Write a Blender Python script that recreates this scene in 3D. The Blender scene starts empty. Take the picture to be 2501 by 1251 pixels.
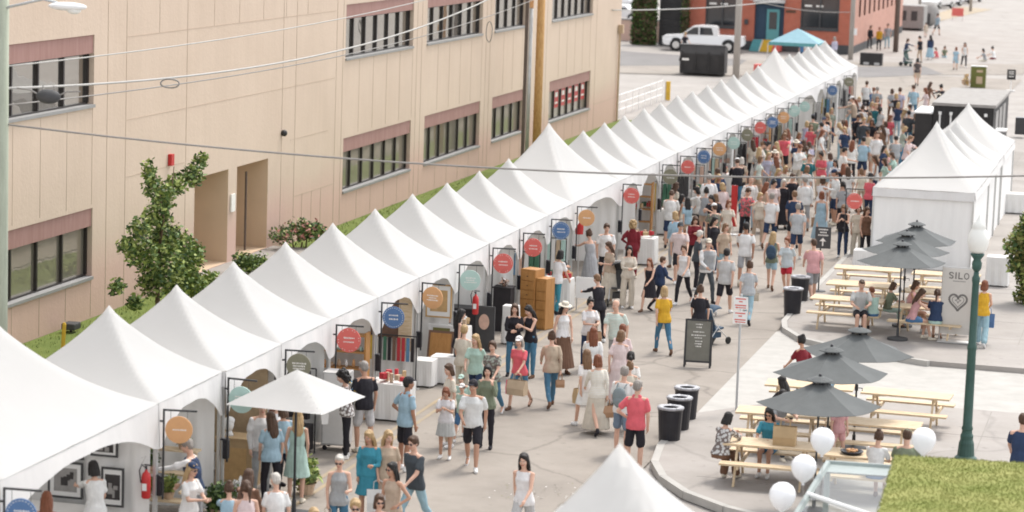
import bpy, bmesh, math, random
from mathutils import Vector, Matrix, noise
R_ = math.radians
D = bpy.data
sc = bpy.context.scene
col = sc.collection
random.seed(7)

# ------------------------------------------------------------------ camera
F_PX, PITCH, ROLL, YAW = 6486.7, R_(8.0295), R_(1.9301), R_(14.0059)
CAM = Vector((15.91, -40.18, 11.19))
_fw = Vector((-math.sin(YAW)*math.cos(PITCH), math.cos(YAW)*math.cos(PITCH), -math.sin(PITCH)))
_up0 = Vector((-math.sin(YAW)*math.sin(PITCH), math.cos(YAW)*math.sin(PITCH), math.cos(PITCH)))
_rt0 = Vector((math.cos(YAW), math.sin(YAW), 0))
_rt = _rt0*math.cos(ROLL) + _up0*math.sin(ROLL)
_up = -_rt0*math.sin(ROLL) + _up0*math.cos(ROLL)
cd = D.cameras.new('camera'); cam = D.objects.new('camera', cd); col.objects.link(cam)
cd.sensor_width = 36; cd.lens = F_PX/2501*36; cd.clip_start = 0.5; cd.clip_end = 1500
cam.matrix_world = Matrix(((_rt.x, _up.x, -_fw.x, CAM.x), (_rt.y, _up.y, -_fw.y, CAM.y), (_rt.z, _up.z, -_fw.z, CAM.z), (0, 0, 0, 1)))
sc.camera = cam
cd.dof.use_dof = True; cd.dof.focus_distance = 62; cd.dof.aperture_fstop = 1.3

# ------------------------------------------------------------------ light
SUN_EL, SUN_AZ = R_(62), R_(18)          # azimuth from +Y towards +X
w = D.worlds.new('World'); sc.world = w; w.use_nodes = True
nt = w.node_tree; sky = nt.nodes.new('ShaderNodeTexSky'); sky.sky_type = 'NISHITA'
sky.sun_disc = False; sky.sun_elevation = SUN_EL; sky.sun_rotation = SUN_AZ
sky.dust_density = 1.6; sky.air_density = 0.8; sky.ozone_density = 0.6
hs = nt.nodes.new('ShaderNodeHueSaturation'); hs.inputs['Saturation'].default_value = 0.15     # milky, hazy sky
nt.links.new(sky.outputs[0], hs.inputs['Color']); nt.links.new(hs.outputs[0], nt.nodes['Background'].inputs[0]); nt.nodes['Background'].inputs[1].default_value = 0.15
ld = D.lights.new('sun', 'SUN'); ld.energy = 0.9; ld.angle = R_(11); ld.color = (1, 0.93, 0.84)
so = D.objects.new('sun', ld); col.objects.link(so)
sd = Vector((math.sin(SUN_AZ)*math.cos(SUN_EL), math.cos(SUN_AZ)*math.cos(SUN_EL), math.sin(SUN_EL)))
so.rotation_euler = sd.to_track_quat('Z', 'Y').to_euler(); so.location = (20, 60, 60)
sc.view_settings.view_transform = 'Standard'; sc.view_settings.look = 'None'
sc.view_settings.exposure = 1.45; sc.view_settings.gamma = 1.0
sc.cycles.filter_width = 1.8; sc.cycles.max_bounces = 6; sc.cycles.diffuse_bounces = 3; sc.cycles.glossy_bounces = 3
sc.cycles.transparent_max_bounces = 8; sc.cycles.transmission_bounces = 4

# ------------------------------------------------------------------ measuring helper: where a sight line meets a level
def G(px, py, z=0.0):
    d = _fw*F_PX + _rt*(px-1250.5) + _up*(625.5-py)
    t = (z-CAM.z)/d.z
    return CAM + d*t
def OX(px, py, X):
    d = _fw*F_PX + _rt*(px-1250.5) + _up*(625.5-py)
    return CAM + d*((X-CAM.x)/d.x)
def PJ(P):
    d = Vector(P)-CAM; z = d.dot(_fw)
    return 1250.5+F_PX*d.dot(_rt)/z, 625.5-F_PX*d.dot(_up)/z

# ------------------------------------------------------------------ materials
MATS = {}
def mat(name, c, rough=0.7, var=0.12, scale=3.0, bump=0.0, bscale=40.0, metal=0.0, spec=0.4, c2=None, streak=None, obj_color=False, detail=6.0):
    if name in MATS: return MATS[name]
    m = D.materials.new(name); m.use_nodes = True; n = m.node_tree.nodes; l = m.node_tree.links
    b = n['Principled BSDF']; b.inputs['Roughness'].default_value = rough; b.inputs['Metallic'].default_value = metal
    b.inputs['Specular IOR Level'].default_value = spec
    tc = n.new('ShaderNodeTexCoord'); co = tc.outputs['Object']
    if streak:
        mp = n.new('ShaderNodeMapping'); mp.inputs['Scale'].default_value = streak; l.new(co, mp.inputs[0]); co2 = mp.outputs[0]
    else: co2 = co
    nz = n.new('ShaderNodeTexNoise'); nz.inputs['Scale'].default_value = scale; nz.inputs['Detail'].default_value = detail; nz.inputs['Roughness'].default_value = 0.6
    l.new(co2, nz.inputs['Vector'])
    rmp = n.new('ShaderNodeMapRange'); rmp.inputs[1].default_value = 0.3; rmp.inputs[2].default_value = 0.7
    rmp.inputs[3].default_value = 0.0; rmp.inputs[4].default_value = 1.0; l.new(nz.outputs[0], rmp.inputs[0])
    mx = n.new('ShaderNodeMix'); mx.data_type = 'RGBA'; l.new(rmp.outputs[0], mx.inputs[0])
    if obj_color:
        oi = n.new('ShaderNodeObjectInfo')
        dk = n.new('ShaderNodeMix'); dk.data_type = 'RGBA'; dk.blend_type = 'MULTIPLY'; dk.inputs[0].default_value = 1
        l.new(oi.outputs['Color'], dk.inputs[6]); dk.inputs[7].default_value = (1-var*2, 1-var*2, 1-var*2, 1)
        l.new(oi.outputs['Color'], mx.inputs[7]); l.new(dk.outputs[2], mx.inputs[6])
    else:
        a = [max(0, x*(1-var)) for x in c]; bb = [min(1, x*(1+var)) for x in c]
        if c2: bb = c2; a = c
        mx.inputs[6].default_value = (*a, 1); mx.inputs[7].default_value = (*bb, 1)
    l.new(mx.outputs[2], b.inputs['Base Color'])
    if bump:
        bn = n.new('ShaderNodeTexNoise'); bn.inputs['Scale'].default_value = bscale; bn.inputs['Detail'].default_value = 4; l.new(co, bn.inputs['Vector'])
        bp = n.new('ShaderNodeBump'); bp.inputs['Strength'].default_value = bump; bp.inputs['Distance'].default_value = 0.02
        l.new(bn.outputs[0], bp.inputs['Height']); l.new(bp.outputs[0], b.inputs['Normal'])
    MATS[name] = m; return m
def M(name): return MATS[name]

mat('road', (0.265, 0.235, 0.205), 0.9, 0.10, 0.5, 0.5, 60, c2=(0.315, 0.28, 0.245))
mat('asphalt_dark', (0.19, 0.18, 0.175), 0.9, 0.12, 0.5, 0.5, 60)
mat('plaza', (0.305, 0.28, 0.255), 0.9, 0.1, 0.3, 0.3, 50, c2=(0.36, 0.333, 0.312))
mat('kerb', (0.40, 0.385, 0.36), 0.85, 0.1, 2.0, 0.3, 50)
mat('line_yellow', (0.29, 0.25, 0.20), 0.8, 0.1, 1.0, c2=(0.38, 0.29, 0.18))
mat('joint', (0.28, 0.26, 0.24), 0.9, 0.1, 2)
mat('line_white', (0.7, 0.69, 0.67), 0.8, 0.12, 6.0)
mat('lawn', (0.10, 0.145, 0.025), 0.95, 0.3, 1.5, 0.8, 30, c2=(0.15, 0.19, 0.04))
mat('valance', (0.66, 0.65, 0.64), 0.5, 0.02, 2, 0.15, 4)
mat('vinyl', (0.575, 0.57, 0.56), 0.5, 0.02, 1.2, 0.35, 2.2, spec=0.35)
mat('tent_wall', (0.79, 0.785, 0.77), 0.6, 0.06, 1.0, 0.3, 4, streak=(3, 3, 0.4))
mat('alu', (0.55, 0.55, 0.54), 0.4, 0.08, 5, metal=0.6)
mat('black_metal', (0.03, 0.03, 0.032), 0.5, 0.2, 8)
mat('black_plastic', (0.018, 0.018, 0.024), 0.35, 0.2, 4, 0.1)
mat('bag_plastic', (0.35, 0.35, 0.37), 0.3, 0.3, 12, 0.3)
mat('grey_canvas', (0.105, 0.112, 0.112), 0.85, 0.10, 3, 0.15, 25)
mat('pine', (0.52, 0.38, 0.22), 0.7, 0.14, 5, 0.2, 30, streak=(1, 8, 8), c2=(0.70, 0.57, 0.41))
mat('oak', (0.36, 0.17, 0.05), 0.5, 0.2, 3, 0.1, 20, streak=(6, 6, 1), c2=(0.47, 0.24, 0.08))
mat('dark_wood', (0.09, 0.045, 0.025), 0.6, 0.3, 5, 0.1)
mat('cardboard', (0.45, 0.32, 0.18), 0.8, 0.1, 4)
mat('white_cloth', (0.72, 0.71, 0.69), 0.8, 0.05, 2, 0.3, 8)
mat('white_paint', (0.78, 0.78, 0.77), 0.5, 0.03, 3)
mat('green_metal', (0.035, 0.085, 0.07), 0.45, 0.15, 4)
mat('red', (0.5, 0.03, 0.03), 0.4, 0.1, 5)
mat('coral', (0.62, 0.13, 0.11), 0.6, 0.06, 5)
mat('sign_blue', (0.08, 0.16, 0.32), 0.6, 0.06, 5)
mat('sign_orange', (0.62, 0.34, 0.16), 0.6, 0.06, 5)
mat('sign_mint', (0.42, 0.58, 0.53), 0.6, 0.05, 5)
mat('sign_olive', (0.21, 0.20, 0.14), 0.6, 0.1, 5)
mat('ink_white', (0.8, 0.78, 0.74), 0.7, 0.03, 5)
mat('ink_grey', (0.16, 0.15, 0.14), 0.7, 0.05, 5)
mat('stucco_tan', (0.48, 0.355, 0.245), 0.9, 0.05, 0.8, 0.3, 20)  # darker tan than the wall, used on the drain pipe
mat('maroon', (0.30, 0.165, 0.14), 0.8, 0.06, 2, streak=(1, 4, .5), c2=(0.36, 0.21, 0.185))
mat('frame_dark', (0.03, 0.024, 0.022), 0.4, 0.1, 5)
mat('sill', (0.29, 0.285, 0.28), 0.8, 0.08, 3)
mat('wood_pole', (0.40, 0.21, 0.08), 0.9, 0.3, 4, 0.6, 20, streak=(8, 8, 1.2), c2=(0.62, 0.38, 0.16))
mat('pole_grey', (0.36, 0.33, 0.30), 0.85, 0.12, 3, 0.3, 20, streak=(6, 6, 0.6))
mat('galv', (0.50, 0.52, 0.53), 0.4, 0.1, 4, metal=0.3)
mat('pole_brown', (0.13, 0.10, 0.085), 0.8, 0.1, 4)
mat('cable', (0.24, 0.225, 0.21), 0.6, 0.1, 4)
mat('cable_pale', (0.38, 0.37, 0.35), 0.6, 0.08, 4)
mat('leaf_dark', (0.035, 0.075, 0.02), 0.6, 0.35, 1.0)
mat('leaf_mid', (0.12, 0.185, 0.05), 0.6, 0.35, 1.0)
mat('leaf_light', (0.30, 0.36, 0.10), 0.6, 0.3, 1.0)
mat('leaf_olive', (0.20, 0.19, 0.06), 0.6, 0.3, 1.0)
mat('blossom', (0.55, 0.25, 0.22), 0.7, 0.3, 3)
mat('bark', (0.12, 0.08, 0.05), 0.9, 0.3, 6, 0.6, 30)
mat('turf', (0.20, 0.23, 0.055), 0.95, 0.2, 1.6, 0.6, 20, c2=(0.32, 0.32, 0.11))
mat('brick', (0.40, 0.11, 0.065), 0.85, 0.12, 2, 0.3, 20)
mat('brick_pale', (0.50, 0.27, 0.21), 0.85, 0.12, 2, 0.3, 20)
mat('charcoal', (0.06, 0.06, 0.062), 0.7, 0.15, 3, 0.2, 10)
mat('container', (0.032, 0.03, 0.03), 0.7, 0.2, 2, 0.2, 10)
mat('shingle', (0.30, 0.285, 0.27), 0.9, 0.15, 3, 0.5, 30)
mat('teal', (0.10, 0.30, 0.32), 0.5, 0.1, 4)
mat('teal_canvas', (0.22, 0.37, 0.43), 0.8, 0.06, 4)
mat('yellow', (0.60, 0.38, 0.04), 0.6, 0.15, 4)
mat('green_box', (0.13, 0.14, 0.035), 0.7, 0.1, 4)
mat('car_paint', (0.72, 0.72, 0.72), 0.25, 0.02, 3, spec=0.6)
mat('tyre', (0.02, 0.02, 0.02), 0.8, 0.2, 5)
mat('glass_car', (0.03, 0.035, 0.04), 0.08, 0.1, 3, spec=0.8)
mat('balloon', (0.82, 0.82, 0.83), 0.25, 0.01, 3)
mat('rope', (0.4, 0.38, 0.35), 0.8, 0.1, 3)
mat('cloth', (1, 1, 1), 0.85, 0.10, 9, 0.25, 25, obj_color=True)
mat('hair', (1, 1, 1), 0.55, 0.22, 30, 0.4, 60, obj_color=True, streak=(1, 1, 0.15))
mat('skin', (1, 1, 1), 0.6, 0.04, 6, obj_color=True)
mat('eye', (0.02, 0.015, 0.01), 0.3); mat('lip', (0.40, 0.14, 0.11), 0.5); mat('brow', (0.08, 0.05, 0.03), 0.8)

def tune_vinyl():
    m = M('vinyl'); n = m.node_tree.nodes; l = m.node_tree.links; b = n['Principled BSDF']
    tr = n.new('ShaderNodeBsdfTranslucent'); tr.inputs[0].default_value = (0.8, 0.79, 0.77, 1)
    ms = n.new('ShaderNodeMixShader'); ms.inputs[0].default_value = 0.35
    l.new(b.outputs[0], ms.inputs[1]); l.new(tr.outputs[0], ms.inputs[2]); l.new(ms.outputs[0], n['Material Output'].inputs[0])
tune_vinyl()

def pattern_cloth(name, kind):
    m = mat(name, (1, 1, 1), 0.85, 0.05, 9, obj_color=True); n = m.node_tree.nodes; l = m.node_tree.links; b = n['Principled BSDF']
    src = b.inputs['Base Color'].links[0].from_socket
    tc = n.new('ShaderNodeTexCoord')
    if kind == 'stripe':
        t = n.new('ShaderNodeTexWave'); t.bands_direction = 'Z'; t.inputs['Scale'].default_value = 9
    elif kind == 'check':
        t = n.new('ShaderNodeTexChecker'); t.inputs['Scale'].default_value = 24
    else:
        t = n.new('ShaderNodeTexVoronoi'); t.inputs['Scale'].default_value = 16
    l.new(tc.outputs['Object'], t.inputs['Vector'])
    out = t.outputs['Fac'] if kind in ('stripe', 'check') else t.outputs['Distance']
    mr = n.new('ShaderNodeMapRange'); mr.inputs[1].default_value = 0.42; mr.inputs[2].default_value = 0.55; l.new(out, mr.inputs[0])
    mx = n.new('ShaderNodeMix'); mx.data_type = 'RGBA'; l.new(mr.outputs[0], mx.inputs[0]); l.new(src, mx.inputs[6])
    mx.inputs[7].default_value = (0.68, 0.66, 0.62, 1) if kind != 'floral' else (0.16, 0.13, 0.12, 1)
    l.new(mx.outputs[2], b.inputs['Base Color']); return m
pattern_cloth('cloth_stripe', 'stripe'); pattern_cloth('cloth_check', 'check'); pattern_cloth('cloth_floral', 'floral')

def glass_mat():
    m = D.materials.new('window_glass'); m.use_nodes = True; n = m.node_tree.nodes; l = m.node_tree.links
    b = n['Principled BSDF']; b.inputs['Base Color'].default_value = (0.20, 0.18, 0.145, 1); b.inputs['Roughness'].default_value = 0.35  # tan base colour stands in for the street reflected in the lower panes
    g = n.new('ShaderNodeBsdfGlossy'); g.inputs['Roughness'].default_value = 0.015; g.inputs['Color'].default_value = (0.93, 0.90, 0.84, 1)
    tc = n.new('ShaderNodeTexCoord'); nz = n.new('ShaderNodeTexNoise'); nz.inputs['Scale'].default_value = 0.7; l.new(tc.outputs['Object'], nz.inputs[0])
    bp = n.new('ShaderNodeBump'); bp.inputs['Strength'].default_value = 0.12; bp.inputs['Distance'].default_value = 0.05
    l.new(nz.outputs[0], bp.inputs['Height']); l.new(bp.outputs[0], g.inputs['Normal'])
    ms = n.new('ShaderNodeMixShader'); ms.inputs[0].default_value = 0.30
    m.name = 'window_glass'
    l.new(b.outputs[0], ms.inputs[1]); l.new(g.outputs[0], ms.inputs[2]); l.new(ms.outputs[0], n['Material Output'].inputs[0]); MATS['window_glass'] = m
    m = D.materials.new('clear_glass'); m.use_nodes = True; n = m.node_tree.nodes; l = m.node_tree.links
    t = n.new('ShaderNodeBsdfTransparent'); t.inputs[0].default_value = (0.80, 0.84, 0.82, 1)
    g = n.new('ShaderNodeBsdfGlossy'); g.inputs['Roughness'].default_value = 0.05
    ms = n.new('ShaderNodeMixShader'); ms.inputs[0].default_value = 0.35
    ms.inputs[0].default_value = 0.16; l.new(t.outputs[0], ms.inputs[1]); l.new(g.outputs[0], ms.inputs[2]); l.new(ms.outputs[0], n['Material Output'].inputs[0]); MATS['clear_glass'] = m
glass_mat()
_g = MATS['window_glass'].copy(); _g.name = 'upper_glass'; MATS['upper_glass'] = _g; _g.node_tree.nodes['Principled BSDF'].inputs['Base Color'].default_value = (.035, .033, .03, 1); [setattr(q.inputs[0], 'default_value', .42) for q in _g.node_tree.nodes if q.type == 'MIX_SHADER']

def cracks(name, sc1=.16, dark=.72, seed=0.0):
    m = M(name); n = m.node_tree.nodes; l = m.node_tree.links; b = n['Principled BSDF']; src = b.inputs['Base Color'].links[0].from_socket
    tc = n.new('ShaderNodeTexCoord'); nz = n.new('ShaderNodeTexNoise'); nz.inputs['Scale'].default_value = .9; nz.inputs['Detail'].default_value = 6; l.new(tc.outputs['Object'], nz.inputs[0])
    ad = n.new('ShaderNodeMix'); ad.data_type = 'VECTOR'; ad.inputs[0].default_value = .45; l.new(tc.outputs['Object'], ad.inputs[4]); l.new(nz.outputs['Color'], ad.inputs[5])
    vo = n.new('ShaderNodeTexVoronoi'); vo.feature = 'DISTANCE_TO_EDGE'; vo.inputs['Scale'].default_value = sc1*2; l.new(ad.outputs[1], vo.inputs['Vector'])
    mr = n.new('ShaderNodeMapRange'); mr.inputs[1].default_value = .0; mr.inputs[2].default_value = .012; mr.inputs[3].default_value = dark; mr.inputs[4].default_value = 1; l.new(vo.outputs[0], mr.inputs[0])
    st = n.new('ShaderNodeTexNoise'); st.inputs['Scale'].default_value = .55; st.inputs['Detail'].default_value = 8; st.inputs['Roughness'].default_value = .7; l.new(tc.outputs['Object'], st.inputs[0])
    m2 = n.new('ShaderNodeMapRange'); m2.inputs[1].default_value = .32; m2.inputs[2].default_value = .62; m2.inputs[3].default_value = .86; m2.inputs[4].default_value = 1.05; l.new(st.outputs[0], m2.inputs[0])
    sp = n.new('ShaderNodeTexNoise'); sp.inputs['Scale'].default_value = 5; sp.inputs['Detail'].default_value = 3; l.new(tc.outputs['Object'], sp.inputs[0])
    m3 = n.new('ShaderNodeMapRange'); m3.inputs[1].default_value = .28; m3.inputs[2].default_value = .34; m3.inputs[3].default_value = .82; m3.inputs[4].default_value = 1; l.new(sp.outputs[0], m3.inputs[0])
    mu = n.new('ShaderNodeMath'); mu.operation = 'MULTIPLY'; l.new(mr.outputs[0], mu.inputs[0]); l.new(m2.outputs[0], mu.inputs[1])
    mv = n.new('ShaderNodeMath'); mv.operation = 'MULTIPLY'; l.new(mu.outputs[0], mv.inputs[0]); l.new(m3.outputs[0], mv.inputs[1])
    cc = n.new('ShaderNodeCombineColor'); [l.new(mv.outputs[0], cc.inputs[i]) for i in range(3)]
    mm = n.new('ShaderNodeMix'); mm.data_type = 'RGBA'; mm.blend_type = 'MULTIPLY'; mm.inputs[0].default_value = 1; l.new(src, mm.inputs[6]); l.new(cc.outputs[0], mm.inputs[7]); l.new(mm.outputs[2], b.inputs['Base Color'])
cracks('road'); cracks('plaza', .12, .85)
def stucco():
    m = mat('stucco', (0.565, 0.445, 0.35), 0.9, 0.03, 0.35, 0.35, 12, c2=(0.62, 0.495, 0.395)); n = m.node_tree.nodes; l = m.node_tree.links; b = n['Principled BSDF']
    src = b.inputs['Base Color'].links[0].from_socket
    tc = n.new('ShaderNodeTexCoord'); sp = n.new('ShaderNodeSeparateXYZ'); l.new(tc.outputs['Object'], sp.inputs[0])
    # pinker low on the wall, with a patchy upper edge
    nz = n.new('ShaderNodeTexNoise'); nz.inputs['Scale'].default_value = 0.25; l.new(tc.outputs['Object'], nz.inputs[0])
    ma = n.new('ShaderNodeMath'); ma.operation = 'MULTIPLY_ADD'; ma.inputs[1].default_value = 1.5; l.new(nz.outputs[0], ma.inputs[0]); l.new(sp.outputs[2], ma.inputs[2])
    mr = n.new('ShaderNodeMapRange'); mr.inputs[1].default_value = 1.9; mr.inputs[2].default_value = 2.9; mr.inputs[3].default_value = 1; mr.inputs[4].default_value = 0
    l.new(ma.outputs[0], mr.inputs[0])
    mx = n.new('ShaderNodeMix'); mx.data_type = 'RGBA'; l.new(mr.outputs[0], mx.inputs[0]); l.new(src, mx.inputs[6]); mx.inputs[7].default_value = (0.61, 0.425, 0.355, 1)
    # fine vertical streaks
    mp = n.new('ShaderNodeMapping'); mp.inputs['Scale'].default_value = (2.5, 2.5, 0.15); l.new(tc.outputs['Object'], mp.inputs[0])
    n2 = n.new('ShaderNodeTexNoise'); n2.inputs['Scale'].default_value = 3; n2.inputs['Detail'].default_value = 5; l.new(mp.outputs[0], n2.inputs[0])
    m3 = n.new('ShaderNodeMapRange'); m3.inputs[1].default_value = 0.35; m3.inputs[2].default_value = 0.65; m3.inputs[3].default_value = 0.975; m3.inputs[4].default_value = 1.01; l.new(n2.outputs[0], m3.inputs[0])
    mm = n.new('ShaderNodeMix'); mm.data_type = 'RGBA'; mm.blend_type = 'MULTIPLY'; mm.inputs[0].default_value = 1
    cr = n.new('ShaderNodeCombineColor'); [l.new(m3.outputs[0], cr.inputs[i]) for i in range(3)]
    l.new(mx.outputs[2], mm.inputs[6]); l.new(cr.outputs[0], mm.inputs[7]); l.new(mm.outputs[2], b.inputs['Base Color'])
stucco()
def brickify(name, sc_=4.0):
    m = M(name); n = m.node_tree.nodes; l = m.node_tree.links; b = n['Principled BSDF']; src = b.inputs['Base Color'].links[0].from_socket
    tc = n.new('ShaderNodeTexCoord'); mp = n.new('ShaderNodeMapping'); mp.inputs['Rotation'].default_value = (R_(90), 0, 0); l.new(tc.outputs['Object'], mp.inputs[0])
    br = n.new('ShaderNodeTexBrick'); br.inputs['Scale'].default_value = sc_; br.inputs['Mortar Size'].default_value = 0.015
    l.new(mp.outputs[0], br.inputs['Vector']); mx = n.new('ShaderNodeMix'); mx.data_type = 'RGBA'
    mf = n.new('ShaderNodeMath'); mf.operation = 'MULTIPLY'; mf.inputs[1].default_value = 0.5; l.new(br.outputs['Fac'], mf.inputs[0]); l.new(mf.outputs[0], mx.inputs[0])
    l.new(src, mx.inputs[6]); mx.inputs[7].default_value = (0.45, 0.35, 0.3, 1); l.new(mx.outputs[2], b.inputs['Base Color'])
brickify('brick'); brickify('brick_pale')

# ------------------------------------------------------------------ mesh builder
class MB:
    def __init__(s): s.v = []; s.f = []; s.mi = []; s.mats = []; s.cur = 0
    def use(s, name):
        if name not in s.mats: s.mats.append(name)
        s.cur = s.mats.index(name); return s
    def add(s, vs, fs):
        o = len(s.v); s.v += [tuple(p) for p in vs]; s.f += [tuple(i+o for i in f) for f in fs]; s.mi += [s.cur]*len(fs); return s
    def box(s, c, d, rz=0.0, mtx=None):
        x, y, z = d[0]/2, d[1]/2, d[2]/2; cs, sn = math.cos(rz), math.sin(rz)
        vs = []
        for dz in (-z, z):
            for dx, dy in ((-x, -y), (x, -y), (x, y), (-x, y)):
                p = Vector((dx*cs-dy*sn+c[0], dx*sn+dy*cs+c[1], dz+c[2])); vs.append(mtx @ p if mtx else p)
        return s.add(vs, [(3, 2, 1, 0), (4, 5, 6, 7), (0, 1, 5, 4), (1, 2, 6, 5), (2, 3, 7, 6), (3, 0, 4, 7)])
    def bx(s, x0, x1, y0, y1, z0, z1): return s.box(((x0+x1)/2, (y0+y1)/2, (z0+z1)/2), (x1-x0, y1-y0, z1-z0))
    def quad(s, *p): return s.add(p, [tuple(range(len(p)))])
    def tube(s, pts, rad, n=8, caps=True, closed=False):
        pts = [Vector(p) for p in pts]; N = len(pts)
        rr = rad if isinstance(rad, (list, tuple)) else [rad]*N
        vs = []; prev = None
        for i, p in enumerate(pts):
            a = pts[max(0, i-1)]; b = pts[min(N-1, i+1)]
            if closed: a = pts[i-1]; b = pts[(i+1) % N]
            t = (b-a); t = t.normalized() if t.length > 1e-9 else Vector((0, 0, 1))
            ref = Vector((0, 0, 1)) if abs(t.z) < 0.95 else Vector((1, 0, 0))
            if prev is None: u = t.cross(ref).normalized()
            else:
                u = prev - t*prev.dot(t); u = u.normalized() if u.length > 1e-6 else t.cross(ref).normalized()
            prev = u; wv = t.cross(u)
            for k in range(n):
                an = 2*math.pi*k/n; vs.append(p+(u*math.cos(an)+wv*math.sin(an))*rr[i])
        fs = []
        for i in range(N if closed else N-1):
            j = (i+1) % N
            for k in range(n):
                k2 = (k+1) % n; fs.append((i*n+k, i*n+k2, j*n+k2, j*n+k))
        if caps and not closed: fs.append(tuple(range(n-1, -1, -1))); fs.append(tuple((N-1)*n+k for k in range(n)))
        return s.add(vs, fs)
    def lathe(s, prof, c=(0, 0, 0), n=16, sx=1, sy=1):
        vs = []; N = len(prof)
        for r, z in prof:
            for k in range(n):
                an = 2*math.pi*k/n; vs.append((c[0]+r*sx*math.cos(an), c[1]+r*sy*math.sin(an), c[2]+z))
        fs = [(i*n+k, i*n+(k+1) % n, (i+1)*n+(k+1) % n, (i+1)*n+k) for i in range(N-1) for k in range(n)]
        fs.append(tuple(range(n-1, -1, -1))); fs.append(tuple((N-1)*n+k for k in range(n)))
        return s.add(vs, fs)
    def ell(s, c, r, rot=None, nu=10, nv=7):
        vs = []; c = Vector(c)
        for i in range(1, nv):
            ph = math.pi*i/nv
            for k in range(nu):
                an = 2*math.pi*k/nu; p = Vector((r[0]*math.sin(ph)*math.cos(an), r[1]*math.sin(ph)*math.sin(an), r[2]*math.cos(ph)))
                vs.append(c+(rot @ p if rot else p))
        t = Vector((0, 0, r[2])); vs.append(c+(rot @ t if rot else t)); vs.append(c-(rot @ t if rot else t))
        T = len(vs)-2; B = T+1; fs = []
        for i in range(nv-2):
            for k in range(nu): k2 = (k+1) % nu; fs.append((i*nu+k, (i+1)*nu+k, (i+1)*nu+k2, i*nu+k2))
        for k in range(nu): k2 = (k+1) % nu; fs.append((T, k, k2)); fs.append((B, (nv-2)*nu+k2, (nv-2)*nu+k))
        return s.add(vs, fs)
    def prism(s, poly, z0, z1):
        n = len(poly); vs = [(x, y, z0) for x, y in poly]+[(x, y, z1) for x, y in poly]
        return s.add(vs, [tuple(range(n-1, -1, -1)), tuple(range(n, 2*n))]+[(i, (i+1) % n, n+(i+1) % n, n+i) for i in range(n)])
    def mesh(s, name, m=None, smooth=False):
        me = D.meshes.new(name); me.from_pydata(s.v, [], s.f)
        names = s.mats if s.mats else [m]
        for q in names: me.materials.append(M(q))
        if len(names) > 1: me.polygons.foreach_set('material_index', s.mi)
        if smooth: me.polygons.foreach_set('use_smooth', [True]*len(me.polygons))
        me.update(); return me
    def build(s, name, m=None, parent=None, smooth=False, bevel=0.0):
        o = D.objects.new(name, s.mesh(name, m, smooth)); col.objects.link(o)
        if parent: o.parent = parent
        if bevel:
            b = o.modifiers.new('bevel', 'BEVEL'); b.width = bevel; b.segments = 2; b.limit_method = 'ANGLE'
        return o
def tag(o, label=None, cat=None, group=None, kind=None):
    if label: o['label'] = label
    if cat: o['category'] = cat
    if group: o['group'] = group
    if kind: o['kind'] = kind
    return o
def empty(name, loc=(0, 0, 0), rz=0.0):
    o = D.objects.new(name, None); col.objects.link(o); o.location = loc; o.rotation_euler.z = rz; o.empty_display_size = 0.3; return o
def struct(name, mb, m=None, **k): return tag(mb.build(name, m, **k), kind='structure')
def copy_tree(o, parent=None):
    c = o.copy(); col.objects.link(c); c.parent = parent
    for ch in [q for q in D.objects if q.parent == o]: copy_tree(ch, c)
    return c
def gp(px, py, z=0):
    p = G(px, py, z); return (p.x, p.y, z)

# ================================================================== GROUND
def sheet(name, poly, z, m, label=None):
    mb = MB(); mb.add([(x, y, z) for x, y in poly], [tuple(range(len(poly)))]); return struct(name, mb, m)
sheet('ground', [(-260, -90), (260, -90), (260, 700), (-260, 700)], -0.03, 'plaza')
sheet('street', [(-4.6, -60), (6.3, -60), (6.3, 128), (-4.6, 128)], 0.0, 'road')
sheet('cross_street', [(-120, 60.0+22), (-10.9, 118), (6, 133), (6, 144), (-11, 134.5), (-120, 104)], 0.006, 'road')
sheet('far_road', [(-19, 134), (-4.5, 142.5), (-3.6, 160), (-14, 420), (3, 420), (22, 260), (16, 150), (6, 140), (6, 128), (-10, 128)], -0.012, 'plaza')
mb = MB()
for pts in ([(-60, 92), (-17.9, 122.5), (-11.5, 128), (-12, 134), (-21.5, 137), (-60, 110)], [(-9, 128.5), (-4.1, 133), (-0.5, 136.2), (1.3, 129.5), (-2.7, 123), (-6, 121.5)]):
    mb.add([(x, y, 0.012) for x, y in pts][::-1], [tuple(range(len(pts)))])
struct('asphalt_patch', mb, 'asphalt_dark')
mb = MB()
for x in (0.86, 1.12): mb.add([(x-0.055, -20, 0.005), (x+0.055, -20, 0.005), (x+0.03-.055-.35, 122, 0.005), (x-.35-.055-.0, 122, 0.005)], [(0, 1, 2, 3)])
struct('centre_lines', mb, 'line_yellow')
# pavements: slabs with a real kerb
def slab(name, poly, h=0.13, kw=0.16):
    mb = MB(); mb.prism(poly, -0.02, h); o = struct(name, mb, 'plaza')
    return o
def arc(cx, cy, r, a0, a1, n=8): return [(cx+r*math.cos(R_(a0+(a1-a0)*i/n)), cy+r*math.sin(R_(a0+(a1-a0)*i/n))) for i in range(n+1)]
near = [(6.36, 14.6), (6.36, 11.2)] + [(6.55, 9.6), (6.95, 8.4), (7.6, 7.3), (8.5, 6.4), (9.8, 5.6), (11.5, 5.0), (14, 4.6), (60, 4.2), (60, 17.5), (8.5, 17.5)]
slab('pavement', near)
isl = [(6.6, 26.6), (6.42, 27.6), (6.42, 29.3), (6.36, 31), (6.36, 78), (60, 78), (60, 22.0), (10.5, 23.2), (8.2, 24.4), (7.2, 25.3)]
slab('pavement', isl)
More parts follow.
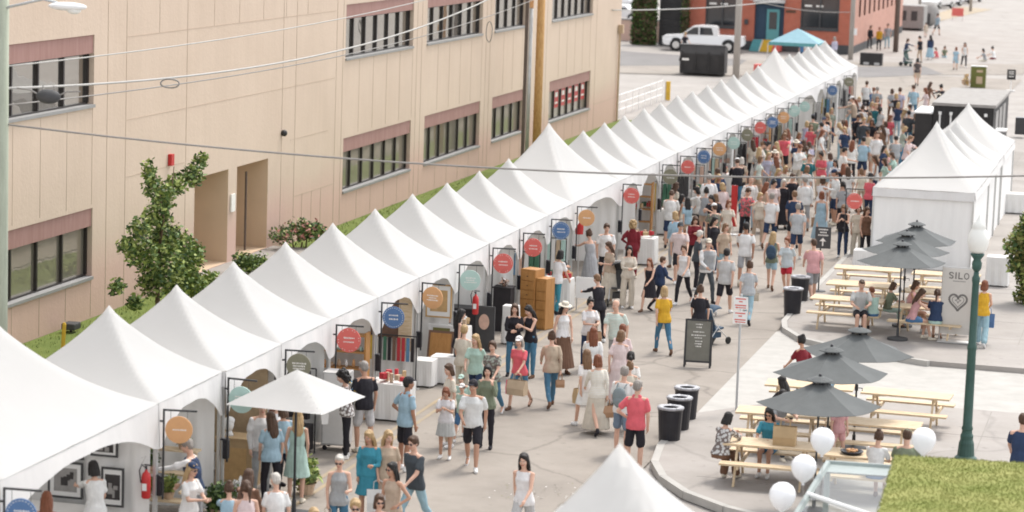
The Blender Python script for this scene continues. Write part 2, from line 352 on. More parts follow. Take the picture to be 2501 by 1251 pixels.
# kerb stones along the pavement edges
def kerb(name, path, z=0.14, w_=0.15):
    mb = MB()
    for i in range(len(path)-1):
        a = Vector((*path[i], 0)); b = Vector((*path[i+1], 0)); d = (b-a); L = d.length; n = max(1, round(L/1.5)); d.normalize(); nn = Vector((-d.y, d.x, 0))
        for k in range(n):
            p0 = a+d*(L*k/n+0.006); p1 = a+d*(L*(k+1)/n-0.006)
            q = [p0-nn*w_/2, p1-nn*w_/2, p1+nn*w_/2, p0+nn*w_/2]
            mb.prism([(v.x, v.y) for v in q], -0.01, z)
    return struct(name, mb, 'kerb')
kerb('kerb', [(6.3, 14.6)]+[(x-0.05, y-0.05) for x, y in near[1:10]])
kerb('kerb', [(10.5, 23.15), (8.15, 24.3), (7.12, 25.22), (6.52, 26.55), (6.34, 27.6), (6.30, 31), (6.30, 78)])
# saw-cut joints in the pavement
mb = MB()
for x in (9.4, 12.4, 15.4, 18.4): mb.bx(x-0.012, x+0.012, 26.5, 77.9, 0.126, 0.1325)
for y in (30, 36, 42, 48, 54, 60, 66, 72): mb.bx(6.5, 30, y-0.012, y+0.012, 0.126, 0.133)
for x in (9.4, 12.4, 15.4, 18.4): mb.bx(x-0.012, x+0.012, 6.5, 17.4, 0.126, 0.1325)
for y in (8.6, 11.6, 14.6): mb.bx(7.5, 30, y-0.012, y+0.012, 0.126, 0.133)
struct('pavement_joints', mb, 'joint')
sheet('driveway', [(6.3, 15), (8.5, 17.5), (60, 17.5), (60, 22), (10.5, 23.2), (8.2, 24.4), (7.2, 25.3), (6.4, 26.6), (6.3, 26.6)], 0.004, 'kerb')
# lawn beside the building
mb = MB(); ny = 90
for i in range(ny+1):
    y = 2+i*0.9
    for x, z in ((-4.9, 0.02), (-5.6, 0.14+0.03*math.sin(i*1.7)), (-7.5, 0.2+0.04*math.sin(i*.9)), (-9.79, 0.16)): mb.v.append((x, y, z))
for i in range(ny):
    for k in range(3): a = i*4+k; mb.f.append((a, a+1, a+5, a+4)); mb.mi.append(0)
struct('lawn', mb, 'lawn', smooth=True)
def grass(name, area, n, h, m, seed):
    rnd = random.Random(seed); mb = MB()
    for i in range(n):
        x, y = rnd.uniform(area[0], area[1]), rnd.uniform(area[2], area[3]); a = rnd.uniform(0, 6.28); hh = h*rnd.uniform(.5, 1.3); dx, dy = math.cos(a)*.02, math.sin(a)*.02
        lx, ly = rnd.uniform(-.05, .05), rnd.uniform(-.05, .05); z = 0.14
        mb.use(m if rnd.random() < .6 else 'leaf_mid').add([(x-dx, y-dy, z), (x+dx, y+dy, z), (x+lx, y+ly, z+hh)], [(0, 1, 2)])
    return tag(mb.build(name), 'short green grass on the strip along the beige building', 'grass', kind='stuff')
grass('grass', (-9.7, -5.2, 8, 55), 14000, 0.09, 'leaf_light', 3)
mb = MB(); mb.add([(-8.6, 186, .01), (-6.9, 186, .01), (-3.0, 232, .01), (-6.5, 236, .01)], [(0, 1, 2, 3)])
struct('verge', mb, 'line_yellow')

# ================================================================== BEIGE BUILDING
XB = -9.8
def beige_building():
    root = empty('office_building', (XB, 45, 0)); tag(root, 'long beige two storey stucco building with maroon window heads behind the tents', 'building')
    root.location = (0, 0, 0)
    W = []
    for a, b in ((12.58, 20.15), (40.2, 47.8), (49.5, 57.1), (58.9, 63.9), (68.4, 76.3)): W.append((a, b, 1.2, 2.9)); W.append((a, b, 5.45, 7.15))
    W.append((2.0, 9.6, 1.2, 2.9)); W.append((2.0, 9.6, 5.45, 7.15))
    E_ = [(27.1, 29.72, 0.3, 2.93), (30.42, 33.05, 0.3, 2.93)]
    H_ = 10.6; Y0, Y1 = -6.0, 82.6
    ys = sorted({Y0, Y1}.union(*[{q[0], q[1]} for q in W+E_])); zs = sorted({0.0, H_}.union(*[{q[2], q[3]} for q in W+E_]))
    mb = MB()
    for i in range(len(ys)-1):
        for j in range(len(zs)-1):
            yc, zc = (ys[i]+ys[i+1])/2, (zs[j]+zs[j+1])/2
            if any(q[0] < yc < q[1] and q[2] < zc < q[3] for q in W+E_): continue
            mb.quad((XB, ys[i], zs[j]), (XB, ys[i+1], zs[j]), (XB, ys[i+1], zs[j+1]), (XB, ys[i], zs[j+1]))
    for a, b, c, d in W:
        r = XB-0.22
        mb.quad((XB, a, c), (r, a, c), (r, a, d), (XB, a, d)); mb.quad((XB, b, c), (XB, b, d), (r, b, d), (r, b, c))
        mb.quad((XB, a, d), (r, a, d), (r, b, d), (XB, b, d)); mb.quad((XB, a, c), (XB, b, c), (r, b, c), (r, a, c))
    mb.quad((XB, Y1, 0), (XB-24, Y1, 0), (XB-24, Y1, H_), (XB, Y1, H_)); mb.quad((XB, Y0, 0), (XB, Y0, H_), (XB-24, Y0, H_), (XB-24, Y0, 0))
    mb.quad((XB-24, Y0, 0), (XB-24, Y0, H_), (XB-24, Y1, H_), (XB-24, Y1, 0))
    mb.build('wall', 'stucco', root)
    mb = MB(); mb.bx(XB-24.1, XB+0.12, Y0-.1, Y1+.1, H_+.01, H_+0.35); mb.build('roof', 'sill', root)
    # panel grooves: thin raised strips with the recess shadow put into their colour
    mat('groove_shade', (0.50, 0.39, 0.30), .9, .05, 2)
    class GR:
        def bx(s_, *a): q = MB(); q.bx(*a); q.build('panel_groove_shade', 'groove_shade', root)
    g = GR()
    gy = [y for y in [12.0, 21.0, 22.2, 26.4, 34.2, 35.4, 39.3, 39.95, 48.3, 48.9, 57.7, 58.3, 64.6, 67.6, 77.2]]
    for y in gy[1:]: g.bx(XB+0.001, XB+0.007, y-0.013, y+0.013, 0.2, H_-.1)
    for a, b in ((0, 12), (14, 20.15), (40.2, 47.8), (49.5, 57.1), (58.9, 63.9), (68.4, 76.3)):
        k = a
        while k < b+.1:
            if k > a+0.2 and k > 12: g.bx(XB+0.001, XB+0.006, k-0.009, k+0.009, 3.0, 5.4); g.bx(XB+0.001, XB+0.006, k-0.009, k+0.009, 0.2, 1.15)
            k += 1.52
    for y0, y1, z in ((22.2, 39.2, 7.0), (22.2, 26.3, 3.45), (35.4, 39.2, 1.55), (35.0, 38.6, 3.3), (22.2, 39.2, 4.9), (77.2, 82.5, 1.3), (21, 39.2, 8.4)): g.bx(XB+0.001, XB+0.006, y0, y1, z-0.009, z+0.009)
    for y in (24.4, 26.4, 28.4, 30.4, 32.4, 34.4, 36.4): g.bx(XB+0.001, XB+0.006, y-.009, y+.009, 7.0, 8.4)
    for y in (36.2, 37.1, 38.0): g.bx(XB+0.001, XB+0.006, y-.009, y+.009, 0.2, 1.55)
    # windows
    for a, b, c, d in W:
        x0 = XB-0.2
        f = MB(); st_ = 1.46 if b < 21 else 1.27; n = int((b-a)/st_+.3)
        for i in range(n): y = b-0.035-i*st_; f.bx(x0-0.02, x0+0.07, y-0.036, y+0.036, c+0.05, d-0.45)
        f.bx(x0-0.02, x0+0.04, a, b, c+0.005, c+0.05); f.bx(x0-0.02, x0+0.04, a, b, d-0.49, d-0.45)
        wo = f.build('window', 'frame_dark', root)
        p = MB(); p.quad((x0, a, c), (x0, b, c), (x0, b, d-0.4), (x0, a, d-0.4)); p.build('pane', 'upper_glass' if c > 4 else 'window_glass', wo)
        p = MB(); p.bx(x0-0.01, XB-0.03, a+.003, b-.003, d-0.45, d-0.003); p.build('window_head', 'maroon', wo)
        p = MB(); p.bx(x0, XB+0.05, a-0.0, b+0.0, c-0.07, c+0.003); p.build('sill', 'sill', wo)
        if a == 68.4 and c == 1.2:
            for i in range(5):
                y = b-0.1-i*1.27; k = MB().use('red'); k.box((x0+0.012, y-0.6, 2.02), (0.008, 0.72, 0.75)); k.use('ink_white'); k.box((x0+0.018, y-0.6, 2.2), (0.006, 0.45, 0.2)); k.box((x0+0.018, y-0.6, 1.85), (0.006, 0.5, 0.08)); k.box((x0+0.014, y-0.6, 2.45), (0.006, 0.72, 0.1))
                pp = k.build('poster', None, wo)
    # entrance recess
    r = MB(); dp = XB-1.35
    for a, b, c, d in E_:
        r.quad((XB, a, c), (dp, a, c), (dp, a, d), (XB, a, d)); r.quad((XB, b, c), (XB, b, d), (dp, b, d), (dp, b, c))
        r.quad((XB, a, d), (dp, a, d), (dp, b, d), (XB, b, d)); r.quad((dp, a, c), (dp, b, c), (dp, b, d), (dp, a, d)); r.quad((XB, a, c), (XB, b, c), (dp, b, c), (dp, a, c))
    mat('porch_paint', (.62, .47, .33), .9, .05, 1); r.build('porch', 'porch_paint', root)
    mb = MB(); mb.bx(dp+.01, dp+.06, 27.3, 28.5, .3, 2.5); dr = mb.build('door', 'white_paint', root)
    mb = MB(); mb.bx(dp+.06, dp+.12, 28.35, 28.4, 1.1, 1.5); mb.build('handle', 'black_metal', dr)
    mb = MB(); mb.bx(XB-0.4, XB-0.35, 32.2, 32.26, .3, 2.6); mb.build('downpipe', 'pole_brown', root)
    mb = MB(); mb.bx(XB+.003, XB+1.5, 26.6, 33.6, 0.0, 0.28); mb.bx(XB+1.5, XB+1.9, 27.2, 33.0, 0.0, 0.14); mb.build('step', 'plaza', root)
    mb = MB(); mb.box((XB+0.03, 30.05, 1.95), (0.04, 0.32, 0.5)); mb.build('notice', 'ink_white', root)
    mb = MB(); mb.box((XB+0.06, 25.2, 3.62), (0.1, 0.2, 0.3)); mb.build('alarm_bell', 'red', root)
    mb = MB(); mb.ell((XB+0.08, 34.2, 3.58), (.1, .1, .1)); mb.build('camera_dome', 'black_metal', root)
    mb = MB(); mb.tube([(XB+.09, 82.0, 0.1), (XB+.09, 82.0, 4.4)], .05, 8); mb.bx(XB+.02, XB+.25, 81.85, 82.15, 4.3, 4.7); mb.build('drain_pipe', 'stucco_tan', root)
beige_building()

# ================================================================== FOLIAGE
def leaves(mb, blobs, n, size, mats_, rnd, flat=0.5):
    tot = sum(b[3]**1.6 for b in blobs)
    for cx, cy, cz, r, *sq in blobs:
        sz = sq[0] if sq else 1.0
        for i in range(int(n*r**1.6/tot)):
            u = Vector((rnd.gauss(0, 1), rnd.gauss(0, 1), rnd.gauss(0, 1))).normalized()*(rnd.random()**0.42)*r*rnd.uniform(.75, 1.12)
            c = Vector((cx+u.x, cy+u.y, cz+u.z*sz)); s = size*rnd.uniform(.6, 1.4)
            a = Vector((rnd.uniform(-1, 1), rnd.uniform(-1, 1), rnd.uniform(-.7, .7))).normalized(); b = a.cross(Vector((rnd.uniform(-1, 1), rnd.uniform(-1, 1), rnd.uniform(-1, 1)))).normalized()
            mb.use(rnd.choices(mats_[0], mats_[1])[0])
            mb.add([c-a*s, c+b*s*.55, c+a*s, c-b*s*.55], [(0, 1, 2, 3)])
def trunk(pts, rads, parent, extra=()):
    t = MB(); t.tube(pts, rads, 8)
    for e, rr in extra: t.tube(e, rr, 6)
    t.build('trunk', 'bark', parent, smooth=True)
rnd = random.Random(11)
TX, TY = -7.0, 17.4
tr = empty('young_tree', (TX, TY, .15)); tag(tr, 'young green tree with two upright tips growing on the lawn', 'tree')
def rel(px, py, X, r, sq=1.0):
    p = OX(px, py, X); return (p.x-TX, p.y-TY, p.z-.15, r, sq)
bl = [rel(365, 415, -7, .18, 1.5), rel(370, 450, -6.9, .26, 1.3), rel(490, 395, -7, .2, 1.3), rel(470, 430, -7, .3), rel(430, 450, -7.2, .3), rel(400, 480, -6.9, .34), rel(385, 525, -7, .4), rel(340, 560, -6.8, .3),
      rel(400, 580, -7, .5), rel(440, 600, -7.3, .42), rel(345, 620, -7, .42), rel(400, 645, -6.8, .55), rel(455, 650, -7.3, .45), rel(370, 690, -7, .4), rel(430, 690, -7.1, .42), rel(285, 700, -7, .22), rel(310, 600, -7, .24), rel(330, 740, -7, .22), rel(475, 620, -7.4, .3), rel(430, 730, -7.2, .3), rel(470, 690, -7.2, .26)]
c = MB(); leaves(c, bl, 7500, .062, (('leaf_dark', 'leaf_mid', 'leaf_light'), (.18, .42, .40)), rnd); c.build('crown', None, tr)
trunk([(0, 0, 0), (.03, .02, .9), (-.02, 0.1, 1.8), (.02, .2, 2.7), (0, .45, 3.6)], [.075, .06, .05, .03, .015], tr, [([(.02, .05, 1.3), (.1, -.6, 2.0), (0, -.9, 2.6)], [.03, .02, .01]), ([(0, .1, 1.9), (-.1, .5, 2.6), (0, .9, 3.6), (0, 1.0, 4.1)], [.035, .025, .015, .01]), ([(0, .1, 2.0), (.2, -.1, 3), (0, -.1, 4)], [.03, .02, .01])])
def bush(name, p, r, n, size, mats_, label, cat='shrub', sq=.75, stems=3, seed=1):
    rr = random.Random(seed); root = empty(name, (p[0], p[1], .12)); tag(root, label, cat)
    bl = [(rr.uniform(-.55, .55)*r, rr.uniform(-.9, .9)*r, r*sq*rr.uniform(.6, 1.25), r*rr.uniform(.4, .65), sq) for _ in range(7)]
    c = MB(); leaves(c, bl, n, size, mats_, rr); c.build('foliage', None, root)
    t = MB()
    for k in range(stems): a = rr.uniform(-.25, .25)*r; t.tube([(a, a, 0), (a*2, rr.uniform(-.4, .4)*r, r*sq)], [.03, .015], 5)
    t.build('stem', 'bark', root)
p = OX(738, 600, -8.9); bush('rose_bush', (p.x, p.y), .85, 1500, .06, (('leaf_dark', 'leaf_mid', 'leaf_light', 'blossom'), (.35, .35, .15, .15)), 'flowering rose bush with pink blooms against the beige wall', seed=2)
p = OX(615, 650, -8.6); bush('low_shrub', (p.x, p.y), .6, 900, .06, (('leaf_dark', 'leaf_mid', 'leaf_light'), (.3, .5, .2)), 'low green shrub beside the porch steps of the beige building', seed=3)
p = OX(480, 650, -8.4); bush('low_shrub', (p.x, p.y), .7, 1100, .07, (('leaf_mid', 'leaf_light'), (.5, .5)), 'light green shrub just behind the young tree', seed=4)
# olive coloured tree at right edge of the plaza
OT = empty('olive_tree', (12.12, 33.6, .13)); tag(OT, 'yellowish green leafy small tree at the right edge of the plaza', 'tree')
c = MB(); rr = random.Random(9)
leaves(c, [(rr.uniform(-.35, .35), rr.uniform(-.4, .4), .25+i*.165, rr.uniform(.30, .5)*(1 if i < 12 else .6)) for i in range(15)], 4200, .08, (('leaf_olive', 'leaf_light', 'leaf_mid', 'leaf_dark'), (.42, .18, .25, .15)), rr); c.build('crown', None, OT)
trunk([(0, 0, 0), (.02, .03, .9), (-.03, 0, 1.8), (0, 0, 2.4)], [.07, .06, .04, .02], OT)

# ================================================================== TENTS
def tent(name, x0, y0, wx, wy, peak, label, group=None, eave=2.5, cv=.58, front='x', walls=('far', 'back'), seed=0, arch=True, frontwall=False):
    """x0,y0 = corner nearest the camera on the far-left; the tent covers x0..x0+wx , y0..y0+wy"""
    rr = random.Random(seed); root = empty(name, (x0+wx/2+rr.uniform(-.02, .02), y0+wy/2, 0), R_(rr.uniform(-.3, .3))); peak += rr.uniform(-.04, .05); tag(root, label, 'tent', group)
    hx, hy = wx/2-.012, wy/2-.012; N = 18; mb = MB(); V = {}
    for i in range(-N, N+1):
        for j in range(-N, N+1):
            u, v = i/N, j/N; r = max(abs(u), abs(v)); s = 1-r
            hz = eave+(peak-eave)*(cv*s+(1-cv)*s**2.3) + (0.05*max(0, 1-r/.08) if r < .08 else 0)
            # sag of each face between its hips, deeper near the eave
            e = min(abs(u), abs(v))/(r+1e-6); sag = -0.055*(1-e*e)*math.sin(math.pi*min(1, r))*1.0
            hz += sag*.6 + 0.010*noise.noise(Vector((u*4+seed, v*4, seed*.3)))*r + .012*math.exp(-((abs(u)-abs(v))/.035)**2)*(1 if r > .1 else 0)
            V[i, j] = len(mb.v); mb.v.append((u*hx, v*hy, hz))
    for i in range(-N, N):
        for j in range(-N, N): mb.f.append((V[i, j], V[i+1, j], V[i+1, j+1], V[i, j+1])); mb.mi.append(0)
    c = mb.build('canopy', 'vinyl', root, smooth=True)
    # valances
    va = MB(); n = 22; t = .012
    def edge(p, q, ar):
        p = Vector(p); q = Vector(q); d = (q-p); L = d.length; nn = Vector((d.y, -d.x, 0)).normalized()
        top, bot = [], []
        for k in range(n+1):
            s = k/n; P = p+d*s + nn*(0.012*math.sin(k*1.3+seed))
            sagz = -0.05*math.sin(math.pi*s)
            if ar:
                inn = min(1, max(0, (s*L-.14)/(L-.28))); dep = 0.24+0.52*(abs(2*inn-1)**2.6)
            else: dep = 0.26
            top.append(P+Vector((0, 0, eave+sagz*.6))); bot.append(P+nn*.03+Vector((0, 0, eave-dep)))
        for k in range(n): va.quad(top[k], top[k+1], bot[k+1], bot[k]); va.quad(top[k]-nn*t, bot[k]-nn*t, bot[k+1]-nn*t, top[k+1]-nn*t); va.quad(bot[k], bot[k+1], bot[k+1]-nn*t, bot[k]-nn*t)
    edge((hx, -hy, 0), (hx, hy, 0), arch)
    edge((-hx, -hy, 0), (hx, -hy, 0), False)
    edge((-hx, hy, 0), (-hx, -hy, 0), False); edge((hx, hy, 0), (-hx, hy, 0), False)
    va.build('valance', 'valance', root)
    for sx in (-1, 1):
        for sy in (-1, 1):
            l = MB(); l.box((sx*(hx-.035), sy*(hy-.035), eave/2), (.05, .05, eave)); l.box((sx*(hx-.04), sy*(hy-.04), .012), (.16, .16, .024)); l.build('leg', 'alu', root)
    if arch:
        wb = MB(); wb.box((hx+.03, -hy+.03, 1.12), (.10, .12, .34)); wb.box((hx+.0, -hy+.03, 1.3), (.13, .16, .03)); wb.build('weight_bag', 'black_plastic', root, bevel=.015)
    fr = MB()
    for a, b in (((-hx, -hy), (hx, -hy)), ((hx, -hy), (hx, hy)), ((hx, hy), (-hx, hy)), ((-hx, hy), (-hx, -hy))):
        fr.tube([(a[0]*.97, a[1]*.97, eave-.05), (b[0]*.97, b[1]*.97, eave-.05)], .02, 6)
    fr.tube([(0, 0, eave+.1), (0, 0, peak-.03)], .02, 6)
    for sx in (-1, 1):
        fr.tube([(sx*hx*.96, 0, eave-.05), (0, 0, eave+.1)], .015, 5); fr.tube([(0, sx*hy*.96, eave-.05), (0, 0, eave+.1)], .015, 5)
    fr.build('frame', 'alu', root)
    def wall(p, q, folds, z1=eave-.06, z0=.04):
        mw = MB(); p = Vector(p); q = Vector(q); d = q-p; nn = Vector((-d.y, d.x, 0)).normalized(); k = 40; ph = rr.uniform(0, 6)
        for i in range(k+1):
            s = i/k; o1 = nn*(folds*math.sin(s*26+ph)+folds*.8*math.sin(s*61+ph)); P = p+d*s
            mw.v.append(P+o1+Vector((0, 0, z0))); mw.v.append(P+o1*.6+Vector((0, 0, (z0+z1)/2))); mw.v.append(P+o1*.15+Vector((0, 0, z1)))
        for i in range(k):
            for m_ in range(2): a = i*3+m_; mw.f.append((a, a+3, a+4, a+1)); mw.mi.append(0)
        mw.build('side_wall', 'tent_wall', root, smooth=True)
    if 'far' in walls: wall((-hx+.1, hy-.08, 0), (hx-.1, hy-.08, 0), rr.choice((.018, .035, .055)))
    if 'back' in walls: wall((-hx+.08, -hy+.1, 0), (-hx+.08, hy-.1, 0), .012)
    if 'near' in walls: wall((-hx+.05, -hy+.06, 0), (hx-.05, -hy+.06, 0), .006)
    if 'front' in walls: wall((hx-.06, -hy+.1, 0), (hx-.06, hy-.1, 0), .01)
    if frontwall:
        pass
    return root
P3 = 3.05
row = [(-2, 2)] + [(k, 1) for k in range(0, 10)] + [(10, 2)] + [(k, 1) for k in range(12, 24)] + [(24, 2)] + [(k, 1) for k in range(26, 31)]
ordn = ['first', 'second', 'third', 'fourth', 'fifth', 'sixth', 'seventh', 'eighth', 'ninth', 'tenth', 'eleventh', 'twelfth', 'thirteenth', 'fourteenth', 'fifteenth', 'sixteenth', 'seventeenth', 'eighteenth', 'nineteenth', 'twentieth', 'twenty-first', 'twenty-second', 'twenty-third', 'twenty-fourth', 'twenty-fifth', 'twenty-sixth', 'twenty-seventh', 'twenty-eighth', 'twenty-ninth', 'thirtieth']
BOOTH = []
for i, (k, wn) in enumerate(row):
    big = wn == 2
    lab = {0: 'large white peaked tent at bottom left with framed photographs inside', 11: 'tall double width white tent midway along the market row', 24: 'tall double width white tent near the far end of the row'}.get(i)
    if not lab: lab = 'white peaked booth tent, %s from the near end of the long row' % ordn[i]
    if i == len(row)-1: lab = 'white peaked booth tent closing the far end of the long row'
    tent('market_tent', -P3, k*P3, P3, wn*P3, (4.3 if k != -2 else 4.2) if big else 3.73, lab, 'white market tents in the long row', seed=i)
    BOOTH.append((k*P3, (k+wn)*P3))
# tents on the right side and foreground
tent('market_tent', 7.2, 39.0, P3, 2*P3, 4.3, 'double length white tent with closed end wall behind the grey umbrellas', 'white tents on the plaza', seed=41, walls=('near', 'front', 'far'), arch=False)
for i, y in enumerate((45.1, 48.15)):
    tent('market_tent', 7.2, y, P3, P3, 3.73, ['white tent directly behind the double length plaza tent', 'third white tent along the plaza row, right side'][i], 'white tents on the plaza', seed=42+i, walls=('front', 'far'), arch=False)
tent('market_tent', 7.2, 51.2, P3, 2*P3, 4.0, 'farthest white tent of the plaza row, in front of the black bar', 'white tents on the plaza', seed=45, walls=('front', 'far'), arch=False)
tent('market_tent', 9.94-P3, -10.92-P3, 2*P3, 2*P3, 4.8, 'white tent top poking in at the bottom edge of the view', 'white tents on the plaza', seed=46, cv=.46, walls=('back', 'far'), arch=False)

# ================================================================== HANGING ROUND SIGNS
SIGNC = {'b': ('sign_blue', 'blue'), 'o': ('sign_orange', 'orange'), 'm': ('sign_mint', 'mint green'), 'v': ('sign_olive', 'olive'), 'r': ('coral', 'coral red')}
def round_sign(x, y, kind, seed, z=2.08, rad=.235, label=''):
    rr = random.Random(seed); z += rr.uniform(-.05, .04); rad *= rr.uniform(.95, 1.05); root = empty('hanging_sign', (x, y, 0), R_(rr.uniform(-9, 9))); tag(root, label, 'sign', 'round hanging signs on the booths')
    b = MB(); b.bx(.05, .08, -.015, .015, .9, 2.42); b.bx(.0801, .62, -.015, .015, 2.39, 2.42); b.bx(.0, .05, -.015, .015, 2.2, 2.23); b.bx(.0, .05, -.015, .015, 1.2, 1.23)
    for q in (.18, .46): b.tube([(q, 0, 2.39), (q, 0, z+rad*.8)], .004, 4)
    b.build('bracket', 'black_metal', root)
    m = SIGNC[kind][0]
    d = MB(); cx = .32; n = 28; vs = []
    for sy in (-.012, .012):
        for k in range(n): a = 2*math.pi*k/n; vs.append((cx+rad*math.cos(a), sy, z+rad*math.sin(a)))
    d.add(vs, [tuple(range(n)), tuple(range(2*n-1, n-1, -1))]+[(k, n+k, n+(k+1) % n, (k+1) % n) for k in range(n)])
    disc = d.build('disc', m, root)
    t = MB(); ink = 'ink_white' if kind != 'm' else 'ink_white'
    # hand lettered words, too small to read in the photograph, and a thin ring of letters
    for ring in range(26):
        a = 2*math.pi*ring/26
        if kind in 'b' or (kind == 'r' and rr.random() < .5): t.box((cx+rad*.86*math.cos(a), -.0145, z+rad*.86*math.sin(a)), (.016, .003, .012))
    rows = rr.choice(((.045, -.035), (.0,), (.05, 0, -.05)))
    for q in rows:
        wd = rad*rr.uniform(.7, 1.15); xx = cx-wd/2
        while xx < cx+wd/2:
            lw = rr.uniform(.014, .03); h = rr.uniform(.018, .034); t.box((xx+lw/2, -.0145, z+q), (lw*.8, .003, h)); xx += lw+.006
    t.build('lettering', ink, disc)
seq = [(-2, 'b'), (0, 'o'), (1, 'm'), (2, 'v'), (3, 'r'), (4, 'b'), (5, 'o'), (6, 'm'), (7, 'r'), (8, 'r'), (9, 'b'), (10, 'o'), (12, 'r'), (14, 'v'), (15, 'r'), (16, 'b'), (17, 'o'), (18, 'm'), (19, 'v'), (20, 'r'), (21, 'b'), (22, 'o'), (23, 'm'), (24, 'm'), (27, 'b'), (29, 'v')]
for i, (k, c_) in enumerate(seq):
    near_ = 'nearest' if i == 0 else ordn[i]
    round_sign(.02, k*P3, c_, 100+i, label='round %s sign on a black bracket, %s along the tent row' % (SIGNC[c_][1], near_))
round_sign(6.35, 39.0, 'r', 180, label='round coral red sign on the left side of the plaza tent')

# ================================================================== PEOPLE
SKINS = {'l': (0.62, 0.38, 0.28), 'm': (0.50, 0.28, 0.19), 't': (0.36, 0.18, 0.11), 'd': (0.14, 0.07, 0.045)}
COLS = {'wh': ('white', (.78, .77, .76)), 'cr': ('cream', (.66, .60, .50)), 'be': ('beige', (.52, .41, .31)), 'bk': ('black', (.018, .016, .022)), 'ch': ('charcoal', (.055, .065, .075)), 'gy': ('grey', (.36, .37, .38)), 'lg': ('light grey', (.54, .54, .53)),
        'nv': ('navy', (.025, .045, .10)), 'bl': ('blue', (.07, .17, .33)), 'lb': ('light blue', (.34, .49, .58)), 'dn': ('denim blue', (.07, .19, .30)), 'ld': ('pale denim', (.32, .47, .54)), 'te': ('teal', (.05, .27, .36)), 'mi': ('mint', (.45, .62, .54)),
        'ol': ('olive green', (.19, .22, .15)), 'sg': ('sage green', (.34, .38, .32)), 'co': ('coral', (.72, .13, .16)), 'rd': ('red', (.55, .03, .05)), 'mr': ('maroon', (.20, .015, .025)), 'pk': ('pink', (.66, .36, .36)), 'pp': ('pale pink', (.72, .60, .59)),
        'mu': ('mustard yellow', (.70, .40, .03)), 'br': ('brown', (.17, .09, .055)), 'or': ('orange', (.65, .25, .07)), 'sb': ('slate blue', (.16, .22, .29)), 'lv': ('lavender', (.48, .46, .58)), 'db': ('deep teal', (.02, .13, .15))}
HAIRC = {'dk': ('black', (.015, .012, .011)), 'br': ('brown', (.09, .045, .024)), 'lbr': ('light brown', (.22, .12, .06)), 'bl': ('blonde', (.50, .34, .17)), 'rd': ('auburn', (.22, .07, .03)), 'gy': ('grey', (.33, .30, .27)), 'wh': ('white', (.66, .62, .56))}

def smoothmesh(mb, name, vox, m, extra=None, rel_=None):
    """fuse overlapping closed shapes into one continuous skin"""
    o = mb.build('tmp', m); rm = o.modifiers.new('r', 'REMESH'); rm.mode = 'VOXEL'; rm.voxel_size = vox
    sm = o.modifiers.new('s', 'SMOOTH'); sm.factor = .5; sm.iterations = rel_ or 2
    dg = bpy.context.evaluated_depsgraph_get(); me = D.meshes.new_from_object(o.evaluated_get(dg)); me.name = name
    D.objects.remove(o); me.materials.clear(); me.materials.append(M(m))
    if extra:
        bm = bmesh.new(); bm.from_mesh(me); me2 = extra.mesh('x', smooth=True)
        for q in extra.mats: me.materials.append(M(q))
        k0 = len(bm.faces); bm.from_mesh(me2); bm.faces.ensure_lookup_table()
        for f in bm.faces[k0:]: f.material_index += 1
        bm.to_mesh(me); bm.free(); D.meshes.remove(me2)
    me.polygons.foreach_set('use_smooth', [True]*len(me.polygons)); me.update(); return me
def dirv(fwd, out, side):
    """direction starting straight down, swung forward (-Y) and outward"""
    f, o = R_(fwd), R_(out); v = Vector((0, -math.sin(f), -math.cos(f))); c, s = math.cos(o), math.sin(o)
    return Vector((side*s*math.cos(f) + v.x*c, v.y, v.z*c)) if abs(fwd) < 100 else Vector((side*s*.5, v.y, v.z)).normalized()
# pose: lean, (armL upper fwd, out, fore fwd, fore in), armR, (legL thigh fwd,out, shin fwd), legR, head pitch, head yaw
POSES = {
 'st': (3, (6, 8, 26, 6), (-6, 12, 8, 3), (10, 4, -4), (-4, 5, -5), 12, 14),
 'st2': (0, (-6, 12, 8, 6), (6, 7, 30, 8), (0, 5, -2), (4, 3, -6), 14, 20),
 'wa': (5, (30, 7, 52, 6), (-26, 9, -6, 2), (-20, 2, -46), (28, 2, 10), 8, 8),
 'wb': (5, (-24, 12, -2, 2), (18, 8, 64, 14), (28, 2, 8), (-18, 2, -42), 8, -16),
 'fo': (2, (28, 6, 88, 42), (26, 6, 92, 46), (2, 4, 0), (-2, 4, -3), 10, 0),
 'ho': (3, (14, 8, 98, 12), (-2, 9, 14, 3), (2, 3, 0), (8, 4, -8), 16, -12),
 'ph': (4, (34, 6, 118, 26), (30, 6, 112, 24), (2, 3, 0), (-3, 4, -3), 30, 0),
 'ea': (2, (30, 14, 158, 10), (2, 9, 18, 3), (2, 3, 0), (-2, 4, -3), 6, 15),
 'hi': (2, (-14, 34, 40, 52), (-2, 9, 16, 3), (2, 6, 0), (-2, 4, -3), 4, -15),
 'rc': (9, (62, 10, 80, 4), (12, 9, 40, 6), (3, 3, 0), (-6, 4, -8), 18, 10),
 'si': (10, (30, 10, 82, 22), (26, 10, 78, 22), (84, 7, 4), (84, 5, -4), 22, 0),
 'sj': (18, (50, 12, 96, 26), (44, 12, 90, 22), (84, 8, -10), (82, 8, 12), 26, -10),
 'sg': (14, (36, 14, 70, 14), (30, 12, 60, 10), (70, 24, 32), (76, 20, 26), 16, 0),
}
SEATED = ('si', 'sj', 'sg')
SK = {}
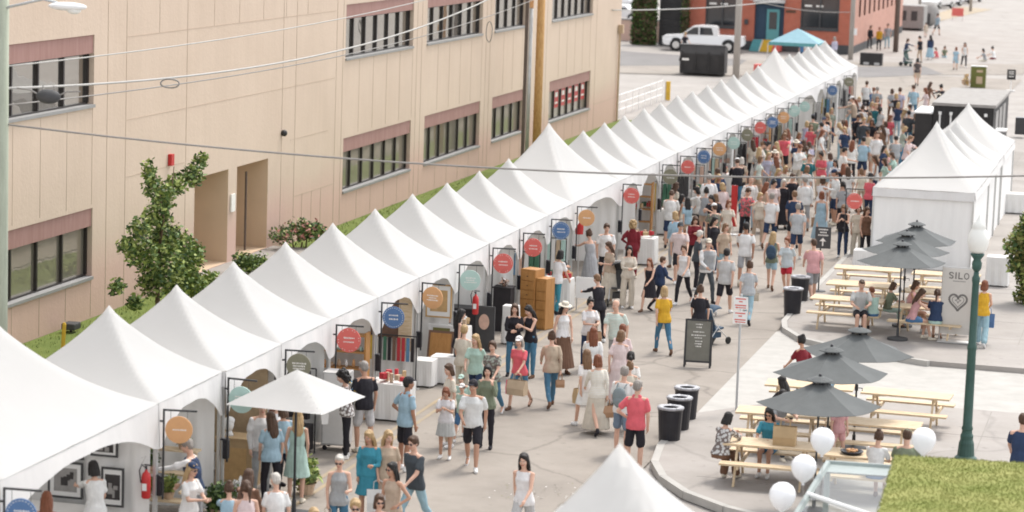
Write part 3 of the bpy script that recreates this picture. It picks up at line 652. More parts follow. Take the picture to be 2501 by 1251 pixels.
def skeleton(pose, sex):
    if (pose, sex) in SK: return SK[pose, sex]
    lean, aL, aR, lL, lR, hp, hy = POSES[pose]; m = sex == 'm'
    S = {}; S['pel'] = Vector((0, 0, .95)); ln = R_(lean); up = Vector((0, -math.sin(ln), math.cos(ln)))
    S['waist'] = S['pel']+up*.14; S['chest'] = S['pel']+up*.34; S['neck0'] = S['pel']+up*.52; S['neck1'] = S['neck0']+up*.07+Vector((0, -.012, .012))
    hq = Matrix.Rotation(R_(hy), 3, 'Z') @ Matrix.Rotation(R_(hp), 3, 'X'); S['hq'] = hq; S['head'] = S['neck1']+hq @ Vector((0, -.012, .10)); S['up'] = up
    sh = .185 if m else .162; S['shw'] = sh
    for sd, a, l, side in (('L', aL, lL, 1), ('R', aR, lR, -1)):
        s0 = S['neck0']+Vector((side*sh, .0, -.062)); e = s0+dirv(a[0]+lean*.5, a[1], side)*.285
        fd = dirv(a[2], 0, side); fi = R_(a[3]); fd = (fd+Vector((-side*math.sin(fi)*1.1, 0, 0))).normalized(); wv = e+fd*.245
        S['s'+sd], S['e'+sd], S['w'+sd], S['f'+sd] = s0, e, wv, fd
        h = S['pel']+Vector((side*.088, 0, -.03)); k = h+dirv(l[0], l[1], side)*.43; an = k+dirv(l[2], 0, side)*.41
        S['h'+sd], S['k'+sd], S['a'+sd] = h, k, an
        fdir = Vector((side*.12, -1, 0)).normalized()
        if l[2] < -20: fdir = Vector((side*.08, -.85, -.55)).normalized()
        S['t'+sd] = fdir
    z = min(S['aL'].z, S['aR'].z)-.085
    for k in list(S):
        if isinstance(S[k], Vector) and k not in ('up', 'fL', 'fR', 'tL', 'tR'): S[k] = S[k]-Vector((0, 0, z))
    S['top'] = S['head'].z+.125
    SK[pose, sex] = S; return S
def caps(mb, a, b, r0, r1, n=10):
    a, b = Vector(a), Vector(b); d = b-a; L = d.length
    if L < 1e-5: return
    u = d/L; mb.tube([a-u*r0*.85, a-u*r0*.5, a, a+d*.33, a+d*.66, b, b+u*r1*.5, b+u*r1*.85], [r0*.45, r0*.86, r0, r0*.7+r1*.3, r0*.35+r1*.65, r1, r1*.86, r1*.45], n)
def loft(mb, rings, n=14):
    """rings: (centre, half width x, half depth y)"""
    vs = [];
    for c, a, b in rings:
        for k in range(n): t = 2*math.pi*k/n; vs.append((c[0]+a*math.cos(t), c[1]+b*math.sin(t), c[2]))
    N = len(rings); fs = [(i*n+k, i*n+(k+1) % n, (i+1)*n+(k+1) % n, (i+1)*n+k) for i in range(N-1) for k in range(n)]
    fs += [tuple(range(n-1, -1, -1)), tuple((N-1)*n+k for k in range(n))]; mb.add(vs, fs)
def torso_rings(S, sex, g, low=-.06, high=.5, flare=0):
    m = sex == 'm'; P = S['pel']; up = S['up']
    tab = ([(-.10, .150, .100), (-.02, .165, .112), (.08, .150, .102), (.16, .148, .10), (.28, .168, .112), (.38, .172, .112), (.45, .140, .092), (.50, .10, .07), (.53, .062, .06)] if m else
           [(-.10, .160, .112), (-.02, .176, .120), (.08, .146, .098), (.16, .128, .088), (.28, .146, .100), (.36, .148, .108), (.43, .122, .082), (.50, .085, .06), (.53, .052, .052)])
    out = []
    for t, a, b in tab:
        if t < low-.001 or t > high+.001: continue
        gg = g*(1.3 if t < .1 else 1); ex = flare*max(0, (.2-t)/.3)
        out.append((P+up*t+Vector((0, -.012 if (t > .3 and t < .4) else 0, 0)), a+gg+ex, b+gg+ex*.8))
    return out
MC = {}
def body_mesh(pose, sex):
    k = ('body', pose, sex)
    if k in MC: return MC[k]
    S = skeleton(pose, sex); mb = MB(); m = sex == 'm'; f_ = 1.0 if m else .86
    loft(mb, torso_rings(S, sex, 0, -.1, .53)); caps(mb, S['neck0']-S['up']*.03, S['neck1']+Vector((0, 0, .02)), .056*f_, .052*f_)
    H = S['head']; q = S['hq']; E = lambda c, r: mb.ell(H+q @ Vector(c), r, q, 14, 10)
    E((0, .012, .025), (.074, .093, .094)); E((0, -.018, -.030), (.062, .072, .082)); E((0, -.058, -.088), (.030, .026, .024))       # cranium, face, chin
    E((0, -.098, -.018), (.012, .018, .025)); E((0, -.088, -.030), (.018, .016, .013)); E((0, -.080, .022), (.042, .016, .012))        # nose, brow ridge
    for s in (-1, 1): E((s*.073, .006, -.010), (.011, .018, .030)); E((s*.034, -.070, -.028), (.024, .022, .022))                     # ears, cheeks
    for sd, side in (('L', 1), ('R', -1)):
        caps(mb, S['s'+sd], S['e'+sd], .047*f_, .038*f_); caps(mb, S['e'+sd], S['w'+sd], .038*f_, .025*f_)
        caps(mb, S['neck0']-S['up']*.03, S['s'+sd], .05*f_, .05*f_)
        caps(mb, S['h'+sd], S['k'+sd], .082*(1 if m else 1.04), .054); kk, aa = S['k'+sd], S['a'+sd]; caps(mb, kk, kk+(aa-kk)*.35+Vector((0, .012, 0)), .052, .053*f_); caps(mb, kk+(aa-kk)*.35+Vector((0, .012, 0)), aa, .053*f_, .034)
        td = S['t'+sd]; caps(mb, aa+Vector((0, .02, -.035)), aa+td*.13+Vector((0, 0, -.055)), .038, .028)
        # hand: palm, four unequal bent fingers, thumb from the side of the palm
        w, fd = S['w'+sd], S['f'+sd]; inn = Vector((-side, 0, 0)); inn = (inn-fd*inn.dot(fd)).normalized(); fr = fd.cross(inn)*side; fr = -fr if fr.y > 0 else fr
        pc = w+fd*.045; mb.tube([w, w+fd*.03, w+fd*.085], [.022, .03, .03], 8)
        for i, L in enumerate((.062, .072, .068, .054)):
            b0 = w+fd*.085+fr*(.024-.016*i); b1 = b0+fd*L*.5+inn*.008; b2 = b1+fd*L*.36+inn*.022; mb.tube([b0-fd*.02, b0, b1, b2], [.0095, .0095, .009, .0075], 6)
        t0 = w+fd*.03+fr*.024; t1 = t0+fd*.03+fr*.024; mb.tube([t0-fr*.01, t0, t1, t1+fd*.028+inn*.006], [.012, .012, .0105, .0085], 6)
    ex = MB(); Q = lambda nm, c, r: ex.use(nm).ell(H+q @ Vector(c), r, q, 8, 6)
    for s in (-1, 1):
        Q('ink_white', (s*.031, -.081, .003), (.0135, .008, .0075)); Q('eye', (s*.031, -.0865, .003), (.007, .005, .0068)); Q('brow', (s*.033, -.088, .024), (.018, .006, .0042))
    Q('lip', (0, -.088, -.060), (.024, .008, .0085))
    MC[k] = smoothmesh(mb, 'person_body', .0095, 'skin', ex); return MC[k]
def part_mesh(kind, pose, sex):
    k = (kind, pose, sex)
    if k in MC: return MC[k]
    S = skeleton(pose, sex); mb = MB(); m = sex == 'm'; f_ = 1.0 if m else .88; vox = .013; sit = pose in SEATED; mt = 'cloth'
    if kind in ('tee', 'long', 'tank', 'polo', 'hood'):
        g = {'tee': .02, 'polo': .02, 'long': .022, 'tank': .012, 'hood': .034}[kind]
        loft(mb, torso_rings(S, sex, g, -.10 if not sit else -.02, .50, .012))
        for sd in 'LR':
            s0, e, wv = S['s'+sd], S['e'+sd], S['w'+sd]; nk = S['neck0']-S['up']*.035
            if kind != 'tank': caps(mb, nk, s0, .052*f_, .050*f_); caps(mb, s0, s0+(e-s0)*.62, .050*f_+g*.35, .056*f_+g*.6)
            else: caps(mb, nk, s0+(nk-s0)*.25, .058*f_, .052*f_)
            if kind in ('long', 'hood'): caps(mb, s0+(e-s0)*.5, e, .055*f_, .05*f_); caps(mb, e, e+(wv-e)*.92, .05*f_, .036*f_)
        if kind == 'polo': caps(mb, S['neck0']+Vector((-.05, 0, 0)), S['neck0']+Vector((.05, 0, 0)), .05, .05)
        if kind == 'hood': mb.ell(S['neck0']+Vector((0, .07, -.01)), (.11, .06, .06))
    elif kind in ('trousers', 'shorts', 'wide'):
        loft(mb, torso_rings(S, sex, .010, -.10, .1))
        for sd in 'LR':
            h, kk, a = S['h'+sd], S['k'+sd], S['a'+sd]; w0 = .094 if m else .096
            if kind == 'shorts': caps(mb, h, h+(kk-h)*(.80 if m else .52), w0, w0*.98)
            else:
                kr, ar = (.066, .050) if kind == 'trousers' else (.088, .086)
                caps(mb, h, kk, w0, kr); caps(mb, kk, kk+(a-kk)*.93, kr, ar)
    elif kind in ('skirt', 'maxi', 'dress', 'maxidress'):
        if kind in ('dress', 'maxidress'):
            loft(mb, torso_rings(S, sex, .014, -.1, .46))
            for sd in 'LR': caps(mb, S['neck0']-S['up']*.04, S['s'+sd]+(S['neck0']-S['s'+sd])*.2, .05*f_, .048*f_)
        L = {'skirt': .36, 'dress': .42, 'maxi': .76, 'maxidress': .76}[kind]; P = S['pel']
        if sit:
            for sd in 'LR': caps(mb, S['h'+sd], S['k'+sd], .11, .10)
            if L > .5:
                for sd in 'LR': caps(mb, S['k'+sd], S['k'+sd]+(S['a'+sd]-S['k'+sd])*.8, .11, .12)
            caps(mb, S['hL'], S['hR'], .12, .12)
        else:
            dy = (S['kL'].y+S['kR'].y)/2; r = [(P+Vector((0, 0, .1)), .14, .1), (P+Vector((0, 0, -.02)), .19, .14)]
            for t in (.3, .6, 1): r.append((P+Vector((0, dy*t*.9, -.02-L*t)), .19+.085*t*(L/.5), .14+.10*t*(L/.5)))
            loft(mb, r[::-1], 18)
    elif kind == 'shoes':
        mt = 'cloth'
        for sd in 'LR':
            a, td = S['a'+sd], S['t'+sd]; b = a+Vector((0, .03, -.048)); caps(mb, b, b+td*.08, .042, .042); caps(mb, b+td*.08, b+td*.165+Vector((0, 0, -.008)), .044, .034); caps(mb, a+Vector((0, .005, -.0)), b, .042, .04)
    elif kind == 'vest':
        loft(mb, torso_rings(S, sex, .034, -.04, .5, .012))
    me = smoothmesh(mb, kind+'_cloth', vox, mt, rel_=2)
    if kind != 'shoes':
        fr_ = 9 if kind not in ('maxi', 'maxidress', 'skirt', 'dress', 'wide') else 16
        nn_ = [v.normal.copy() for v in me.vertices]
        for v in me.vertices:
            c_ = v.co.copy(); w_ = noise.noise(Vector((c_.x*fr_*1.5+len(kind), c_.y*fr_, c_.z*(fr_ if fr_ < 10 else 2.5)+c_.x*6)))
            v.co = c_+nn_[v.index]*(.010*w_-.002)
        me.update()
    MC[k] = me; return me
def head_mesh(kind):
    k = ('head', kind)
    if k in MC: return MC[k]
    mb = MB(); E = lambda c, r: mb.ell(Vector(c), r, None, 14, 10); mt = 'hair'
    if kind in ('short', 'long', 'bob', 'pony', 'bun', 'curly', 'crop'):
        t = 0.0 if kind == 'crop' else .008
        E((0, .022, .040), (.080+t, .090+t, .088+t)); E((0, .050, -.005), (.076+t, .062, .075)); E((0, -.035, .085), (.058+t, .048, .035))
        if kind not in ('crop', 'short'):
            for s in (-1, 1): E((s*.075, .012, -.01), (.018, .045, .06))
        if kind == 'long':
            loft(mb, [((0, .085, -.38), .05, .02), ((0, .09, -.30), .10, .035), ((0, .085, -.15), .105, .045), ((0, .06, -.02), .09, .055)])
            for s in (-1, 1): caps(mb, (s*.078, .02, 0), (s*.088, .03, -.26), .026, .02)
        if kind == 'bob': loft(mb, [((0, .055, -.15), .088, .05), ((0, .05, -.08), .098, .062), ((0, .04, .0), .09, .06)]); [caps(mb, (s*.078, 0, 0), (s*.08, -.005, -.11), .024, .018) for s in (-1, 1)]
        if kind == 'pony': caps(mb, (0, .10, .03), (0, .155, -.02), .03, .038); caps(mb, (0, .155, -.02), (0, .135, -.24), .036, .014)
        if kind == 'bun': E((0, .07, .115), (.045, .045, .042))
        if kind == 'curly':
            rr = random.Random(5)
            for i in range(46):
                a, b = rr.uniform(0, 6.28), rr.uniform(-.9, 1); E((.10*math.cos(a)*math.sqrt(1-b*b*.8), .045+.10*math.sin(a)*math.sqrt(1-b*b*.8)*(1 if math.sin(a) > 0 else .35), b*.14-.02), (.035, .035, .035))
    elif kind == 'cap':
        mt = 'cloth'; E((0, .008, .055), (.086, .100, .072)); E((0, -.105, .052), (.062, .060, .009))
    elif kind == 'sunhat':
        mt = 'cloth'; mb.lathe([(.17, .035), (.172, .042), (.12, .052), (.092, .06), (.088, .10), (.07, .128), (.02, .134), (.0, .130), (.02, .12), (.08, .05)], (0, .01, 0), 18)
    elif kind == 'glasses':
        for s in (-1, 1): mb.ell(Vector((s*.032, -.094, .002)), (.026, .006, .019), None, 10, 6); mb.tube([(s*.055, -.09, .006), (s*.078, -.02, .004), (s*.08, .02, -.002)], .0035, 5)
        mb.tube([(-.012, -.1, .006), (.012, -.1, .006)], .004, 5)
        me = mb.mesh('sunglasses', 'black_plastic', True); MC[k] = me; return me
    me = smoothmesh(mb, kind+'_mesh', .009, mt, rel_=1)
    if mt == 'hair':
        nn_ = [v.normal.copy() for v in me.vertices]
        for v in me.vertices: c_ = v.co.copy(); v.co = c_+nn_[v.index]*.009*noise.noise(Vector((c_.x*45, c_.y*45, c_.z*7)))
        me.update()
    MC[k] = me; return me

PEOPLE = []; NP = [0]
def addpart(root, name, me, color, M_=None, override=None):
    o = D.objects.new(name, me); col.objects.link(o); o.parent = root; o.color = (*color, 1)
    if M_ is not None: o.matrix_local = M_
    if override:
        o.material_slots[0].link = 'OBJECT'; o.material_slots[0].material = M(override)
    return o
HN = {'short': 'short', 'crop': 'cropped', 'long': 'long', 'bob': 'bobbed', 'pony': 'ponytailed', 'bun': 'bunned', 'curly': 'curly'}
TN = {'tee': 't-shirt', 'long': 'long sleeved top', 'tank': 'tank top', 'polo': 'polo shirt', 'hood': 'sweatshirt', 'dress': 'dress', 'maxidress': 'long dress'}
BN = {'trousers': 'trousers', 'shorts': 'shorts', 'skirt': 'skirt', 'maxi': 'long skirt', 'wide': 'wide trousers'}
PN = {'st': 'standing', 'st2': 'standing', 'wa': 'walking', 'wb': 'walking', 'fo': 'arms folded', 'ho': 'one arm raised', 'ph': 'looking at hands', 'ea': 'hand at ear', 'hi': 'hand on hip', 'rc': 'reaching forward', 'si': 'sitting', 'sj': 'sitting', 'sg': 'sitting'}
def zone(px, py):
    """a few words saying what stands next to that spot"""
    Z = [(235, 1150, 'in the framed photograph tent'), (470, 1120, 'by the plant stall'), (640, 1180, 'at the bottom left'), (680, 1030, 'under the white square umbrella'), (870, 930, 'right of the white umbrella'), (930, 1180, 'at the bottom centre'),
         (1120, 940, 'near the yellow lines'), (1160, 830, 'by the painting booth'), (1290, 780, 'beside the wooden drawers'), (1300, 1150, 'alone at the bottom'), (1340, 860, 'in front of the drawers'), (1480, 780, 'ahead of the pushchair'), (1500, 900, 'left of the three bins'), (1590, 690, 'midstreet'),
         (1700, 740, 'behind the chalkboard'), (1480, 590, 'near the red cup stand'), (1690, 560, 'by the olive sign'), (1830, 660, 'right of the chalkboard'), (1900, 600, 'left of the black arrow sign'), (2060, 540, 'beside the closed tent wall'), (1750, 460, 'by the blue sign row'),
         (1900, 480, 'in the middle crowd'), (1880, 390, 'in the dense crowd'), (2000, 420, 'in the crowd centre'), (2000, 300, 'in the far crowd'), (2100, 260, 'near the row end'), (2140, 330, 'left of the black bar'), (2080, 400, 'near the plaza tents'), (1800, 400, 'beside the far booths'), (2200, 250, 'beside the black bar'),
         (2100, 720, 'at the back picnic tables'), (2250, 720, 'near the banner'), (1790, 1050, 'at the near picnic table'), (1900, 980, 'under the nearest grey umbrella'), (2170, 1080, 'above the green roof'), (2410, 720, 'right of the lamp post'), (1960, 840, 'behind the grey umbrellas'),
         (2260, 110, 'on the far road'), (2400, 130, 'on the far kerb'), (2140, 80, 'against the brick wall'), (2480, 1060, 'at the right edge'), (1680, 100, 'by the dumpster')]
    return min(Z, key=lambda t: (t[0]-px)**2+1.6*(t[1]-py)**2)[2]
def person(px, py, pose='st', face=0, sex='f', top='tee:wh', bot='trousers:dn', hair='long:br', h=None, skin='l', shoe=None, hat=None, gl=False, pat=None, loc=None, extra_label=None, vest=None, z=0.0, pz=None):
    """px,py = top of the head in the photograph"""
    S = skeleton(pose, sex); H = h or (1.77 if sex == 'm' else 1.65); sc_ = H/1.735
    hz = S['top']*sc_
    if pose in ('si', 'sj'):      # bench height .45 m: the seat decides the height
        zb = .45+.075*sc_+z-(S['pel'].z-.03)*sc_; zb = max(zb, z-.02)
    elif pose == 'sg': zb = z-(S['pel'].z-.13)*sc_ + (.45 if z > .3 else 0)
    else: zb = z
    P = Vector(loc) if loc else G(px, py, hz+zb)
    tk = top.split(':')[0]
    if pat is None and tk in ('tee', 'long', 'dress', 'tank') and random.random() < .14 and not pose.startswith('s') : pat = random.choice(('cloth_stripe', 'cloth_floral', 'cloth_stripe'))
    vx, vy = CAM.x-P.x, CAM.y-P.y; rot = math.atan2(vx, -vy)+R_(face+random.uniform(-24, 24))
    bo = D.objects.new('person', body_mesh(pose, sex)); col.objects.link(bo); bo.color = (*SKINS[skin], 1)
    bo.location = (P.x, P.y, zb); bo.rotation_euler.z = rot; bo.scale = (sc_,)*3
    NP[0] += 1
    tk, tc = top.split(':'); cl = lambda c: (lambda k: tuple(v*k*random.uniform(.985, 1.015) for v in COLS[c][1]))(random.uniform(.92, 1.05))
    t = addpart(bo, {'tee': 't_shirt', 'long': 'shirt', 'tank': 'tank_top', 'polo': 'polo_shirt', 'hood': 'sweatshirt'}.get(tk, 'dress'), part_mesh(tk, pose, sex), cl(tc), override=pat)
    if vest: addpart(bo, 'vest', part_mesh('vest', pose, sex), cl(vest))
    if bot: bk, bc = bot.split(':'); addpart(bo, {'trousers': 'trousers', 'wide': 'trousers', 'shorts': 'shorts', 'skirt': 'skirt', 'maxi': 'skirt'}[bk], part_mesh(bk, pose, sex), cl(bc))
    addpart(bo, 'shoes', part_mesh('shoes', pose, sex), COLS[shoe or random.choice(('wh', 'wh', 'br', 'bk', 'cr'))][1])
    HM = Matrix.Translation(S['head']) @ S['hq'].to_4x4()
    hk, hc = hair.split(':')
    if hk != 'bald': addpart(bo, 'hair', head_mesh(hk), HAIRC[hc][1], HM)
    if hat: a, b = hat.split(':'); addpart(bo, 'hat' if a == 'sunhat' else 'cap', head_mesh(a), COLS[b][1], HM @ Matrix.Translation((0, 0, .012)))
    if gl: addpart(bo, 'sunglasses', head_mesh('glasses'), (0, 0, 0), HM)
    PEOPLE.append(dict(o=bo, px=PJ((P.x, P.y, zb+hz))[0], py=PJ((P.x, P.y, zb+hz))[1], P=P, rot=rot, s=sc_, S=S, zb=zb,
        lab=(hk, hc, hat, tk, tc, bot, pose, face, {'cloth_stripe': 'striped ', 'cloth_floral': 'patterned ', 'cloth_check': 'checked '}.get(pat, ''), h)))
    return PEOPLE[-1]
def hand(pp, sd='L', t=.07):
    S = pp['S']; v = (S['w'+sd]+S['f'+sd]*t)*pp['s']; c, s = math.cos(pp['rot']), math.sin(pp['rot'])
    return Vector((pp['P'].x+v.x*c-v.y*s, pp['P'].y+v.x*s+v.y*c, pp['zb']+v.z))
def label_people():
    used = {}
    def words(p):
        hk, hc, hat, tk, tc, bot, pose, face, ex, h = p['lab']; small = h is not None and h < 1.45
        L = ('small person' if small else 'person')+' with '
        if hk == 'bald': L += 'bald head'
        else: L += HN[hk]+' '+HAIRC[hc][0]+' hair'
        if hat: L += ' and %s %s' % (COLS[hat.split(':')[1]][0], 'hat' if hat[0] == 's' else 'cap')
        L += ', '+COLS[tc][0]+' '+ex+TN[tk]
        if bot: L += ', '+COLS[bot.split(':')[1]][0]+' '+BN[bot.split(':')[0]]
        return L
    for p in PEOPLE:
        base = words(p); act = PN[p['lab'][6]]; zn = zone(p['px'], p['py'])
        cand = ['%s, %s' % (base, zn), '%s, %s %s' % (base, act, zn)]
        p['cands'] = [c for c in cand]; used.setdefault(cand[0], []).append(p)
    for lab, ps in used.items():
        if len(ps) == 1: ps[0]['o']['label'] = fit(ps[0]['cands'][1] if len(ps[0]['cands'][1].split()) <= 16 else lab)
        else:
            ps.sort(key=lambda q: q['px'])
            ow = ['leftmost', 'second from left', 'third from left', 'fourth from left', 'fifth from left', 'sixth from left', 'seventh from left']
            for i, q in enumerate(ps): q['o']['label'] = fit(lab+', '+('rightmost' if i == len(ps)-1 else ow[i]))
    for p in PEOPLE: p['o']['category'] = 'person'; p['o']['group'] = 'people at the street market'
def fit(s):
    s = s.replace(' and ', ', ') if len(s.split()) > 16 else s
    w_ = s.split()
    if len(w_) > 16: s = s.replace('person with ', 'person, ').replace(' hair,', ',')
    w_ = s.split(); return ' '.join(w_[:16]).rstrip(',')

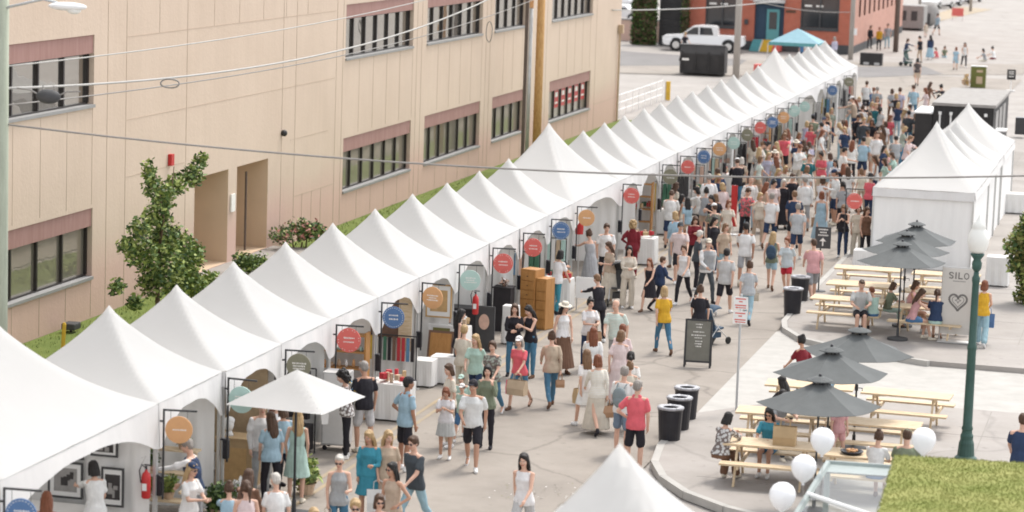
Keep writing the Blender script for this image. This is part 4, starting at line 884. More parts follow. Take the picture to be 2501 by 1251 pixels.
PL = [
 # --- near left
 (235, 1130, 'rc', 215, 'f', 'tee:wh', 'trousers:cr', 'bob:dk'), (112, 1203, 'st', 160, 'f', 'tee:rd', 'trousers:bk', 'long:rd'),
 (463, 1128, 'fo', 60, 'f', 'tee:wh', 'trousers:nv', 'long:bl', dict(gl=True, hat='cap:nv')), (478, 1072, 'rc', 250, 'm', 'long:wh', 'trousers:gy', 'short:gy', dict(vest='nv')),
 (603, 1176, 'st', 180, 'f', 'tank:pp', 'shorts:bk', 'pony:br'), (676, 1157, 'st', 185, 'f', 'tee:wh', 'trousers:lb', 'crop:wh'),
 (560, 1182, 'rc', 200, 'f', 'tee:lb', 'trousers:gy', 'bun:br', dict(h=1.5)), (600, 1150, 'rc', 150, 'f', 'long:br', 'trousers:bk', 'long:br'),
 (665, 1008, 'st', 180, 'f', 'tee:lb', 'trousers:bk', 'long:br'), (694, 988, 'st', 190, 'f', 'tee:lb', 'shorts:nv', 'bob:br'), (728, 1003, 'st2', 165, 'f', 'dress:mi', None, 'long:bl'),
 (640, 975, 'ho', 20, 'm', 'long:wh', 'trousers:gy', 'short:gy'), (672, 968, 'st', 40, 'f', 'tee:wh', 'trousers:bk', 'long:rd'),
 (849, 904, 'ph', 255, 'f', 'long:wh', 'trousers:bk', 'curly:dk', dict(h=1.72)), (893, 884, 'st', 185, 'm', 'tee:bk', 'shorts:lg', 'short:gy', dict(skin='m')),
 (993, 921, 'hi', 130, 'm', 'polo:lb', 'shorts:bk', 'short:dk', dict(hat='cap:bk', skin='t')),
 (905, 1049, 'ho', 330, 'f', 'long:te', 'skirt:te', 'long:bl', dict(skin='m')), (830, 1108, 'ho', 5, 'f', 'tank:gy', 'trousers:dn', 'crop:wh', dict(gl=True)),
 (962, 1128, 'hi', 320, 'f', 'tank:be', 'trousers:bl', 'long:dk', dict(gl=True, skin='m')), (1018, 1063, 'wa', 330, 'm', 'tee:ch', 'trousers:ld', 'short:br', dict(gl=True)),
 (870, 1216, 'st', 10, 'm', 'tee:wh', 'shorts:gy', 'short:bl', dict(gl=True)), (926, 1204, 'wa', 350, 'f', 'long:wh', 'trousers:dn', 'bob:br', dict(gl=True)), (765, 1238, 'st', 20, 'f', 'tee:cr', 'trousers:dn', 'bob:bl'),
 (948, 1050, 'st2', 340, 'f', 'tee:be', 'skirt:be', 'long:bl'),
 (1158, 926, 'wb', 350, 'm', 'tee:wh', 'shorts:bk', 'short:dk', dict(hat='cap:bk', shoe='wh', skin='m')), (1092, 944, 'ph', 10, 'f', 'tee:wh', 'skirt:lg', 'bob:rd', dict(h=1.42, shoe='wh', skin='m')),
 (1101, 888, 'st2', 300, 'f', 'tee:cr', 'trousers:be', 'bob:br'), (1132, 936, 'wa', 350, 'm', 'tee:mi', 'shorts:bl', 'short:br', dict(h=1.2, hat='cap:wh')), (1128, 914, 'wb', 350, 'm', 'tee:mi', 'shorts:nv', 'short:br', dict(h=1.25, hat='cap:mi')),
 (1192, 891, 'ea', 350, 'f', 'long:ol', 'trousers:bk', 'bob:dk', dict(shoe='bk')), (1206, 831, 'wa', 340, 'f', 'tee:sg', 'trousers:dn', 'pony:br'),
 (1165, 815, 'wb', 0, 'f', 'tee:mi', 'trousers:nv', 'long:bl'), (1132, 795, 'st', 140, 'f', 'tee:cr', 'trousers:cr', 'short:bl'), (1120, 755, 'st', 100, 'f', 'tank:bk', 'trousers:bk', 'long:dk'),
 (1272, 820, 'wa', 350, 'f', 'tee:co', 'shorts:dn', 'bob:gy', dict(hat='cap:wh', shoe='br', h=1.6)), (1258, 741, 'fo', 20, 'f', 'long:bk', 'trousers:dn', 'long:br'), (1299, 745, 'ph', 300, 'f', 'tank:bk', 'trousers:dn', 'long:dk'),
 (1350, 811, 'wa', 175, 'f', 'long:be', 'trousers:dn', 'bun:br', dict(shoe='br')), (1377, 737, 'st', 20, 'f', 'tank:wh', 'maxi:br', 'long:dk', dict(hat='sunhat:cr')),
 (1441, 727, 'fo', 0, 'f', 'tee:wh', 'trousers:nv', 'bun:dk'), (1508, 731, 'wb', 0, 'm', 'tee:mi', 'shorts:gy', 'bald:gy'),
 (1450, 801, 'wa', 190, 'f', 'long:wh', 'trousers:dn', 'long:rd'), (1438, 855, 'wb', 200, 'f', 'tee:wh', 'skirt:wh', 'long:lbr'), (1463, 868, 'wa', 190, 'f', 'long:cr', 'maxi:cr', 'bob:rd', dict(shoe='bk')),
 (1520, 793, 'st', 185, 'f', 'tee:pp', 'trousers:wh', 'short:rd'), (1515, 808, 'wb', 180, 'f', 'tee:pp', 'maxi:pp', 'bob:lbr'), (1540, 860, 'wa', 180, 'f', 'tee:wh', 'trousers:bk', 'pony:dk'), (1538, 885, 'wb', 185, 'f', 'tee:cr', 'trousers:ch', 'bun:lbr', dict(h=1.5)),
 (1524, 896, 'st', 180, 'm', 'tee:wh', 'shorts:sb', 'short:gy', dict(h=1.74)), (1557, 930, 'hi', 178, 'm', 'polo:co', 'shorts:bk', 'short:gy', dict(shoe='wh')),
 (1284, 1105, 'wa', 355, 'f', 'tank:wh', 'wide:lg', 'long:dk', dict(h=1.7)),
 # --- middle street
 (1625, 700, 'wb', 180, 'f', 'tee:mu', 'trousers:dn', 'bob:bl', dict(shoe='br')), (1712, 698, 'st', 190, 'f', 'tee:bk', 'trousers:bl', 'bun:br'), (1466, 672, 'rc', 220, 'f', 'long:bk', 'trousers:bk', 'short:lbr'),
 (1590, 630, 'wa', 350, 'f', 'dress:bk', None, 'long:rd', dict(h=1.45)), (1614, 627, 'wb', 120, 'm', 'hood:nv', 'trousers:bk', 'short:br', dict(h=1.45)),
 (1673, 597, 'wa', 350, 'f', 'tank:wh', 'trousers:bk', 'pony:br', dict(shoe='wh')), (1729, 582, 'wb', 0, 'm', 'long:wh', 'trousers:ch', 'short:gy', dict(vest='gy', hat='cap:cr')),
 (1774, 608, 'wa', 180, 'm', 'tee:lg', 'shorts:bk', 'short:dk'), (1831, 639, 'wb', 178, 'f', 'tee:sb', 'trousers:ld', 'bun:br'), (1662, 542, 'wa', 5, 'm', 'tee:pp', 'shorts:bk', 'short:br', dict(hat='cap:ch')),
 (1705, 563, 'st', 100, 'f', 'tee:ch', 'trousers:bk', 'short:wh'), (1697, 527, 'ph', 10, 'f', 'hood:mr', 'trousers:bk', 'long:br'), (1744, 529, 'st2', 30, 'f', 'long:bk', 'trousers:nv', 'long:dk'),
 (1770, 545, 'st', 40, 'f', 'tee:be', 'shorts:ld', 'bob:lbr'), (1823, 544, 'wa', 180, 'm', 'tee:wh', 'shorts:gy', 'short:dk', dict(skin='t', h=1.82)), (1823, 458, 'ph', 15, 'm', 'long:co', 'trousers:bk', 'short:br'),
 (1733, 425, 'st', 185, 'm', 'long:wh', 'trousers:nv', 'short:gy', dict(h=1.84)), (1742, 476, 'ph', 330, 'f', 'tee:bk', 'trousers:bk', 'bob:dk'), (1767, 447, 'st', 200, 'f', 'tee:pp', 'shorts:ld', 'bob:bl'), (1778, 488, 'wa', 10, 'f', 'tee:cr', 'trousers:be', 'bob:rd'),
 (1648, 445, 'st', 130, 'f', 'tee:cr', 'trousers:ld', 'long:br'), (1652, 517, 'st', 195, 'f', 'long:lb', 'trousers:gy', 'bob:bl'), (1712, 457, 'rc', 240, 'f', 'tee:wh', 'trousers:bk', 'bob:dk'),
 (1445, 563, 'rc', 195, 'f', 'maxidress:gy', None, 'bun:br', dict(h=1.68)), (1482, 545, 'st', 350, 'm', 'tee:wh', 'trousers:bk', 'short:br'), (1493, 590, 'ho', 320, 'f', 'tee:be', 'maxi:cr', 'long:br'),
 (1547, 538, 'hi', 190, 'f', 'hood:mr', 'trousers:mr', 'curly:bl'), (1537, 600, 'fo', 0, 'f', 'long:cr', 'wide:cr', 'long:dk'), (1362, 612, 'rc', 150, 'f', 'tee:wh', 'trousers:te', 'bob:dk'), (1380, 640, 'st', 200, 'f', 'tee:or', 'skirt:or', 'bun:dk', dict(h=1.2)),
 (1885, 472, 'wa', 185, 'm', 'tee:wh', 'shorts:nv', 'short:gy'), (1888, 567, 'wb', 178, 'f', 'tank:ol', 'shorts:ld', 'long:bl'), (1925, 578, 'wb', 5, 'f', 'tee:lb', 'shorts:rd', 'bun:rd', dict(pat='cloth_stripe')), (1950, 497, 'wa', 182, 'm', 'tee:sb', 'shorts:nv', 'short:gy'),
 (1942, 467, 'st', 160, 'm', 'tee:nv', 'shorts:bk', 'short:lbr'), (2008, 468, 'wa', 180, 'f', 'maxidress:lb', None, 'bob:rd'), (2063, 499, 'ph', 330, 'f', 'tank:bk', 'trousers:nv', 'bob:lbr'), (1990, 584, 'wa', 180, 'm', 'tee:pk', 'shorts:gy', 'crop:br'),
 (2061, 444, 'st', 185, 'f', 'tee:gy', 'trousers:bk', 'pony:dk'), (2042, 427, 'wb', 190, 'f', 'tank:bk', 'trousers:ch', 'long:rd'), (1968, 432, 'st', 200, 'm', 'long:wh', 'trousers:gy', 'short:gy'), (1914, 437, 'st', 10, 'f', 'long:bk', 'maxi:bk', 'bob:wh'),
 (1970, 405, 'st', 170, 'f', 'tee:wh', 'shorts:pk', 'bob:lbr', dict(hat='cap:pk')), (1935, 423, 'st2', 20, 'm', 'tee:bk', 'trousers:bk', 'short:br'), (1833, 430, 'st', 350, 'm', 'long:wh', 'trousers:lb', 'bald:gy'), (1870, 445, 'st2', 90, 'f', 'tank:be', 'maxi:be', 'long:rd'),
 (1855, 470, 'st', 40, 'f', 'tee:cr', 'trousers:be', 'bob:bl'), (1812, 385, 'st', 180, 'f', 'tee:be', 'trousers:bk', 'bob:wh'), (1975, 376, 'st', 10, 'm', 'tee:db', 'trousers:nv', 'crop:lbr', dict(h=1.85)), (2030, 374, 'st', 185, 'f', 'tee:lb', 'shorts:lb', 'bob:br'),
 (1950, 352, 'ph', 20, 'm', 'long:wh', 'trousers:cr', 'short:rd', dict(h=1.85)), (1877, 372, 'st', 20, 'f', 'tee:lv', 'trousers:gy', 'long:bl'), (1897, 382, 'st', 180, 'f', 'tee:gy', 'trousers:dn', 'long:rd'), (1873, 345, 'st', 100, 'm', 'tee:ol', 'trousers:bk', 'short:dk'),
 (1840, 342, 'st', 190, 'f', 'tee:cr', 'trousers:bk', 'long:br'), (2055, 360, 'rc', 130, 'm', 'tee:wh', 'trousers:te', 'short:dk'),
 (2110, 287, 'st', 350, 'm', 'long:ch', 'trousers:dn', 'short:bl'), (2124, 284, 'st2', 20, 'f', 'tee:gy', 'trousers:dn', 'long:bl'), (2150, 262, 'wa', 180, 'f', 'tee:lg', 'shorts:bk', 'pony:dk'), (2137, 252, 'st', 20, 'm', 'tee:db', 'shorts:bk', 'crop:bl'),
 (2198, 214, 'wa', 182, 'm', 'tee:lv', 'shorts:bk', 'short:br', dict(h=1.88)), (2180, 217, 'wb', 180, 'f', 'tee:gy', 'trousers:br', 'bob:br'), (2220, 270, 'st', 180, 'm', 'tee:ch', 'trousers:dn', 'short:dk'), (2174, 281, 'st', 20, 'f', 'tee:co', 'trousers:ld', 'long:rd'),
 (2117, 198, 'st', 160, 'm', 'tee:wh', 'shorts:bk', 'short:br'), (2134, 214, 'wa', 185, 'f', 'tee:bl', 'shorts:lb', 'short:rd'), (2143, 212, 'st', 190, 'm', 'tee:gy', 'trousers:ch', 'short:gy'), (2107, 258, 'st', 180, 'f', 'tee:wh', 'shorts:bk', 'bun:br'),
 (2157, 305, 'st2', 230, 'f', 'long:br', 'trousers:br', 'long:br'), (2190, 333, 'si', 180, 'm', 'tee:gy', 'trousers:gy', 'short:dk'), (2170, 365, 'si', 300, 'f', 'tee:pk', 'shorts:or', 'long:bl'), (2188, 372, 'si', 270, 'f', 'tee:mi', 'trousers:lb', 'bob:br'),
 (2107, 412, 'st', 200, 'f', 'tee:cr', 'trousers:be', 'bob:lbr', dict(h=1.5)), (2072, 408, 'st', 170, 'f', 'tee:wh', 'trousers:wh', 'long:br', dict(h=1.6)), (2125, 425, 'st', 170, 'f', 'tee:co', 'trousers:nv', 'bun:dk', dict(hat='sunhat:bk')),
 (2098, 500, 'st', 350, 'f', 'tee:cr', 'wide:cr', 'bob:br'), (2118, 505, 'st2', 20, 'f', 'tank:br', 'trousers:bk', 'long:br'),
 # --- upper road
 (2213, 94, 'rc', 100, 'f', 'long:nv', 'trousers:nv', 'bob:br'), (2249, 88, 'st', 260, 'm', 'tee:bk', 'trousers:be', 'short:dk'), (2274, 86, 'st', 190, 'f', 'long:nv', 'maxi:lb', 'long:dk'), (2242, 142, 'wa', 180, 'f', 'tee:bk', 'skirt:be', 'bob:dk'),
 (2290, 116, 'sg', 320, 'f', 'tee:co', 'shorts:pk', 'bob:br', dict(h=1.4)), (2307, 112, 'sg', 20, 'f', 'tee:ol', 'trousers:ld', 'bob:br', dict(h=1.5)), (2336, 115, 'wa', 180, 'f', 'tee:lb', 'skirt:lb', 'bob:rd', dict(h=1.5)), (2357, 104, 'wb', 20, 'f', 'tank:wh', 'trousers:bk', 'long:br'),
 (2408, 119, 'sg', 300, 'f', 'tee:gy', 'trousers:cr', 'bob:dk'), (2430, 114, 'sg', 260, 'f', 'tee:wh', 'shorts:mr', 'bun:dk'),
 (2126, 62, 'st', 30, 'f', 'long:bk', 'trousers:bk', 'bob:br'), (2149, 66, 'st', 340, 'f', 'long:mu', 'trousers:bk', 'bob:rd'), (2169, 58, 'st2', 0, 'm', 'tee:gy', 'trousers:ld', 'short:br'), (2290, 33, 'wa', 170, 'm', 'long:lb', 'shorts:bk', 'short:br'), (2262, 55, 'wa', 180, 'm', 'tee:cr', 'shorts:cr', 'short:br', dict(h=1.2)), (2268, 200, 'rc', 100, 'f', 'long:br', 'trousers:bk', 'long:br'), (2304, 207, 'rc', 250, 'f', 'long:bk', 'trousers:bk', 'bun:dk'),
 (1673, 78, 'wa', 60, 'f', 'tee:bk', 'trousers:bk', 'bob:bl'), (1960, 98, 'st', 20, 'f', 'tee:bl', 'trousers:nv', 'bob:dk', dict(h=1.5)), (1975, 96, 'st', 340, 'm', 'tee:wh', 'trousers:bk', 'short:dk'), (2040, 90, 'st', 200, 'f', 'long:lv', 'trousers:gy', 'bob:gy'),
 # --- plaza, right
 (2405, 686, 'wb', 180, 'f', 'tank:mu', 'wide:ld', 'bob:rd', dict(z=.13)), (1964, 820, 'wa', 240, 'f', 'tee:mr', 'trousers:nv', 'bun:dk', dict(skin='m')), (2500, 1012, 'wa', 200, 'm', 'tee:nv', 'shorts:ch', 'short:br', dict(z=.13)), (2052, 972, 'st', 20, 'f', 'tee:pk', 'shorts:pk', 'bob:gy', dict(h=1.3, z=.13)),
 (2028, 895, 'st', 90, 'f', 'tee:lb', 'shorts:be', 'bun:bl', dict(h=1.3, z=.13)),
]
for t in PL:
    kw = t[8] if len(t) > 8 else {}
    person(*t[:8], **kw)
# seated people of the plaza (placed on the picnic benches)

# ================================================================== PICNIC TABLES, UMBRELLAS, PLAZA THINGS
PV = .13
def picnic():
    root = empty('picnic_table')
    t = MB()
    for k in range(5): t.box((0, -.30+k*.15, .735), (1.85, .138, .038))
    t.build('tabletop', 'pine', root)
    for s in (-1, 1):
        b = MB(); b.box((0, s*.66-.072, .44), (1.85, .138, .038)); b.box((0, s*.66+.072, .44), (1.85, .138, .038)); b.build('bench', 'pine', root)
    f = MB()
    for x in (-.62, .62):
        f.box((x, 0, .69), (.04, .72, .085)); f.box((x+.041, 0, .395), (.04, 1.58, .085))
        f.tube([(x, 0, .66), (x*.12, 0, .70)], .03, 4)
        f.add([], [])
    f.build('frame', 'pine', root)
    for x in (-.62, .62):
        for s in (-1, 1):
            l = MB(); n = Vector((x-.041, 0, 0)); a = Vector((x-.041, s*.22, .72)); b = Vector((x-.041, s*.62, 0)); w_ = .045
            l.add([a+Vector((q, r, 0)) for q, r in ((-.02, -w_), (.02, -w_), (.02, w_), (-.02, w_))]+[b+Vector((q, r, 0)) for q, r in ((-.02, -w_), (.02, -w_), (.02, w_), (-.02, w_))], [(3, 2, 1, 0), (4, 5, 6, 7), (0, 1, 5, 4), (1, 2, 6, 5), (2, 3, 7, 6), (3, 0, 4, 7)])
            l.build('leg', 'pine', root)
    return root
TB = [((8.95, 8.62), 1, 'near left picnic table with the kraft paper bag on it'), ((10.75, 8.35), 0, 'picnic table closest to the green roof with a black bowl on it'), ((8.65, 11.75), 3, 'picnic table under the nearest grey umbrellas'), ((10.5, 11.45), 0, 'picnic table between the near grey umbrella and the lamp post'),
      ((10.8, 14.8), -2, 'empty picnic table nearest the middle of the plaza'), ((8.75, 14.9), 2, 'picnic table hidden behind the near grey umbrella'),
      ((8.0, 27.25), -2, 'back picnic table nearest the two black bins'), ((10.15, 26.75), -6, 'back picnic table where the navy shirted person sits'), ((8.05, 29.95), 0, 'middle back picnic table on the street side'), ((10.1, 29.5), -4, 'middle back picnic table beside the banner'),
      ((7.85, 33.1), 2, 'rearmost picnic table on the street side'), ((10.0, 33.0), 0, 'rearmost picnic table beneath the three grey umbrellas')]
pt = picnic(); first = True
for (x, y), a, lb in TB:
    o = pt if first else copy_tree(pt); first = False
    o.location = (x, y, PV); o.rotation_euler.z = R_(a); tag(o, lb, 'picnic table', 'pine picnic tables')
def umbrella():
    root = empty('patio_umbrella'); c = MB(); n = 6; rad = 1.12
    zt, zr = 2.42, 1.98; rings = 6; cols_ = 24; idx = {}
    for i in range(rings+1):
        for k in range(cols_):
            a = 2*math.pi*k/cols_; ph = (k % 4)/4; hexr = math.cos(math.pi/6)/math.cos((ph-.5)*math.pi/3)
            s = .12+.88*i/rings; z = zt-(zt-zr)*s-.035*math.sin(math.pi*ph)*s-.03*math.sin(math.pi*s)
            idx[i, k] = len(c.v); c.v.append((rad*s*hexr*math.cos(a), rad*s*hexr*math.sin(a), z))
    for i in range(rings):
        for k in range(cols_): c.f.append((idx[i, k], idx[i+1, k], idx[i+1, (k+1) % cols_], idx[i, (k+1) % cols_])); c.mi.append(0)
    o = c.build('canopy', 'grey_canvas', root, smooth=True); so_ = o.modifiers.new('s', 'SOLIDIFY'); so_.thickness = .008
    es = o.modifiers.new('e', 'EDGE_SPLIT'); es.split_angle = R_(12)
    v = MB(); v.lathe([(.24, 2.405), (.235, 2.42), (.10, 2.475), (.02, 2.49), (.02, 2.47), (.2, 2.41)], (0, 0, 0), 12); v.build('vent', 'grey_canvas', root)
    g = MB()
    for k in range(5): a = 2*math.pi*k/5; g.tube([(.13*math.cos(a), .13*math.sin(a), 2.36), (.16*math.cos(a), .16*math.sin(a), 2.45)], .03, 5)
    g.lathe([(.02, 2.47), (.03, 2.50), (.022, 2.53), (.0, 2.54)], (0, 0, 0), 8); g.build('finial', 'black_plastic', root)
    for k in range(6):
        a = math.pi*k/3; r = MB(); r.tube([(.03*math.cos(a), .03*math.sin(a), 2.34), (rad*.97*math.cos(a), rad*.97*math.sin(a), zr-.01)], .008, 5)
        r.tube([(.03*math.cos(a), .03*math.sin(a), 1.95), (.55*math.cos(a), .55*math.sin(a), 2.13)], .007, 5); r.build('rib', 'black_metal', root)
    p = MB(); p.tube([(0, 0, .05), (0, 0, 2.45)], .02, 10); p.lathe([(.035, 1.2), (.035, 1.32)], (0, 0, 0), 8); p.tube([(0.03, 0, 1.26), (.12, 0, 1.26), (.12, 0, 1.2)], .009, 5); p.build('pole', 'black_metal', root)
    b = MB(); b.lathe([(.26, 0), (.26, .05), (.1, .08), (.035, .1), (.035, .3), (.0, .3)], (0, 0, 0), 18); b.build('base', 'charcoal', root)
    return root
US = [(2004, 912, 'nearest grey patio umbrella, over the picnic tables'), (2032, 840, 'second nearest grey patio umbrella'), (2100, 793, 'third grey patio umbrella, partly behind the second'), (2205, 585, 'front umbrella of the three grey ones before the closed tent'), (2216, 560, 'middle umbrella of the three grey ones before the closed tent'), (2240, 537, 'rear umbrella of the three grey ones before the closed tent')]
um = umbrella(); first = True
for i, (px, py, lb) in enumerate(US):
    o = um if first else copy_tree(um); first = False
    p = G(px, py, 2.54+PV); o.location = (p.x, p.y, PV); o.rotation_euler.z = R_([12, 20, -4, 16, 8, 24][i]); tag(o, lb, 'umbrella', 'grey patio umbrellas')
# seated people
def seated(px, py, *a, **k): k['z'] = PV; return person(px, py, *a, **k)
seated(1782, 1005, 'sj', 130, 'f', 'long:lg', 'wide:br', 'bob:dk', pat='cloth_floral', loc=(7.98, 8.3, 0))
b1 = seated(1864, 985, 'si', 10, 'f', 'tee:te', 'shorts:dn', 'long:dk', gl=True, loc=(8.75, 9.35, 0), skin='m')
seated(1903, 962, 'sj', 40, 'm', 'tee:gy', 'trousers:ch', 'short:dk', loc=(8.6, 11.05, 0))
seated(1950, 975, 'si', 200, 'f', 'long:bk', 'trousers:bk', 'long:dk', loc=(8.6, 12.45, 0))
seated(2172, 1075, 'si', 185, 'f', 'tee:wh', 'shorts:bl', 'bun:br', loc=(10.95, 7.7, 0))
seated(2222, 1062, 'si', 190, 'm', 'tee:ol', 'shorts:gy', 'short:br', hat='cap:ol', loc=(11.5, 7.68, 0))
seated(2090, 710, 'si', 15, 'm', 'tee:lg', 'shorts:bk', 'crop:br', loc=(8.4, 26.6, 0))
seated(2136, 722, 'si', 200, 'm', 'tee:mi', 'shorts:bl', 'short:rd', loc=(8.75, 26.55, 0), h=1.4)
seated(2170, 735, 'si', 130, 'f', 'tee:ol', 'trousers:mi', 'bob:br', loc=(9.0, 27.5, 0), h=1.45)
seated(2228, 708, 'sj', 120, 'f', 'tank:pk', 'shorts:bl', 'long:br', loc=(9.75, 26.1, 0), skin='l')
seated(2205, 718, 'si', 60, 'f', 'tank:pk', 'shorts:cr', 'bob:br', loc=(9.55, 27.4, 0), skin='m')
seated(2292, 716, 'si', 185, 'f', 'tee:nv', 'shorts:mi', 'pony:br', loc=(10.35, 26.05, 0))
seated(2286, 666, 'si', 20, 'f', 'tank:pk', 'shorts:wh', 'long:br', loc=(10.45, 30.15, 0))
seated(2320, 700, 'si', 210, 'f', 'tee:wh', 'shorts:wh', 'bob:bl', loc=(10.7, 28.85, 0), h=1.5)

def bag(name, p, d, m, label, rz=0, cat='bag', loop=True):
    root = empty(name, p, rz); tag(root, label, cat)
    b = MB(); w_, dd, h = d; b.add([(-w_/2, -dd/2, 0), (w_/2, -dd/2, 0), (w_/2, dd/2, 0), (-w_/2, dd/2, 0), (-w_*.52, -dd*.28, h), (w_*.52, -dd*.28, h), (w_*.52, dd*.28, h), (-w_*.52, dd*.28, h), (-w_*.5, -dd*.62, h*.45), (w_*.5, -dd*.62, h*.45), (w_*.5, dd*.62, h*.45), (-w_*.5, dd*.62, h*.45)],
        [(3, 2, 1, 0), (0, 1, 9, 8), (8, 9, 5, 4), (2, 3, 11, 10), (10, 11, 7, 6), (1, 2, 10, 9), (9, 10, 6, 5), (3, 0, 8, 11), (11, 8, 4, 7)])
    b.build('body', m, root)
    if loop:
        for s in (-1, 1):
            q = MB(); q.tube([(-w_*.22, s*dd*.26, h-.01), (-w_*.2, s*dd*.1, h+.12), (0, 0, h+.17), (w_*.2, s*dd*.1, h+.12), (w_*.22, s*dd*.26, h-.01)], .007, 5); q.build('handle', m, root)
    return root
bag('paper_bag', (9.15, 8.55, PV+.755), (.42, .22, .36), 'cardboard', 'kraft paper shopping bag standing on the near picnic table')
# carried bags hang from the nearest hand of their owner
def carry(px, py, d, m, label, sd='L', name='tote_bag', drop=.16):
    q = min(PEOPLE, key=lambda t: (t['px']-px)**2+(t['py']-py)**2); hp = hand(q, sd, .05); return bag(name, (hp.x, hp.y, hp.z-d[2]-drop), d, m, label, q['rot'])
mat('tan_leather', (.36, .21, .12), .6, .1, 5); mat('canvas_tan', (.50, .38, .26), .8, .08, 5); mat('pink_bag', (.66, .10, .16), .6, .1, 5); mat('mesh_tan', (.52, .45, .36), .9, .1, 9)
for px, py, d, m, lb, sd in [(1272, 820, (.40, .2, .32), 'canvas_tan', 'tan tote bag carried by the person in coral and white cap', 'L'), (1271, 821, (.30, .14, .30), 'pink_bag', 'bright pink bag carried by the person in coral and white cap', 'R'), (1438, 855, (.34, .2, .32), 'cardboard', 'brown paper bag carried ahead of the grey haired pair', 'R'),
    (1463, 868, (.26, .14, .24), 'tan_leather', 'brown leather bag held by the person in the long cream skirt', 'R'), (1625, 700, (.26, .12, .22), 'mesh_tan', 'pale mesh bag in the hand of the person in mustard yellow', 'R'), (1350, 811, (.18, .1, .16), 'tan_leather', 'small brown handbag of the person in the beige blouse', 'R'),
    (1831, 639, (.24, .12, .2), 'mesh_tan', 'pale bag held by the person in slate blue top', 'R'), (2405, 686, (.3, .14, .34), 'sign_blue', 'navy bag of the person in mustard top behind the lamp', 'R'), (849, 904, (.34, .12, .4), 'white_cloth', 'white carrier bag held by the person right of the white umbrella', 'R'),
    (948, 1050, (.38, .14, .42), 'white_cloth', 'white canvas tote bag behind the teal dressed person', 'R'), (830, 1108, (.26, .2, .3), 'mesh_tan', 'wrapped flower bunch bag held by the person in grey tank top', 'R'), (1441, 727, (.3, .16, .24), 'tan_leather', 'brown shoulder bag of the person beside the mint shirt', 'R'),
    (2008, 468, (.24, .12, .3), 'tan_leather', 'tan bag of the person in the long light blue dress', 'L')]: carry(px, py, d, m, lb, sd)
def backpack(px, py, m, label):
    q = min(PEOPLE, key=lambda t: (t['px']-px)**2+(t['py']-py)**2); s = q['s']; c, sn = math.cos(q['rot']), math.sin(q['rot']); P = q['P']; b0 = q['S']['pel']
    v = Vector((0, .20, b0.z+.22))*s; root = empty('backpack', (P.x-v.y*sn, P.y+v.y*c, q['zb']+v.z), q['rot']); tag(root, label, 'backpack')
    b = MB(); b.ell((0, 0, .02), (.15, .085, .21), None, 14, 10); b.build('body', m, root, smooth=True); b = MB(); b.ell((0, .065, -.06), (.11, .04, .09), None, 12, 8); b.build('pocket', m, root, smooth=True)
    for k in (-1, 1): t = MB(); t.tube([(k*.08, -.05, .2), (k*.09, -.14, .27), (k*.1, -.26, .22), (k*.11, -.30, .08), (k*.12, -.2, -.1), (k*.11, -.06, -.14)], .013, 6); t.build('strap', m, root)
mat('grey_bag', (.20, .24, .25), .8, .1, 5); mat('navy_bag', (.03, .06, .10), .7, .1, 5)
backpack(1524, 896, 'grey_bag', 'grey backpack worn by the grey haired person in white shirt'); backpack(1888, 567, 'navy_bag', 'navy backpack on the person in olive tank top'); backpack(2134, 214, 'sign_blue', 'bright blue backpack near the far end of the row')

# bins
def bin_(px, py, z, label, base=None):
    p = G(px, py, z) if base is None else Vector((*base, z)); root = empty('litter_bin', (p.x, p.y, z)); root.scale = (.84, .84, .84); tag(root, label, 'bin', 'black litter bins')
    b = MB(); b.lathe([(.24, 0), (.25, .02), (.30, .86), (.315, .88), (.315, .93), (.29, .93), (.28, .80), (.0, .78)], (0, 0, 0), 22); b.build('body', 'black_plastic', root, smooth=False)
    b = MB(); b.lathe([(.322, .90), (.325, .95), (.25, .965), (.20, .95), (.16, .93), (.30, .90)], (0, 0, 0), 22)
    for k in range(7): a = k*.9; b.ell((.29*math.cos(a), .29*math.sin(a), .935), (.05, .04, .03), None, 8, 5)
    b.build('liner', 'bag_plastic', root, smooth=True)
bin_(1634, 1088, 0, 'nearest of the three black litter bins on the kerb'); bin_(1656, 1062, 0, 'middle of the three black litter bins on the kerb'); bin_(1674, 1036, 0, 'farthest of the three black litter bins on the kerb')
bin_(1934, 776, 0, 'front black bin of the pair by the rounded kerb'); bin_(1952, 745, 0, 'rear black bin of the pair by the rounded kerb')
# A-frame chalkboard
p = G(1702, 898); af = empty('chalkboard', (p.x, p.y, 0), R_(6)); tag(af, 'grey A frame chalkboard sign standing in the street', 'sign board')
tilt = Matrix.Rotation(R_(-8), 4, 'X'); mat('slate', (.17, .165, .14), .8, .12, 4)
fb = MB()
for x in (-.30, .30): fb.box((x, 0, .57), (.045, .03, 1.14), 0, tilt)
for z in (.14, 1.12): fb.box((0, 0, z), (.555, .026, .045), 0, tilt)
fb.build('frame', 'black_metal', af)
b = MB(); b.box((0, .002, .63), (.555, .012, .93), 0, tilt); b = b.build('board', 'slate', af)
b = MB(); rr = random.Random(4)
for i, (z, wd) in enumerate([(1.02, .16), (.95, .12), (.84, .26), (.76, .34), (.70, .18), (.62, .14), (.56, .16), (.50, .12)]):
    x = -wd/2
    while x < wd/2: lw = rr.uniform(.015, .04); b.box((x+lw/2, -.0065, z), (lw*.8, .004, rr.uniform(.014, .03)), 0, tilt); x += lw+.008
b.build('lettering', 'ink_white', b and af)
t2 = Matrix.Translation((0, .30, 0)) @ Matrix.Rotation(R_(8), 4, 'X'); b = MB()
for x in (-.30, .30): b.box((x, 0, .56), (.04, .025, 1.12), 0, t2)
b.box((0, 0, .14), (.56, .02, .04), 0, t2); b.build('rear_leg', 'black_metal', af)
